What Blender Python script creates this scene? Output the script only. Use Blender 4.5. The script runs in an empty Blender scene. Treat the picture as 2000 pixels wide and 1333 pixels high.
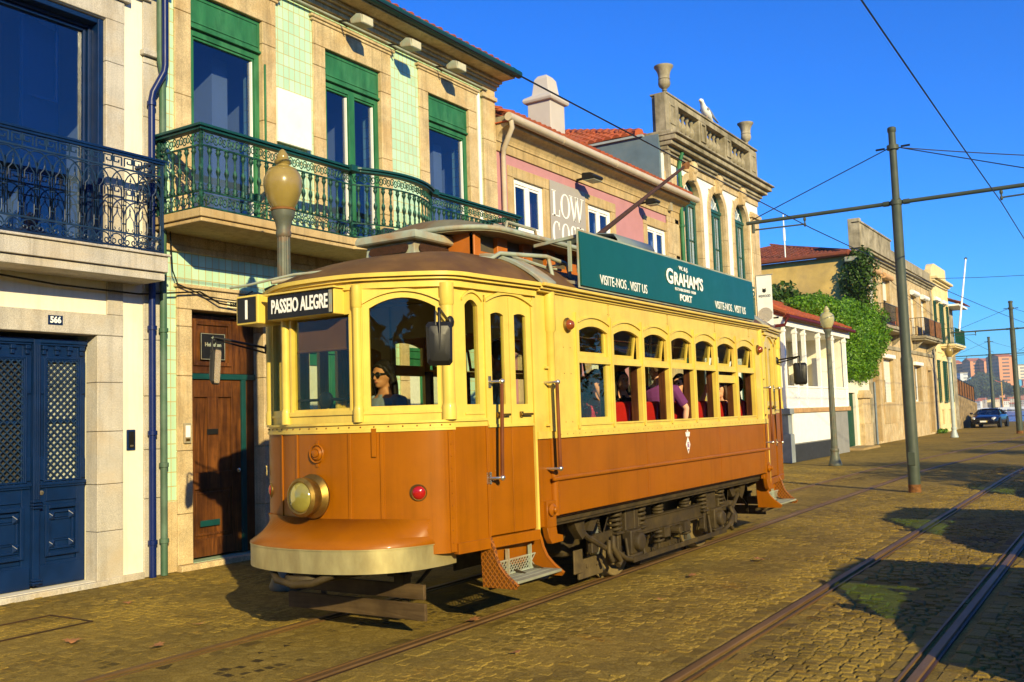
import bpy, math, random
from math import sin, cos, pi, radians, sqrt, atan2, hypot
from mathutils import Vector, Matrix, Euler, noise as mnoise

# ------------------------------------------------------------------ camera, world, sun, exposure
SC = bpy.context.scene
COL = SC.collection
CAM_H = 1.8
def _cam():
    yaw, pitch, roll = radians(32.86), radians(4.53), radians(-1.85)
    f = Vector((cos(yaw)*cos(pitch), sin(yaw)*cos(pitch), sin(pitch)))
    r = f.cross(Vector((0, 0, 1))).normalized(); u = r.cross(f)
    c, s = cos(roll), sin(roll)
    r2 = r*c + u*s; u2 = u*c - r*s
    cd = bpy.data.cameras.new("camera"); cd.sensor_width = 36; cd.lens = 1880/2000*36
    cd.clip_start = .05; cd.clip_end = 6000
    o = bpy.data.objects.new("camera", cd); COL.objects.link(o)
    o.matrix_world = Matrix(((r2.x, u2.x, -f.x, 0), (r2.y, u2.y, -f.y, 0), (r2.z, u2.z, -f.z, CAM_H), (0, 0, 0, 1)))
    SC.camera = o
_cam()
SUN_EL = radians(20.5)
SUN_TO = Vector((-.573*cos(SUN_EL), -.820*cos(SUN_EL), sin(SUN_EL))).normalized()   # towards the sun
W = bpy.data.worlds.new("World"); SC.world = W; W.use_nodes = True
nt = W.node_tree; nt.nodes.clear()
_sky = nt.nodes.new("ShaderNodeTexSky"); _sky.sky_type = 'NISHITA'; _sky.sun_disc = False
_sky.sun_elevation = SUN_EL; _sky.sun_rotation = atan2(SUN_TO.x, SUN_TO.y)
_sky.air_density = 1.0; _sky.dust_density = .25; _sky.ozone_density = 2.2
_hsv = nt.nodes.new("ShaderNodeHueSaturation"); _hsv.inputs['Saturation'].default_value = 1.25
_hsv.inputs['Hue'].default_value = .5
_bg = nt.nodes.new("ShaderNodeBackground"); _bg.inputs['Strength'].default_value = .06
_wo = nt.nodes.new("ShaderNodeOutputWorld")
nt.links.new(_sky.outputs[0], _hsv.inputs['Color']); _tn = nt.nodes.new('ShaderNodeMix'); _tn.data_type = 'RGBA'; _tn.blend_type = 'MULTIPLY'; _tn.inputs[0].default_value = 1; _tn.inputs[7].default_value = (.25, 1.14, 2.45, 1)
nt.links.new(_hsv.outputs[0], _tn.inputs[6]); nt.links.new(_tn.outputs[2], _bg.inputs[0]); nt.links.new(_bg.outputs[0], _wo.inputs[0])
_sl = bpy.data.lights.new("sun", 'SUN'); _sl.energy = 5.0; _sl.angle = radians(.5); _sl.color = (1, .82, .42)
_so = bpy.data.objects.new("sun", _sl); COL.objects.link(_so)
_so.rotation_euler = (-SUN_TO).to_track_quat('-Z', 'Y').to_euler()
SC.view_settings.view_transform = 'Standard'; SC.view_settings.look = 'None'
SC.view_settings.exposure = 0.60; SC.view_settings.gamma = 1.0
SC.cycles.max_bounces = 8; SC.cycles.transparent_max_bounces = 16; SC.cycles.glossy_bounces = 4
SC.cycles.caustics_reflective = False; SC.cycles.caustics_refractive = False
try:
    SC.cycles.use_denoising = True; SC.cycles.denoiser = 'OPENIMAGEDENOISE'
except Exception:
    pass

# ------------------------------------------------------------------ mesh builder
OFF = {}
class MB:
    def __init__(s): s.v = []; s.f = []
    def add(s, vs, fs):
        n = len(s.v); s.v += [tuple(p) for p in vs]; s.f += [tuple(i+n for i in f) for f in fs]; return s
    def box(s, x0, x1, y0, y1, z0, z1):
        if x0 > x1: x0, x1 = x1, x0
        if y0 > y1: y0, y1 = y1, y0
        if z0 > z1: z0, z1 = z1, z0
        return s.add([(x0,y0,z0),(x1,y0,z0),(x1,y1,z0),(x0,y1,z0),(x0,y0,z1),(x1,y0,z1),(x1,y1,z1),(x0,y1,z1)],
                     [(0,3,2,1),(4,5,6,7),(0,1,5,4),(1,2,6,5),(2,3,7,6),(3,0,4,7)])
    def obox(s, c, sx, sy, sz, rot=(0,0,0)):
        R = Euler(rot).to_matrix(); c = Vector(c)
        q = [(-1,-1,-1),(1,-1,-1),(1,1,-1),(-1,1,-1),(-1,-1,1),(1,-1,1),(1,1,1),(-1,1,1)]
        return s.add([c + R @ Vector((a*sx/2, b*sy/2, d*sz/2)) for a, b, d in q],
                     [(0,3,2,1),(4,5,6,7),(0,1,5,4),(1,2,6,5),(2,3,7,6),(3,0,4,7)])
    def bar(s, a, b, w, h, up=(0,0,1)):
        a, b = Vector(a), Vector(b); d = (b-a); L = d.length
        if L < 1e-6: return s
        d /= L; u = Vector(up)
        if abs(d.dot(u)) > .98: u = Vector((1,0,0)) if abs(d.x) < .9 else Vector((0,1,0))
        x = d.cross(u).normalized()*w/2; z = x.cross(d).normalized()*h/2
        return s.add([a-x-z, a+x-z, a+x+z, a-x+z, b-x-z, b+x-z, b+x+z, b-x+z],
                     [(0,3,2,1),(4,5,6,7),(0,1,5,4),(1,2,6,5),(2,3,7,6),(3,0,4,7)])
    def tube(s, pts, r, n=8, closed=False, cap=True):
        P = [Vector(p) for p in pts]; m = len(P)
        R = r if isinstance(r, (list, tuple)) else [r]*m
        T = []
        for i in range(m):
            a = P[i-1] if (i > 0 or closed) else P[i]
            b = P[(i+1) % m] if (i < m-1 or closed) else P[i]
            t = (b-a); T.append(t.normalized() if t.length > 1e-9 else Vector((0,0,1)))
        u = T[0].cross(Vector((0,0,1)))
        if u.length < .05: u = T[0].cross(Vector((1,0,0)))
        u.normalize(); vs = []; fs = []
        for i in range(m):
            u = (u - T[i]*u.dot(T[i]));
            if u.length < 1e-6: u = T[i].orthogonal()
            u.normalize(); w = T[i].cross(u)
            for k in range(n):
                a = 2*pi*k/n; vs.append(P[i] + (u*cos(a) + w*sin(a))*R[i])
        for i in range(m if closed else m-1):
            j = (i+1) % m
            for k in range(n):
                l = (k+1) % n; fs.append((i*n+k, i*n+l, j*n+l, j*n+k))
        if cap and not closed:
            fs.append(tuple(range(n-1, -1, -1))); fs.append(tuple((m-1)*n+k for k in range(n)))
        return s.add(vs, fs)
    def lathe(s, prof, c=(0,0,0), axis=(0,0,1), n=20, cap=True, flute=0, nf=0):
        A = Vector(axis).normalized(); c = Vector(c); u = A.orthogonal().normalized(); w = A.cross(u); vs = []; fs = []
        for r, h in prof:
            for k in range(n):
                a = 2*pi*k/n; q = r*(1 - flute*(.5+.5*cos(a*nf))) if flute else r
                vs.append(c + A*h + (u*cos(a) + w*sin(a))*q)
        for i in range(len(prof)-1):
            for k in range(n):
                l = (k+1) % n; fs.append((i*n+k, i*n+l, (i+1)*n+l, (i+1)*n+k))
        if cap:
            fs.append(tuple(range(n-1, -1, -1))); fs.append(tuple((len(prof)-1)*n+k for k in range(n)))
        return s.add(vs, fs)
    def prism(s, poly, d0, d1, plane='xz'):
        # poly 2-D outline; plane 'xz' extruded along y, 'yz' along x, 'xy' along z
        m = len(poly)
        def P(p, d):
            return (p[0], d, p[1]) if plane == 'xz' else ((d, p[0], p[1]) if plane == 'yz' else (p[0], p[1], d))
        vs = [P(p, d0) for p in poly] + [P(p, d1) for p in poly]
        fs = [tuple(range(m)), tuple(range(2*m-1, m-1, -1))] + [(i, i+m, (i+1) % m + m, (i+1) % m) for i in range(m)]
        return s.add(vs, fs)
    def loft(s, rings, closed=True, cap=True):
        n = len(rings[0]); vs = [p for r in rings for p in r]; fs = []
        for i in range(len(rings)-1):
            for k in range(n if closed else n-1):
                l = (k+1) % n; fs.append((i*n+k, i*n+l, (i+1)*n+l, (i+1)*n+k))
        if cap and closed:
            fs.append(tuple(range(n-1, -1, -1))); fs.append(tuple((len(rings)-1)*n+k for k in range(n)))
        return s.add(vs, fs)
    def ell(s, c, rx, ry, rz, nu=16, nv=10, rot=None):
        vs = []; fs = []; c = Vector(c); R = Euler(rot).to_matrix() if rot else None
        for j in range(nv+1):
            t = -pi/2 + pi*j/nv; q = max(cos(t), .02)
            for k in range(nu):
                a = 2*pi*k/nu; p = Vector((rx*q*cos(a), ry*q*sin(a), rz*sin(t)))
                vs.append(c + (R @ p if R else p))
        for j in range(nv):
            for k in range(nu):
                l = (k+1) % nu; fs.append((j*nu+k, j*nu+l, (j+1)*nu+l, (j+1)*nu+k))
        fs.append(tuple(range(nu-1, -1, -1))); fs.append(tuple(nv*nu+k for k in range(nu)))
        return s.add(vs, fs)
    def quad(s, a, b, c, d): return s.add([a, b, c, d], [(0,1,2,3)])
    def ring(s, c, R, r, axis='y', n=16, m=6, a0=0, a1=2*pi):
        full = abs(a1-a0-2*pi) < 1e-6; k = n if full else n+1; pts = []
        for i in range(k):
            a = a0 + (a1-a0)*i/n; x, z = R*cos(a), R*sin(a)
            pts.append((c[0]+x, c[1], c[2]+z) if axis == 'y' else ((c[0], c[1]+x, c[2]+z) if axis == 'x' else (c[0]+x, c[1]+z, c[2])))
        return s.tube(pts, r, m, closed=full)
    def xf(s, M):
        s.v = [tuple(M @ Vector(p)) for p in s.v]; return s
    def clusters(s, gap=.004):
        """loose pieces, pieces whose boxes touch kept together"""
        par = list(range(len(s.v)))
        def fd(a):
            while par[a] != a: par[a] = par[par[a]]; a = par[a]
            return a
        for f in s.f:
            for q in f[1:]: par[fd(q)] = fd(f[0])
        isl = {}
        for f in s.f: isl.setdefault(fd(f[0]), []).append(f)
        it = []
        for fs in isl.values():
            P = [s.v[i] for f in fs for i in f]; it.append([[min(p[k] for p in P)-gap for k in range(3)], [max(p[k] for p in P)+gap for k in range(3)], fs])
        ch = True
        while ch:
            ch = False; out = []
            for b in it:
                for o in out:
                    if all(b[0][k] <= o[1][k] and o[0][k] <= b[1][k] for k in range(3)):
                        o[0] = [min(x, y) for x, y in zip(o[0], b[0])]; o[1] = [max(x, y) for x, y in zip(o[1], b[1])]; o[2] += b[2]; ch = True; break
                else: out.append(b)
            it = out
        res = []
        for _, _, fs in it:
            m = MB(); mp = {}
            for f in fs:
                for i in f:
                    if i not in mp: mp[i] = len(m.v); m.v.append(s.v[i])
                m.f.append(tuple(mp[i] for i in f))
            res.append(m)
        return res
    def build_each(s, name, mat, parent=None, **kw): return [m.build(name, mat, parent, **kw) for m in s.clusters()]
    def join(s, o): return s.add(o.v, o.f)
    def build(s, name, mat, parent=None, smooth=None, bevel=0, seg=2, mods=()):
        off = Vector((0,0,0))
        if parent is not None: off = OFF.get(parent.name, off)
        me = bpy.data.meshes.new(name)
        me.from_pydata([(p[0]-off.x, p[1]-off.y, p[2]-off.z) for p in s.v], [], s.f)
        me.materials.append(mat)
        if smooth is not None:
            me.polygons.foreach_set('use_smooth', [True]*len(me.polygons))
            me.set_sharp_from_angle(angle=radians(smooth))
        me.update()
        o = bpy.data.objects.new(name, me); COL.objects.link(o)
        if parent is not None:
            o.parent = parent; OFF[o.name] = off
        if bevel:
            b = o.modifiers.new("bevel", 'BEVEL'); b.width = bevel; b.segments = seg; b.limit_method = 'ANGLE'; b.angle_limit = radians(40)
        for kind, kw in mods:
            m = o.modifiers.new(kind.lower(), kind)
            for k, v in kw.items(): setattr(m, k, v)
        return o

def tag(o, label=None, cat=None, group=None, kind=None):
    if label: o['label'] = label
    if cat: o['category'] = cat
    if group: o['group'] = group
    if kind: o['kind'] = kind
    return o
def thing(name, label, cat, loc=(0,0,0), group=None):
    o = bpy.data.objects.new(name, None); COL.objects.link(o); o.location = loc; o.empty_display_size = .2
    OFF[o.name] = Vector(loc)
    return tag(o, label, cat, group)
def empty_part(name, parent):
    o = bpy.data.objects.new(name, None); COL.objects.link(o); o.parent = parent; o.empty_display_size = .1
    OFF[o.name] = OFF.get(parent.name, Vector((0,0,0))); return o
def dup(root, loc=None, rotz=None, label=None, group=None, scale=None):
    def cp(o, par):
        c = o.copy(); COL.objects.link(c)
        if par is not None:
            c.parent = par; c.matrix_parent_inverse = o.matrix_parent_inverse.copy()
        for ch in list(o.children): cp(ch, c)
        return c
    r = cp(root, None)
    if loc is not None: r.location = loc
    if rotz is not None: r.rotation_euler = (0, 0, rotz)
    if scale is not None: r.scale = (scale, scale, scale)
    if label: r['label'] = label
    if group: r['group'] = group
    return r

def text(s, size, mat, parent, name, M, align='CENTER', ex=.002, xs=1.0, shear=0, weight=0, spacing=1.0, fit=None):
    cu = bpy.data.curves.new(name, 'FONT'); cu.body = s; cu.size = size; cu.align_x = align; cu.align_y = 'CENTER'
    cu.extrude = ex; cu.shear = shear; cu.offset = weight; cu.space_character = spacing; cu.resolution_u = 3
    to = bpy.data.objects.new("tmp_text", cu)
    me = bpy.data.meshes.new_from_object(to)
    off = OFF.get(parent.name, Vector((0,0,0))) if parent is not None else Vector((0,0,0))
    if fit:
        xx = [v.co.x for v in me.vertices]; xs = fit/max(1e-4, max(xx)-min(xx))
    T = Matrix.Translation(-off) @ M @ Matrix.Diagonal((xs, 1, 1, 1))
    me.transform(T); me.materials.clear(); me.materials.append(mat); me.name = name
    bpy.data.objects.remove(to); bpy.data.curves.remove(cu)
    o = bpy.data.objects.new(name, me); COL.objects.link(o)
    if parent is not None: o.parent = parent; OFF[o.name] = off
    return o
def TM(loc, face='-y', tilt=0):
    rz = {'-y': 0, '-x': -pi/2, '+y': pi, '+x': pi/2}[face]
    return Matrix.Translation(Vector(loc)) @ Matrix.Rotation(rz, 4, 'Z') @ Matrix.Rotation(pi/2 + tilt, 4, 'X')

# ------------------------------------------------------------------ materials
def _mat(name):
    m = bpy.data.materials.new(name); m.use_nodes = True; nt = m.node_tree; nt.nodes.clear()
    out = nt.nodes.new("ShaderNodeOutputMaterial"); b = nt.nodes.new("ShaderNodeBsdfPrincipled")
    nt.links.new(b.outputs[0], out.inputs[0]); return m, nt, b, out
def N(nt, t, **kw):
    n = nt.nodes.new(t)
    for k, v in kw.items():
        if k in n.inputs: n.inputs[k].default_value = v
        else: setattr(n, k, v)
    return n
def mixc(nt, fac, a, b, blend='MIX'):
    m = nt.nodes.new("ShaderNodeMix"); m.data_type = 'RGBA'; m.blend_type = blend
    for i, x in ((0, fac), (6, a), (7, b)):
        if hasattr(x, 'is_output') or hasattr(x, 'links'): nt.links.new(x, m.inputs[i])
        elif i == 0: m.inputs[0].default_value = x
        else: m.inputs[i].default_value = (*x[:3], 1)
    return m.outputs[2]
def ramp(nt, src, stops):
    r = nt.nodes.new("ShaderNodeValToRGB"); e = r.color_ramp.elements
    while len(e) < len(stops): e.new(.5)
    for i, (p, c) in enumerate(stops):
        e[i].position = p; e[i].color = (c, c, c, 1) if not hasattr(c, '__len__') else (*c[:3], 1)
    nt.links.new(src, r.inputs[0]); return r.outputs[0]
def coord(nt, scale=(1,1,1), which='Object'):
    tc = nt.nodes.new("ShaderNodeTexCoord"); mp = nt.nodes.new("ShaderNodeMapping"); mp.inputs['Scale'].default_value = scale
    nt.links.new(tc.outputs[which], mp.inputs[0]); return mp.outputs[0]
def noise(nt, vec, scale, detail=4, rough=.6, dist=0):
    n = N(nt, "ShaderNodeTexNoise", Scale=scale, Detail=detail, Roughness=rough, Distortion=dist)
    nt.links.new(vec, n.inputs['Vector']); return n.outputs['Fac']
def bump(nt, b, h, strength=.3, dist=.01, prev=None):
    n = N(nt, "ShaderNodeBump", Strength=strength, Distance=dist); nt.links.new(h, n.inputs['Height'])
    if prev is not None: nt.links.new(prev, n.inputs['Normal'])
    nt.links.new(n.outputs[0], b.inputs['Normal']); return n.outputs[0]
def mul(c, k): return tuple(max(0, min(1, x*k)) for x in c[:3])
def M(name, col, rough=.6, metal=0, var=.14, scale=5, bmp=.15, bscale=40, bdist=.004, stain=None, sscale=1.6, sth=.55, samt=.7,
      coat=0, stretch=(1,1,1), grain=0, streak=0, spec=.28, chips=None, chipth=.68):
    m, nt, b, out = _mat(name); v = coord(nt, stretch)
    n1 = noise(nt, v, scale, 5)
    c = mixc(nt, ramp(nt, n1, [(.3, 0), (.7, 1)]), mul(col, 1-var), mul(col, 1+var))
    if grain:
        n2 = noise(nt, v, 75, 4, .8)
        c = mixc(nt, 1.0, c, ramp(nt, n2, [(.35, 1-grain), (.65, 1.0)]), 'MULTIPLY')
    if stain:
        n3 = noise(nt, v, sscale, 6, .65, .4)
        k = ramp(nt, n3, [(sth-.1, 0), (sth+.14, samt)])
        c = mixc(nt, k, c, stain)
    if streak:
        n6 = noise(nt, coord(nt, (9, 9, .45)), 1.0, 6, .7, .3)
        c = mixc(nt, 1.0, c, ramp(nt, n6, [(.48, 1), (.72, 1-streak)]), 'MULTIPLY')
    if chips:
        n4 = noise(nt, v, 16, 6, .72, .6)
        c = mixc(nt, ramp(nt, n4, [(chipth, 0), (chipth+.015, 1)]), c, chips)
    nt.links.new(c, b.inputs['Base Color']) if hasattr(c, 'links') else None
    n5 = noise(nt, v, scale*2.3, 3)
    rr = nt.nodes.new("ShaderNodeMapRange"); rr.inputs[3].default_value = max(.02, rough-.1); rr.inputs[4].default_value = min(1, rough+.12)
    nt.links.new(n5, rr.inputs[0]); nt.links.new(rr.outputs[0], b.inputs['Roughness'])
    b.inputs['Metallic'].default_value = metal; b.inputs['Specular IOR Level'].default_value = spec
    if coat: b.inputs['Coat Weight'].default_value = coat; b.inputs['Coat Roughness'].default_value = .08
    if bmp:
        bump(nt, b, noise(nt, v, bscale, 5, .65), bmp, bdist)
    return m
def glass(name, tint=(.9,.95,.95), rough=.0, ior=1.5, base=.06):
    m, nt, b, out = _mat(name); nt.nodes.remove(b)
    t = N(nt, "ShaderNodeBsdfTransparent"); t.inputs[0].default_value = (*tint, 1)
    g = N(nt, "ShaderNodeBsdfGlossy", Roughness=rough); ge = N(nt, "ShaderNodeNewGeometry"); dt = N(nt, "ShaderNodeVectorMath", operation='DOT_PRODUCT')
    nt.links.new(ge.outputs['Incoming'], dt.inputs[0]); nt.links.new(ge.outputs['True Normal'], dt.inputs[1])
    def mt(op, a, b=None):
        q = N(nt, "ShaderNodeMath", operation=op, use_clamp=(op != 'ABSOLUTE')); nt.links.new(a, q.inputs[0]) if hasattr(a, 'links') else setattr(q.inputs[0], 'default_value', a)
        if b is not None: nt.links.new(b, q.inputs[1]) if hasattr(b, 'links') else setattr(q.inputs[1], 'default_value', b)
        return q.outputs[0]
    ab = mt('ABSOLUTE', dt.outputs['Value']); sch = mt('POWER', mt('SUBTRACT', 1.0, ab), 4.5); ad = N(nt, "ShaderNodeMath", operation='MULTIPLY_ADD', use_clamp=True)
    nt.links.new(sch, ad.inputs[0]); ad.inputs[1].default_value = 1-base; ad.inputs[2].default_value = base      # Schlick, the same from both sides
    mx = N(nt, "ShaderNodeMixShader"); nt.links.new(ad.outputs[0], mx.inputs[0]); nt.links.new(t.outputs[0], mx.inputs[1]); nt.links.new(g.outputs[0], mx.inputs[2])
    v = coord(nt); bn = N(nt, "ShaderNodeBump", Strength=.05, Distance=.02); nt.links.new(noise(nt, v, 2.5, 1), bn.inputs['Height'])
    nt.links.new(bn.outputs[0], g.inputs['Normal']); nt.links.new(mx.outputs[0], out.inputs[0]); return m
def wood(name, dark, light, rough=.45, axis=2, scale=6, coat=.0):
    m, nt, b, out = _mat(name); st = [14, 14, 14]; st[axis] = 1.0; v = coord(nt, tuple(st))
    n1 = noise(nt, v, 1.1, 8, .65, 1.4); n2 = noise(nt, coord(nt), 2.4, 4)
    c = mixc(nt, ramp(nt, n1, [(.3, 0), (.68, 1)]), dark, light)
    c = mixc(nt, ramp(nt, n2, [(.42, 0), (.7, .75)]), c, mul(dark, .6))
    nt.links.new(c, b.inputs['Base Color']); b.inputs['Roughness'].default_value = rough; b.inputs['Coat Weight'].default_value = coat; b.inputs['Specular IOR Level'].default_value = .25
    bump(nt, b, n1, .25, .004); return m
def island(name, c1, c2, rough=.7, nscale=12, dirt=None, bmp=.5, bdist=.004, bscale=60, trans=0):
    m, nt, b, out = _mat(name); g = nt.nodes.new("ShaderNodeNewGeometry"); v = coord(nt)
    c = mixc(nt, g.outputs['Random Per Island'], c1, c2)
    c = mixc(nt, 1, c, ramp(nt, noise(nt, v, nscale, 5), [(.25, .62), (.75, 1.15)]), 'MULTIPLY')
    if dirt: c = mixc(nt, ramp(nt, noise(nt, v, .9, 7, .7), [(.4, 0), (.66, .85)]), c, dirt)
    nt.links.new(c, b.inputs['Base Color']); b.inputs['Roughness'].default_value = rough
    if trans:
        b.inputs['Transmission Weight'].default_value = 0
        td = N(nt, "ShaderNodeBsdfTranslucent"); nt.links.new(c, td.inputs[0]); mx = N(nt, "ShaderNodeMixShader"); mx.inputs[0].default_value = trans
        nt.links.new(b.outputs[0], mx.inputs[1]); nt.links.new(td.outputs[0], mx.inputs[2]); nt.links.new(mx.outputs[0], out.inputs[0])
    if bmp: bump(nt, b, noise(nt, v, bscale, 5), bmp, bdist)
    return m
def tiles(name, tile, grout, w, h, rough=.18, var=.1):
    m, nt, b, out = _mat(name)
    tc = nt.nodes.new("ShaderNodeTexCoord"); sp = nt.nodes.new("ShaderNodeSeparateXYZ"); cb = nt.nodes.new("ShaderNodeCombineXYZ")
    nt.links.new(tc.outputs['Object'], sp.inputs[0]); nt.links.new(sp.outputs[0], cb.inputs[0]); nt.links.new(sp.outputs[2], cb.inputs[1])
    br = N(nt, "ShaderNodeTexBrick"); br.offset = 0; br.squash = 1
    br.inputs['Scale'].default_value = 1; br.inputs['Brick Width'].default_value = w; br.inputs['Row Height'].default_value = h
    br.inputs['Mortar Size'].default_value = .0058; br.inputs['Mortar Smooth'].default_value = .25; br.inputs['Bias'].default_value = 0
    br.inputs['Color1'].default_value = (*mul(tile, 1-var), 1); br.inputs['Color2'].default_value = (*mul(tile, 1+var), 1); br.inputs['Mortar'].default_value = (*grout, 1)
    nt.links.new(cb.outputs[0], br.inputs[0])
    v = coord(nt); st = ramp(nt, noise(nt, v, 1.3, 6, .7), [(.5, 0), (.75, .45)])
    c = mixc(nt, st, br.outputs[0], mul(grout, 1.1))
    c = mixc(nt, ramp(nt, noise(nt, v, 22, 6, .7), [(.71, 0), (.73, .8)]), c, (.33, .25, .13))
    nt.links.new(c, b.inputs['Base Color'])
    rg = nt.nodes.new("ShaderNodeMapRange"); rg.inputs[3].default_value = rough; rg.inputs[4].default_value = .8
    nt.links.new(br.outputs[1], rg.inputs[0]); nt.links.new(rg.outputs[0], b.inputs['Roughness'])
    iv = N(nt, "ShaderNodeMath", operation='SUBTRACT'); iv.inputs[0].default_value = 1; nt.links.new(br.outputs[1], iv.inputs[1])
    p = bump(nt, b, iv.outputs[0], .6, .004); bump(nt, b, noise(nt, v, 9, 3), .12, .01, p); return m

GRAN = M('granite', (.72,.56,.32), .8, 0, .22, 3, .6, 60, .006, stain=(.46,.28,.10), sscale=1.9, sth=.56, samt=.55, grain=.5, streak=.4)
GRANP = M('granite_pale', (.60,.56,.50), .8, 0, .12, 3, .5, 90, .004, stain=(.48,.37,.23), sscale=1.6, sth=.56, samt=.55, grain=.45, streak=.3)
GRAND = M('granite_weathered', (.45,.39,.27), .85, 0, .25, 2.5, .6, 60, .006, stain=(.12,.10,.05), sscale=1.2, sth=.52, samt=.8, grain=.3, streak=.4)
OCHRE = M('ochre_stone', (.58,.43,.22), .8, 0, .15, 3, .4, 60, .004, stain=(.36,.22,.08), sscale=1.5, sth=.55, samt=.6, grain=.3, streak=.35)
PLAST = M('white_plaster', (.76,.72,.61), .85, 0, .05, 2, .25, 60, .003, stain=(.62,.52,.36), sscale=.9, sth=.66, samt=.4, streak=.14)
WHITE = M('white_paint', (.83,.83,.80), .5, 0, .05, 4, .1, 50, .002, stain=(.6,.56,.48), sscale=2, sth=.66, samt=.35)
BLUE = M('blue_paint', (.003,.018,.075), .34, 0, .2, 5, .15, 30, .002, chips=(.34,.34,.30), chipth=.745)
BLUEL = M('blue_lattice_paint', (.010,.030,.075), .42, 0, .25, 9, .2, 60, .002)
GREENP = M('green_shutter_paint', (.022,.135,.055), .5, 0, .25, 8, .3, 40, .003, stain=(.07,.24,.11), sscale=5, sth=.55, samt=.5, stretch=(1,1,.3), chips=(.55,.50,.36), chipth=.76)
IRON = M('green_cast_iron', (.006,.036,.030), .5, .2, .4, 12, .5, 80, .003, stain=(.04,.17,.11), sscale=14, sth=.55, samt=.7, chips=(.14,.05,.02), chipth=.72)
IRONT = M('teal_handrail_paint', (.006,.052,.052), .4, 0, .2, 5, .15, 40, .002)
PIPEG = M('grey_green_pipe', (.085,.14,.10), .5, 0, .25, 4, .3, 30, .003, stain=(.03,.10,.05), sscale=1.2, sth=.5, samt=.8, chips=(.75,.74,.7), chipth=.78)
PIPEB = M('blue_pipe', (.004,.014,.10), .36, 0, .12, 4, .08, 30, .002)
TILE = tiles('pale_green_tiles', (.45,.68,.48), (.46,.37,.15), .112, .178)
PINK = M('pink_render', (.46,.22,.24), .85, 0, .08, 3, .25, 50, .003, stain=(.42,.20,.20), sscale=.8, sth=.6, samt=.5)
ORTILE = island('orange_roof_tile', (.50,.10,.025), (.34,.06,.02), .8, 6, dirt=(.30,.09,.035), bmp=.3)
OLTILE = island('old_roof_tile', (.26,.055,.02), (.16,.035,.016), .85, 6, dirt=(.12,.045,.025), bmp=.3)
GREYB = M('blue_grey_render', (.10,.155,.20), .85, 0, .15, 2, .3, 40, .004, stain=(.17,.21,.23), sscale=1.1, sth=.55, samt=.6)
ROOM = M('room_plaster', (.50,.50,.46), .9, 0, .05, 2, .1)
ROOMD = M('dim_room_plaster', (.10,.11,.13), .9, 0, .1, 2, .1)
PANE = glass('window_pane', (.62,.70,.84), .0, 1.5, .10)
CLEARP = glass('clear_pane', (.94,.97,1.0), .0, 1.5, .06)
TGLASS = glass('tram_glass', (.90,.92,.84), .0, 1.45, .025)
YEL = M('tram_yellow', (.68,.505,.095), .38, 0, .07, 4, .12, 22, .002, stain=(.52,.30,.05), sscale=2.6, sth=.60, samt=.5, coat=.15, chips=(.25,.13,.03), chipth=.78, streak=.14)
BRN = M('tram_brown', (.285,.088,.0012), .38, 0, .10, 3, .12, 14, .003, stain=(.25,.07,.008), sscale=1.5, sth=.58, samt=.45, coat=.05, spec=.15, streak=.22, chips=(.42,.24,.06), chipth=.80)
BRNW = M('chipped_apron_paint', (.285,.088,.0012), .38, 0, .12, 3, .2, 14, .004, stain=(.20,.06,.006), sscale=2.2, sth=.55, samt=.5, coat=.05, spec=.15, chips=(.55,.42,.18), chipth=.735)
WHEELM = M('dusty_wheel_steel', (.20,.145,.06), .7, .1, .3, 5, .4, 40, .003, stain=(.05,.035,.018), sscale=4, sth=.52)
def latticemat(name, col):
    m, nt, b, out = _mat(name); hs = []
    for r_ in (.7, -.7):
        tc = nt.nodes.new("ShaderNodeTexCoord"); mp = nt.nodes.new("ShaderNodeMapping"); mp.inputs['Rotation'].default_value = (r_, 0, 0); nt.links.new(tc.outputs['Object'], mp.inputs[0])
        w = N(nt, "ShaderNodeTexWave", bands_direction='Y', Scale=9.0); nt.links.new(mp.outputs[0], w.inputs['Vector']); hs.append(ramp(nt, w.outputs['Fac'], [(.70, 0), (.85, 1)]))
    h = mixc(nt, 1, hs[0], hs[1], 'LIGHTEN'); nt.links.new(mixc(nt, h, mul(col, .55), mul(col, 1.15)), b.inputs['Base Color']); b.inputs['Roughness'].default_value = .4; bump(nt, b, h, .9, .006); return m
STEPM = latticemat('embossed_step_sheet', (.26,.085,.004))
ROOFB = M('tram_roof_canvas', (.15,.078,.018), .6, 0, .25, 3, .35, 22, .004, stain=(.07,.03,.012), sscale=2.4, sth=.52, samt=.7, chips=(.30,.28,.20), chipth=.77)
GREYP = M('weathered_grey_paint', (.30,.34,.27), .55, 0, .18, 6, .3, 40, .003, stain=(.33,.16,.05), sscale=4, sth=.56, samt=.75)
STEEL = M('galvanised_steel', (.42,.45,.44), .42, .7, .15, 5, .15, 50, .002)
SILVER = M('worn_silver_bumper', (.42,.36,.17), .42, .45, .2, 6, .3, 30, .003, stain=(.26,.19,.08), sscale=4, sth=.54, samt=.6, stretch=(1,1,.4))
BOGIE = M('oily_truck_iron', (.062,.043,.016), .62, .15, .35, 7, .6, 50, .005, stain=(.03,.022,.014), sscale=4, sth=.5, samt=.8)
BLACK = M('black_paint', (.012,.012,.012), .4, 0, .2, 6, .1)
RUBBER = M('black_rubber', (.02,.02,.02), .75, 0, .2, 8, .2)
BRASS = M('tarnished_brass', (.32,.20,.045), .44, .85, .3, 7, .25, 40, .002, stain=(.13,.075,.02), sscale=5, sth=.5, samt=.7)
CHROME = M('worn_chrome', (.7,.66,.55), .22, .9, .15, 8, .1)
REDL = M('red_lens', (.30,.008,.006), .14, 0, .1, 5, 0, coat=.6)
AMBL = M('brown_lens', (.22,.05,.012), .18, 0, .1, 5, 0, coat=.6)
RAILW = wood('varnished_handrail', (.10,.025,.008), (.24,.075,.02), .3, 2, coat=.5)
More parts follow.
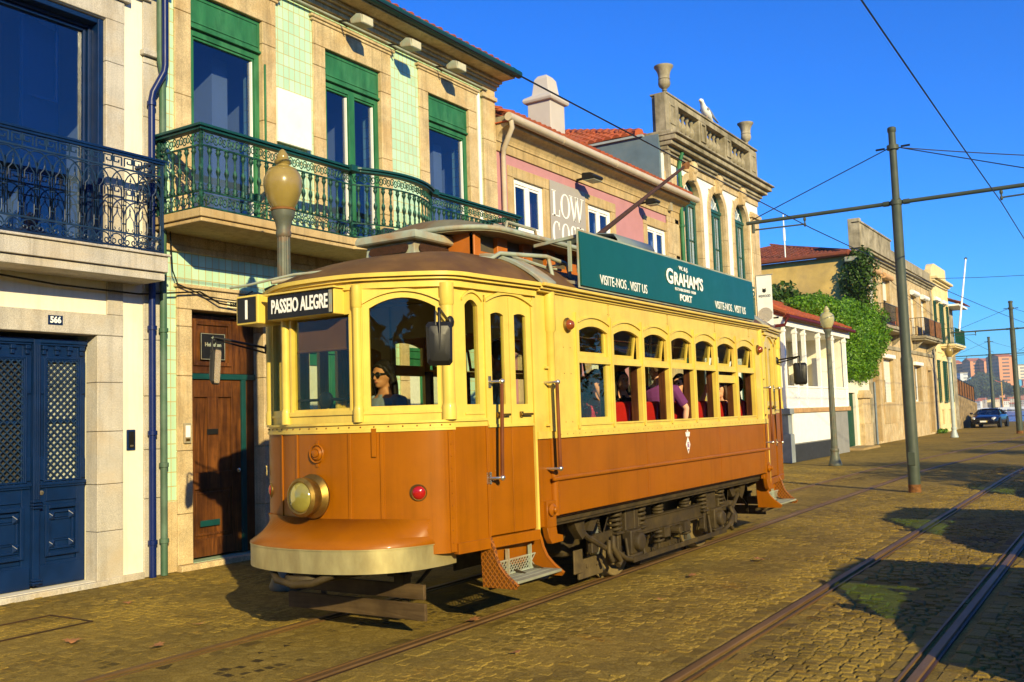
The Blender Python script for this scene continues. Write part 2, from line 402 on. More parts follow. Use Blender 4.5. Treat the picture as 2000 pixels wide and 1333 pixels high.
DWOOD = wood('worn_brown_door_wood', (.03,.009,.003), (.19,.066,.014), .5, 2)
WIND = wood('dark_window_sash_wood', (.03,.010,.005), (.13,.045,.015), .45, 2)
TRED = M('red_leather', (.42,.018,.012), .35, 0, .12, 6, .15, 60, .002, coat=.2)
BOARD = M('green_advert_panel', (.006,.085,.066), .35, 0, .08, 2, .08, 12, .004, coat=.2)
LETW = M('white_lettering', (.85,.85,.82), .5, 0, .03, 5, 0)
PLANK = wood('dusty_plank', (.06,.035,.014), (.13,.085,.038), .8, 1)
TREAD = wood('grey_step_plank', (.22,.22,.15), (.36,.37,.27), .75, 0)
POLEM = M('dark_grey_pole_paint', (.05,.066,.048), .55, 0, .15, 3, .15, 30, .002, stain=(.08,.09,.07), sscale=2.5, sth=.55, samt=.6)
LAMPM = M('grey_lamp_post_paint', (.10,.11,.085), .5, .1, .2, 5, .3, 40, .003, stain=(.25,.10,.03), sscale=4, sth=.62, samt=.6)
LAMPL = M('pale_lamp_post_paint', (.38,.44,.44), .5, .1, .12, 5, .2, 40, .003)
SAND = (.42,.29,.085)
CREAM = M('cream_render', (.76,.62,.33), .8, 0, .08, 2, .25, 40, .003, stain=(.6,.43,.17), sscale=1, sth=.6, samt=.5, streak=.25)
YWALL = M('old_yellow_render', (.60,.42,.13), .9, 0, .2, 1.2, .3, 30, .005, stain=(.36,.26,.12), sscale=.55, sth=.5, samt=.75)
DGREEN = M('dark_green_paint', (.008,.065,.03), .45, 0, .2, 5, .15)
RUST = M('rusty_sheet', (.15,.062,.014), .8, .1, .4, 5, .4, 30, .003, stain=(.32,.14,.05), sscale=5, sth=.5, samt=.7)
# ------------------------------------------------------------------ ground, setts, tracks
def bend(x):                       # the tracks swing gently to the right far up the street
    return 0 if x < 26 else -.05*(x-26)*min(1, (x-26)/8)
GNDM = None
def ground_mat():
    m, nt, b, out = _mat('sand_and_setts'); v = coord(nt)
    vo = N(nt, "ShaderNodeTexVoronoi", feature='DISTANCE_TO_EDGE', Scale=8.0); nt.links.new(v, vo.inputs['Vector'])
    vc = N(nt, "ShaderNodeTexVoronoi", Scale=8.0); nt.links.new(v, vc.inputs['Vector'])
    edge = ramp(nt, vo.outputs['Distance'], [(.02, 0), (.10, 1)])
    sc = nt.nodes.new("ShaderNodeSeparateColor"); nt.links.new(vc.outputs['Color'], sc.inputs[0])
    st = mixc(nt, sc.outputs[0], (.18, .127, .032), (.32, .23, .055))
    c = mixc(nt, edge, (.20, .135, .026), st)
    c = mixc(nt, ramp(nt, noise(nt, v, .35, 6, .7), [(.4, 0), (.66, .8)]), c, (.335, .228, .045))
    c = mixc(nt, ramp(nt, noise(nt, v, .8, 6, .7, .5), [(.52, 0), (.7, .7)]), c, (.13, .09, .025))
    c = mixc(nt, 1, c, ramp(nt, noise(nt, v, 60, 5, .75), [(.3, .45), (.66, 1.15)]), 'MULTIPLY')
    nt.links.new(c, b.inputs['Base Color']); b.inputs['Roughness'].default_value = .85; b.inputs['Specular IOR Level'].default_value = .1
    p = bump(nt, b, vo.outputs['Distance'], .35, .03)
    bump(nt, b, noise(nt, v, 35, 6, .75), .9, .012, p); return m
GNDM = ground_mat()
g = MB(); xs = [-30, 0, 3] + [3+.5*i for i in range(1, 60)] + [33+3*i for i in range(1, 22)] + [97]
ys = [-60, -12, -4] + [-3.5+.5*i for i in range(0, 29)] + [14, 40, 120]
vs = []; fs = []
for x in xs:
    for y in ys:
        z = (-.014 if y < 3.3 else -.0058) + .006*mnoise.noise((x*.35, y*.35, 0)) if -4 < y < 14 else -.012
        vs.append((x, y, z))
ny = len(ys)
for i in range(len(xs)-1):
    for j in range(ny-1): fs.append((i*ny+j, (i+1)*ny+j, (i+1)*ny+j+1, i*ny+j+1))
g.add(vs, fs)
tag(g.build('ground', GNDM, smooth=180), kind='structure')

SETT = None
def sett_mat():
    m, nt, b, out = _mat('granite_setts'); gm = nt.nodes.new("ShaderNodeNewGeometry"); v = coord(nt)
    c = mixc(nt, gm.outputs['Random Per Island'], (.10, .070, .016), (.335, .228, .045))
    c = mixc(nt, ramp(nt, noise(nt, v, .55, 7, .7), [(.38, 0), (.62, .9)]), c, (.345, .237, .042))       # trodden sand
    c = mixc(nt, ramp(nt, noise(nt, v, .9, 7, .7, .6), [(.50, 0), (.68, .75)]), c, (.11, .072, .022))     # oily dark patches
    c = mixc(nt, ramp(nt, noise(nt, v, 1.7, 7, .75, .3), [(.56, 0), (.70, .6)]), c, (.24, .12, .016))    # rust-brown dust
    c = mixc(nt, ramp(nt, noise(nt, v, 19, 5, .8), [(.62, 0), (.72, .7)]), c, (.46, .37, .12))
    def oil(c, amt):
        sp = nt.nodes.new("ShaderNodeSeparateXYZ"); nt.links.new(v, sp.inputs[0])
        a = N(nt, "ShaderNodeMath", operation='SUBTRACT'); nt.links.new(sp.outputs[1], a.inputs[0]); a.inputs[1].default_value = 5.77
        ab = N(nt, "ShaderNodeMath", operation='ABSOLUTE'); nt.links.new(a.outputs[0], ab.inputs[0])
        band = ramp(nt, ab.outputs[0], [(.15, 1), (.66, .25), (.8, 0)])
        k = mixc(nt, 1, band, ramp(nt, noise(nt, coord(nt, (.35, 2.2, 1)), 1.6, 7, .72, .5), [(.36, 0), (.56, amt)]), 'MULTIPLY')
        return mixc(nt, k, c, (.035, .024, .012))
    c = oil(c, .92)                                                                                     # oil dripped between the tram rails
    c = mixc(nt, 1, c, ramp(nt, noise(nt, v, 75, 5, .8), [(.28, .35), (.68, 1.2)]), 'MULTIPLY')
    nt.links.new(c, b.inputs['Base Color']); b.inputs['Roughness'].default_value = .7; b.inputs['Specular IOR Level'].default_value = .12
    p = bump(nt, b, noise(nt, v, 28, 4, .7), .8, .014); bump(nt, b, noise(nt, v, 120, 4, .8), .8, .005, p); return m
SETT = sett_mat()
RAILS = ((6.50, 5.03), (2.76, 1.36))
def near_rail(y, x):
    o = bend(x)
    return min(abs(y-o-r) for t in RAILS for r in t)
rnd = random.Random(4)
COVER = (4.62, 5.62, 8.46, 9.16)   # cobbled inspection cover
st = MB()
def sett(x, y, lx, ly, h, tw, tilt):
    c, s_ = cos(tw), sin(tw); vs = []
    j = lambda k: rnd.uniform(-k, k)
    for q, z in ((1.0, -.03), (.98, h-.012), (.72, h)):
        for a, b_ in ((-1,-1),(1,-1),(1,1),(-1,1)):
            px = a*lx/2*q + j(.006); py = b_*ly/2*q + j(.006)
            vs.append((x + px*c - py*s_, y + px*s_ + py*c, z + (tilt[0]*px + tilt[1]*py if z > -.02 else 0)))
    st.add(vs, [(0,1,5,4),(1,2,6,5),(2,3,7,6),(3,0,4,7),(4,5,9,8),(5,6,10,9),(6,7,11,10),(7,4,8,11),(8,9,10,11)])
def lay(x0, x1, y0, y1, step):
    x = x0; row = 0
    while x < x1:
        w = step*rnd.uniform(.92, 1.1); y = y0 - rnd.random()*step; row += 1
        while y < y1:
            L = step*rnd.uniform(.85, 1.5); yc = y + L/2; o = bend(x)
            ok = near_rail(yc, x) > .25 and not (COVER[0]-.03 < x < COVER[1]+.03 and COVER[2]-.03 < yc < COVER[3]+.03)
            wob = .05*mnoise.noise((x*.6, yc*.6, 3)) + .012*mnoise.noise((x*3, yc*3, 7))
            if ok and mnoise.noise((x*.45, yc*.45, 9)) + rnd.uniform(-.3, .3) > -.42:
                hump = -.0045 + .007*mnoise.noise((x*.9, yc*.9, 1)) + rnd.uniform(-.004, .005)
                if 5.0 < yc-o < 6.55: hump -= .006
                elif yc-o < 3.4: hump += .003 + rnd.uniform(-.003, .004)
                sett(x + w/2 + wob, yc, w*.93, L*.93, hump, rnd.uniform(-.12, .12), (rnd.uniform(-.04, .04), rnd.uniform(-.04, .04)))
            y += L
        x += w
lay(3.0, 30.0, -.6, 10.22, .094)
for t in RAILS:                       # longer courses bedded along the rails
    for r in t:
        for k, off in enumerate((-.185, .15)):
            x = 3.2
            while x < 30:
                L = rnd.uniform(.16, .34)
                if rnd.random() > .12:
                    sett(x + L/2, r + bend(x) + off + rnd.uniform(-.012, .012), L*.94, rnd.uniform(.13, .17), rnd.uniform(-.008, .003), rnd.uniform(-.04, .04), (rnd.uniform(-.02, .02), rnd.uniform(-.03, .03)))
                x += L
so = st.build('cobblestone_street', SETT); tag(so, kind='structure')
RAILM = M('worn_rail_steel', (.20,.115,.04), .55, .45, .3, 6, .3, 40, .003, stain=(.12,.06,.02), sscale=3, sth=.5, samt=.7, stretch=(.15,1,1))
RAILD = M('rusty_rail_side', (.075,.038,.018), .6, .4, .35, 5, .4, 40, .004, stain=(.03,.02,.012), sscale=2.5, sth=.5, samt=.8, stretch=(.2,1,1))
GROOVE = M('rail_groove_grime', (.022,.016,.010), .85, 0, .3, 8, .4)
RLAB = ['far rail of the track the tram stands on, nearer the houses', 'near rail of the track the tram stands on, under its visible wheels', 'left rail of the empty track in front, running in sunlight', 'right rail of the empty track in front, mostly in shadow']
for t in RAILS:
    for ir, r in enumerate(t):
        RT = thing('tram_rail', RLAB[(0 if t is RAILS[0] else 2)+ir], 'rail', (6, r, 0), 'grooved tram rails in the cobbles')
        sg = 1 if ir == 0 else -1      # head outside, groove towards the other rail
        for nm, prof, mt in (('rail_head', [(-.035,-.05),(-.035,.006),(-.03,.012),(.026,.012),(.032,.004),(.032,-.05)], RAILM),
                             ('rail_groove', [(-.085,-.05),(-.085,-.026),(-.034,-.026),(-.034,-.05)], GROOVE),
                             ('rail_lip', [(-.102,-.05),(-.102,.004),(-.082,.004),(-.08,-.05)], RAILM),
                             ('rail_bedding', [(.033,-.05),(.033,-.002),(.055,-.004),(.06,-.05)], RAILD)):
            rings = []
            for x in [0.5, 10, 20] + [26+2*i for i in range(36)]:
                rings.append([(x, r + bend(x) + sg*p[0], p[1]) for p in prof])
            MB().loft(rings).build(nm, mt, RT)
# inspection cover filled with setts
cv = thing('inspection_cover', 'rectangular paving-filled inspection cover in the cobbles in front of the blue double door', 'manhole cover', (5.1, 8.8, 0))
fr = MB(); a0, a1, b0, b1 = COVER
for q in ((a0, a1, b0, b0+.018), (a0, a1, b1-.018, b1), (a0, a0+.018, b0+.018, b1-.018), (a1-.018, a1, b0+.018, b1-.018)): fr.box(*q, -.03, .004)
fr.build('frame', RAILD, cv)
st2, st = st, MB(); x = a0+.03
while x < a1-.1:
    y = b0+.03
    while y < b1-.09:
        L = rnd.uniform(.09, .14); L = min(L, b1-.03-y)
        sett(x+.06, y+L/2, .112, L*.95, rnd.uniform(-.004, .001), rnd.uniform(-.03, .03), (0, 0)); y += L
    x += .12
st.build('sett_infill', SETT, cv); st = st2
# fallen leaves and litter
LEAFM = island('dry_leaf', (.42,.13,.03), (.30,.16,.06), .7, 20, bmp=.2)
leaf_spots = [((7.05, 5.07), 'curled orange leaf lying on the near tram rail below the wooden lifeguard', .05), ((8.6, 3.95), 'small dry leaf on open cobbles beside the near tram rail', .03), ((9.95, 4.2), 'orange-brown leaf on the cobbles below the rear tram wheel', .04), ((6.25, 4.1), 'tan leaf at the bottom edge of the photo on the cobbles', .03),
              ((4.95, 7.75), 'brown leaf on the cobbles below the inspection cover', .045), ((5.9, 7.3), 'small orange leaf on the cobbles left of the tram bumper', .03), ((11.3, 3.9), 'flat orange leaf on the cobbles right of the tram rear wheel', .05), ((5.15, 6.9), 'orange leaf beside the far tram rail at lower left', .045), ((6.3, 8.9), 'tiny orange leaf near the drainpipe feet', .028)]
for (x, y), lab, s in leaf_spots:
    lf = MB(); rr = rnd.uniform(0, 6)
    pts = [(0,0),(.35,.3),(.2,.55),(.55,.6),(.6,.95),(.85,.6),(1.2,.62),(1.0,.3),(1.3,.05),(1.0,-.2),(1.15,-.55),(.8,-.45),(.55,-.9),(.45,-.45),(.1,-.4)]
    vs = [(x + s*2*((px-.6)*cos(rr) - py*sin(rr)), y + s*2*((px-.6)*sin(rr) + py*cos(rr)), .014 + s*.5*abs(py) + s*.25*px) for px, py in pts]
    lf.add(vs, [tuple(range(len(vs)))])
    o = lf.build('fallen_leaf', LEAFM, mods=(('SOLIDIFY', dict(thickness=.0015)),)); tag(o, lab, 'leaf', 'fallen leaves on the cobbles')
# ------------------------------------------------------------------ house fronts
YF = 10.3
def wallmesh(mb, x0, x1, z0, z1, yf, yb, holes, grow=.03):
    holes = [(a-grow, b-grow*-1, c, d+grow) for a, b, c, d in holes]      # the stone surrounds line the openings
    X = sorted({x0, x1, *[h[0] for h in holes], *[h[1] for h in holes]}); Z = sorted({z0, z1, *[h[2] for h in holes], *[h[3] for h in holes]})
    X = [x for x in X if x0 <= x <= x1]; Z = [z for z in Z if z0 <= z <= z1]
    for i in range(len(X)-1):
        for j in range(len(Z)-1):
            cx, cz = (X[i]+X[i+1])/2, (Z[j]+Z[j+1])/2
            if any(h[0] < cx < h[1] and h[2] < cz < h[3] for h in holes): continue
            a, b, c, d = X[i], X[i+1], Z[j], Z[j+1]
            mb.add([(a,yf,c),(b,yf,c),(b,yf,d),(a,yf,d)], [(0,1,2,3)]); mb.add([(a,yb,c),(b,yb,c),(b,yb,d),(a,yb,d)], [(3,2,1,0)])
    for a, b, c, d in list(holes):
        mb.add([(a,yf,c),(a,yb,c),(a,yb,d),(a,yf,d)], [(0,1,2,3)]); mb.add([(b,yf,c),(b,yf,d),(b,yb,d),(b,yb,c)], [(0,1,2,3)])
        mb.add([(a,yf,d),(a,yb,d),(b,yb,d),(b,yf,d)], [(0,1,2,3)]); mb.add([(a,yf,c),(b,yf,c),(b,yb,c),(a,yb,c)], [(0,1,2,3)])
    mb.add([(x0,yf,z0),(x0,yf,z1),(x0,yb,z1),(x0,yb,z0)], [(0,1,2,3)]); mb.add([(x1,yf,z0),(x1,yb,z0),(x1,yb,z1),(x1,yf,z1)], [(0,1,2,3)])
    mb.add([(x0,yf,z1),(x1,yf,z1),(x1,yb,z1),(x0,yb,z1)], [(0,1,2,3)])
    return mb
def rooms(parent, x0, x1, yb, depth, levels, mat=ROOM, parts=()):
    r = MB(); y1 = yb+depth
    r.quad((x0,y1,levels[0]),(x0,y1,levels[-1]),(x1,y1,levels[-1]),(x1,y1,levels[0]))
    for z in levels: r.box(x0, x1, yb+.002, y1, z-.06, z+.06)
    for x in (x0, *parts, x1): r.box(x-.05, x+.05, yb+.004, y1-.01, levels[0]+.01, levels[-1]-.01)
    return r.build('interior', mat, parent)
def frame_box(mb, x0, x1, z0, z1, y0, y1, w):
    mb.box(x0, x0+w, y0, y1, z0, z1); mb.box(x1-w, x1, y0, y1, z0, z1)
    mb.box(x0+w, x1-w, y0, y1, z0, z0+w); mb.box(x0+w, x1-w, y0, y1, z1-w, z1)
def window(parent, x0, x1, z0, z1, y, mat, fw=.07, mull=(), trans=(), mw=.045, d=.06, glassm=PANE, name='window'):
    f = MB(); frame_box(f, x0, x1, z0, z1, y, y+d, fw)
    f2 = [x0+fw, *mull, x1-fw]
    for m in mull: f.box(m-mw/2, m+mw/2, y+.004, y+d-.004, z0+fw, z1-fw)
    for tz in trans:
        for i in range(len(f2)-1):
            a = f2[i] + (mw/2 if i else 0); b = f2[i+1] - (mw/2 if i < len(f2)-2 else 0)
            f.box(a, b, y+.008, y+d-.008, tz-mw/2, tz+mw/2)
    o = f.build(name, mat, parent, bevel=.006, seg=1)
    MB().box(x0+fw*.5, x1-fw*.5, y+d*.45, y+d*.45+.006, z0+fw*.5, z1-fw*.5).build('pane', glassm, o)
    return o
def surround(mb, x0, x1, z0, z1, w, yf, yb, top=None, sill=False, joints=.55):
    top = top if top is not None else w
    for xa, xb in ((x0-w, x0), (x1, x1+w)):
        z = z0; k = 0
        while z < z1-.02:
            h = min(joints*(1+.2*((k*7) % 3-1)), z1-z); mb.box(xa, xb, yf-.002*(k % 2), yb, z, z+h-.006); z += h; k += 1
    mb.box(x0-w, x1+w, yf-.003, yb, z1, z1+top)
    if sill: mb.box(x0-w, x1+w, yf-.05, yb, z0-.12, z0)
def pipe_run(pts, r, mat, parent, name='drainpipe', collars=(), n=12):
    m = MB().tube(pts, r, n)
    for c in collars: m.lathe([(r*1.02, -.03), (r*1.35, -.025), (r*1.35, .025), (r*1.02, .03)], c, n=n)
    return m.build(name, mat, parent, smooth=45)
def arcpts(cx, cz, r, a0, a1, n): return [(cx + r*cos(a0+(a1-a0)*i/n), cz + r*sin(a0+(a1-a0)*i/n)) for i in range(n+1)]
def rooftiles(mb, p0, ux, us, nx, ns, r=.085, pitch=.2, run=.32, seed=1):
    # p0 eave corner, ux unit vector along the eave, us unit vector up the slope: barrel tiles, one island each
    rd = random.Random(seed); ux, us, p0 = Vector(ux), Vector(us), Vector(p0); nn = ux.cross(us).normalized()
    if nn.z < 0: nn = -nn
    for i in range(nx):
        for j in range(ns):
            o = p0 + ux*(i+.5)*pitch + us*(j*run) + nn*(.02 + rd.uniform(-.006, .006)); vs = []
            for k, (q, ra) in enumerate(((0, r), (run+.06, r*.82))):
                for t in range(7):
                    a = pi*t/6; vs.append(o + us*q + ux*(cos(a)*ra) + nn*(sin(a)*ra*.8 + (.02 if k == 0 else 0)))
            mb.add(vs, [(t, t+1, t+8, t+7) for t in range(6)] + [tuple(range(7))])
    return mb

# ---------------- white house with the blue door (left edge)
A = thing('white_house', 'white plastered house with granite trim, blue double door and blue iron balcony', 'house', (5.2, 10.3, 0))
DA = (5.52, 6.87, .06, 2.93); WA = (5.0, 6.98, 3.90, 6.80)
wallmesh(MB(), 2.4, 7.83, -.05, 8.3, YF, YF+.42, [DA, WA]).build('wall', PLAST, A)
g = MB(); y0 = YF-.025
z = 0
for h in (.62, .55, .62, .58, .56):
    g.box(6.87, 7.215, y0-.002*(h > .57), YF+.2, z, z+h-.006); g.box(5.18, 5.52, y0, YF+.2, z, z+h-.006); z += h
g.box(5.18, 7.216, y0-.004, YF+.21, 2.93, 3.18)
g.box(7.0, 7.215, y0, YF+.1, 3.184, 3.575)
for k, (za, zb) in enumerate(((3.9,4.5),(4.506,5.2),(5.206,5.75),(5.756,6.3),(6.306,6.84))): g.box(6.98, 7.235, y0-.002*(k % 2), YF+.2, za, zb)
g.box(4.8, 7.235, y0-.004, YF+.2, 6.84, 7.12); g.box(4.7, 7.3, y0-.05, YF+.1, 7.12, 7.2)
z = 0
for k in range(11):
    h = (.95, .6, .66, .7, .62)[k % 5]; zt = min(z+h, 6.52)
    g.box(7.505, 7.826, y0-.004*(k % 2), YF+.1, z, zt-.006); z += h
    if z > 6.5: break
g.box(7.47, 7.83, y0-.06, YF+.1, 6.53, 6.6); g.box(7.505, 7.83, y0, YF+.1, 6.61, 7.3)
g.build_each('granite_trim', GRANP, A, bevel=.006, seg=1)
MB().box(2.4, 7.6, YF-.07, YF+.1, 7.25, 7.34).box(2.4, 7.7, YF-.14, YF+.1, 7.345, 7.5).box(2.4, 7.75, YF-.3, YF+.1, 7.505, 7.6).build('cornice', GRANP, A, bevel=.01)
rt = MB(); rooftiles(rt, (2.5, 9.86, 7.63), (1,0,0), (0,.9,.42), 26, 5, seed=3); rt.build('roof', OLTILE, A)
MB().box(5.3, 7.0, YF-.06, YF+.3, -.04, .055).build('door_sill', GRANP, A, bevel=.012)
MB().box(2.4, 5.3, YF-.03, YF+.01, 0, .16).box(7.0, 7.5, YF-.045, YF+.01, -.02, .07).build_each('plinth', GRANP, A, bevel=.01)
rooms(A, 2.5, 7.75, YF+.42, 3.2, [0, 3.55, 8.0], ROOM)
def blue_leaf(x0, x1, y):
    d = MB(); w = .105
    d.box(x0, x0+w, y, y+.055, .07, 2.86); d.box(x1-w, x1, y, y+.055, .07, 2.86)
    d.box(x0+w, x1-w, y, y+.055, .07, .34); d.box(x0+w, x1-w, y, y+.055, 1.02, 1.22); d.box(x0+w, x1-w, y, y+.055, 2.62, 2.86)
    d.box(x0+w, x1-w, y+.022, y+.05, .34, 1.02)
    d.box(x0+.01, x1-.01, y-.012, y, .09, .31)
    d.box(x0+.005, x1-.005, y-.04, y, 1.20, 1.235); d.box(x0+.012, x1-.012, y-.025, y, 1.175, 1.2)
    frame_box(d, x0+w-.02, x1-w+.02, .40, .98, y-.028, y+.02, .045); frame_box(d, x0+w+.03, x1-w-.03, .47, .91, y-.004, y+.025, .03)
    for px in (x0+w+.062, x1-w-.062):
        for pz in (.53, .85):
            d.add([(px-.04,y-.004,pz-.045),(px+.04,y-.004,pz-.045),(px+.04,y-.004,pz+.045),(px-.04,y-.004,pz+.045),(px,y-.045,pz)], [(0,1,4),(1,2,4),(2,3,4),(3,0,4)])
    for zz in (.56, .585, .80, .825): d.box(x0+w+.1, x1-w-.1, y+.006, y+.03, zz, zz+.012)
    for q in (.0, .018, .036): frame_box(d, x0+w-.045+q, x1-w+.045-q, 2.16 if False else 1.24+q*0, 2.66-q, y-.03+q*.5, y+.01, .02)
    d.box(x0+.01, x0+.075, y-.022, y, 1.26, 1.52); d.box(x1-.075, x1-.01, y-.022, y, 1.26, 1.52); d.box(x0+.01, x0+.08, y-.022, y, 2.24, 2.66); d.box(x1-.08, x1-.01, y-.022, y, 2.24, 2.66)
    d.box(x0, x1, y-.05, y, 2.82, 2.87); d.box(x0+.01, x1-.01, y-.03, y, 2.795, 2.82)
    for k in range(4):
        bx = x0+.06+(x1-x0-.12)*k/3; d.box(bx-.03, bx+.03, y-.045, y, 2.745, 2.79); d.box(bx-.022, bx+.022, y-.03, y, 2.69, 2.74)
    d.box(x0+w, x1-w, y+.012, y+.05, 1.90, 1.94)
    return d
dr = empty_part('front_door', A)
for k, (xa, xb) in enumerate(((5.55, 6.185), (6.265, 6.85))):
    lf = blue_leaf(xa, xb, YF+.19).build('door_leaf', BLUE, dr, bevel=.005)
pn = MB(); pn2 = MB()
for xa, xb in ((5.655, 6.08), (6.37, 6.745)):
    za, zb = 1.235, 2.62; s = .082; lat = MB()
    for sg in (1, -1):
        k = -int((zb-za)/s)
        while k < (xb-xa)/s + int((zb-za)/s)+1:
            x = xa + k*s; pts = []
            for z in (za, zb):
                pass
            # clip line x + sg*(z-za) against panel
            t0, t1 = 0, zb-za
            if sg > 0: t0 = max(t0, xa-x); t1 = min(t1, xb-x)
            else: t0 = max(t0, x-xb); t1 = min(t1, x-xa)
            if t1-t0 > .01: lat.tube([(x+sg*t0, YF+.175+.006*sg, za+t0), (x+sg*t1, YF+.175+.006*sg, za+t1)], .0075, 6)
            k += 1
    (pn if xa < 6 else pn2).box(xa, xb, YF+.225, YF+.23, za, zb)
    lat.build('lattice_grille', BLUEL, dr, smooth=60)
FROST = M('lit_frosted_glass', (.34,.36,.30), .25, 0, .5, 2.5, .8, 45, .01, spec=.6)  # right pane of the blue door: light on it put into the paler colour
pn.build('frosted_pane', M('shaded_frosted_glass', (.05,.045,.035), .25, 0, .3, 20, .8, 45, .01, spec=.4), dr); pn2.build('frosted_pane', FROST, dr)  # left pane: the same glass with shade put into its colour
p = MB().box(6.185, 6.265, YF+.135, YF+.22, .1, 2.86)
for k in range(3): p.box(6.195+.024*k, 6.207+.024*k, YF+.125, YF+.135, 1.05, 2.8)
for zz in (.12, .15, .95, .985, 1.02): p.box(6.17, 6.28, YF+.105, YF+.18, zz, zz+.022)
p.build('meeting_post', BLUE, dr, bevel=.006)
MB().lathe([(.026,0),(.026,.012),(.012,.016)], (6.31, YF+.19, 1.12), (0,-1,0), 14).build('door_lock', CHROME, dr, smooth=40)
# blue balcony door (upper)
w = empty_part('balcony_door', A); f = MB(); y = YF+.16
frame_box(f, 5.02, 6.96, 3.92, 6.82, y, y+.1, .10); frame_box(f, 5.13, 6.85, 4.03, 6.71, y+.03, y+.12, .035)
f.box(6.90, 6.975, YF+.02, y, 3.92, 6.82); f.box(5.02, 6.9, YF+.03, y, 6.76, 6.82)
f.build('door_frame', BLUE, w, bevel=.008)
MB().box(5.15, 6.83, y+.07, y+.076, 4.04, 6.70).build('pane', PANE, w)
f = MB(); f.obox((6.42, y+.30, 5.35), .62, .05, 2.7, (0,0,.35))
for zz, hh in ((4.55, .8), (5.75, 1.0)): frame_box(f, 6.2, 6.6, zz, zz+hh, y+.20, y+.24, .03)
f.build('inner_shutter', BLUE, w, bevel=.006)
MB().obox((6.05, y+.95, 5.0), .5, .02, 1.9, (0,0,.2)).build('wall_chart', WHITE, w)
ch = MB()
for k in range(16): ch.obox((6.05+.02*(k % 3), y+.93, 4.3+.095*k), .26+.05*((k*5) % 4), .004, .018, (0,0,.2))
ch.build('chart_lines', BLACK, w)
# balcony of the white house
b = empty_part('balcony', A)
s = MB(); s.box(2.4, 7.46, 9.74, YF+.02, 3.68, 3.865); s.box(2.4, 7.48, 9.71, YF+.02, 3.87, 3.90); s.box(2.4, 7.44, 9.78, YF+.02, 3.58, 3.675)
s.build('slab', GRANP, b, bevel=.008)
RY = 9.80; RX = 7.42
hr = MB(); hr.box(2.4, RX+.04, RY-.035, RY+.035, 5.035, 5.065); hr.box(2.4, RX+.025, RY-.022, RY+.022, 5.005, 5.034); hr.box(RX-.03, RX+.035, RY+.036, YF, 5.036, 5.064)
hr.build('handrail', BLUE, b, bevel=.006)
rl = MB(); kp = MB()
for z, h in ((3.925, .022), (4.085, .02), (4.845, .02)):
    rl.box(2.4, RX, RY-.008, RY+.008, z, z+h); rl.box(RX-.008, RX+.008, RY+.009, YF, z, z+h)
rl.box(RX-.014, RX+.014, RY-.014, RY+.014, 3.9, 5.0)
def on_rail(u, z, ret=False): return (RX, RY+u, z) if ret else (RX-u, RY, z)
def ironwork(L, ret):
    t = .0085; n = int(L/.176); s = L/n
    P = lambda u, z: on_rail(u, z, ret)
    for i in range(n):
        u = s*(i+.5)
        for q in (-.5, .5):
            for dq in (-.028, 0, .028):
                uu = u + q*s + dq*1.0
                if 0 < uu < L: rl.tube([P(uu, 4.10), P(uu, 4.60 if dq else 4.72)], .006, 5)
        rl.tube([P(u-s/2+.03, 4.25), P(u-s/2+.03, 4.14), P(u-.045, 4.108), P(u-.02, 4.13), P(u-.035, 4.15)], .006, 5)
        rl.tube([P(u+s/2-.03, 4.25), P(u+s/2-.03, 4.14), P(u+.045, 4.108), P(u+.02, 4.13), P(u+.035, 4.15)], .006, 5)
        rl.tube([P(u-s/2+.03, 4.52), P(u-.05, 4.60), P(u-.014, 4.645), P(u, 4.70)], .0065, 5)
        rl.tube([P(u+s/2-.03, 4.52), P(u+.05, 4.60), P(u+.014, 4.645), P(u, 4.70)], .0065, 5)
        for zz, rr in ((4.70, .011), (4.725, .014), (4.75, .009), (4.775, .005)): rl.ell(P(u, zz), rr, rr, rr*1.1, 6, 4)
        pts = [P(u + s*.5 + x, z) for x, z in [(-s*cos(pi*k/12), 4.60+ .235*sin(pi*k/12)) for k in range(13)] if 0 <= u + s*.5 + x <= L]
        if len(pts) > 3: rl.tube(pts, t, 5)
        c = [P(u + x, z) for x, z in [(-.082*cos(pi*k/10)*1.0, 4.0 + .075*sin(pi*k/10)) for k in range(11)]]; rl.tube(c, .008, 5)
        for sg in (-1, 1):
            sc = [P(u + sg*(.045 + (.04-.026*k/12)*cos(pi*1.0 - k*.55)*-1), 3.988 + (.04-.026*k/12)*sin(pi - k*.55)*-1) for k in range(13)]
            rl.tube(sc, .0075, 5)
        for zz in (4.2, 4.42):
            rl.ell(P(u-s/2, zz), .04 if not ret else .012, .012 if not ret else .04, .01, 6, 4)
    m = int(L/.27); q = L/m
    for i in range(m):
        u0 = q*i+.02; w_ = q-.04; z0, z1 = 4.885, 4.985
        key = [(0, z0), (0, z1), (.42, z1), (.42, z0+.035), (.16, z0+.035), (.16, z0+.066)]
        for sg in (0, 1):
            pts = [P(u0 + (a if not sg else 1-a)*w_, z) for a, z in key]
            for k in range(len(pts)-1): rl.bar(pts[k], pts[k+1], .011, .013)
        rl.bar(P(u0+w_/2, 4.865), P(u0+w_/2, 5.005), .012, .012)
ironwork(4.6, False); ironwork(.48, True)
rl.build('ironwork', BLUEL, b, smooth=50)
pipe_run([(7.57,10.2,-.0),(7.57,10.2,5.95),(7.585,10.19,6.05),(7.70,10.12,6.33),(7.715,10.12,6.42),(7.715,10.12,8.0)], .043, PIPEB, A, collars=[(7.57,10.2,.42),(7.57,10.2,1.75),(7.57,10.2,3.05),(7.57,10.2,4.6),(7.57,10.2,5.9)])
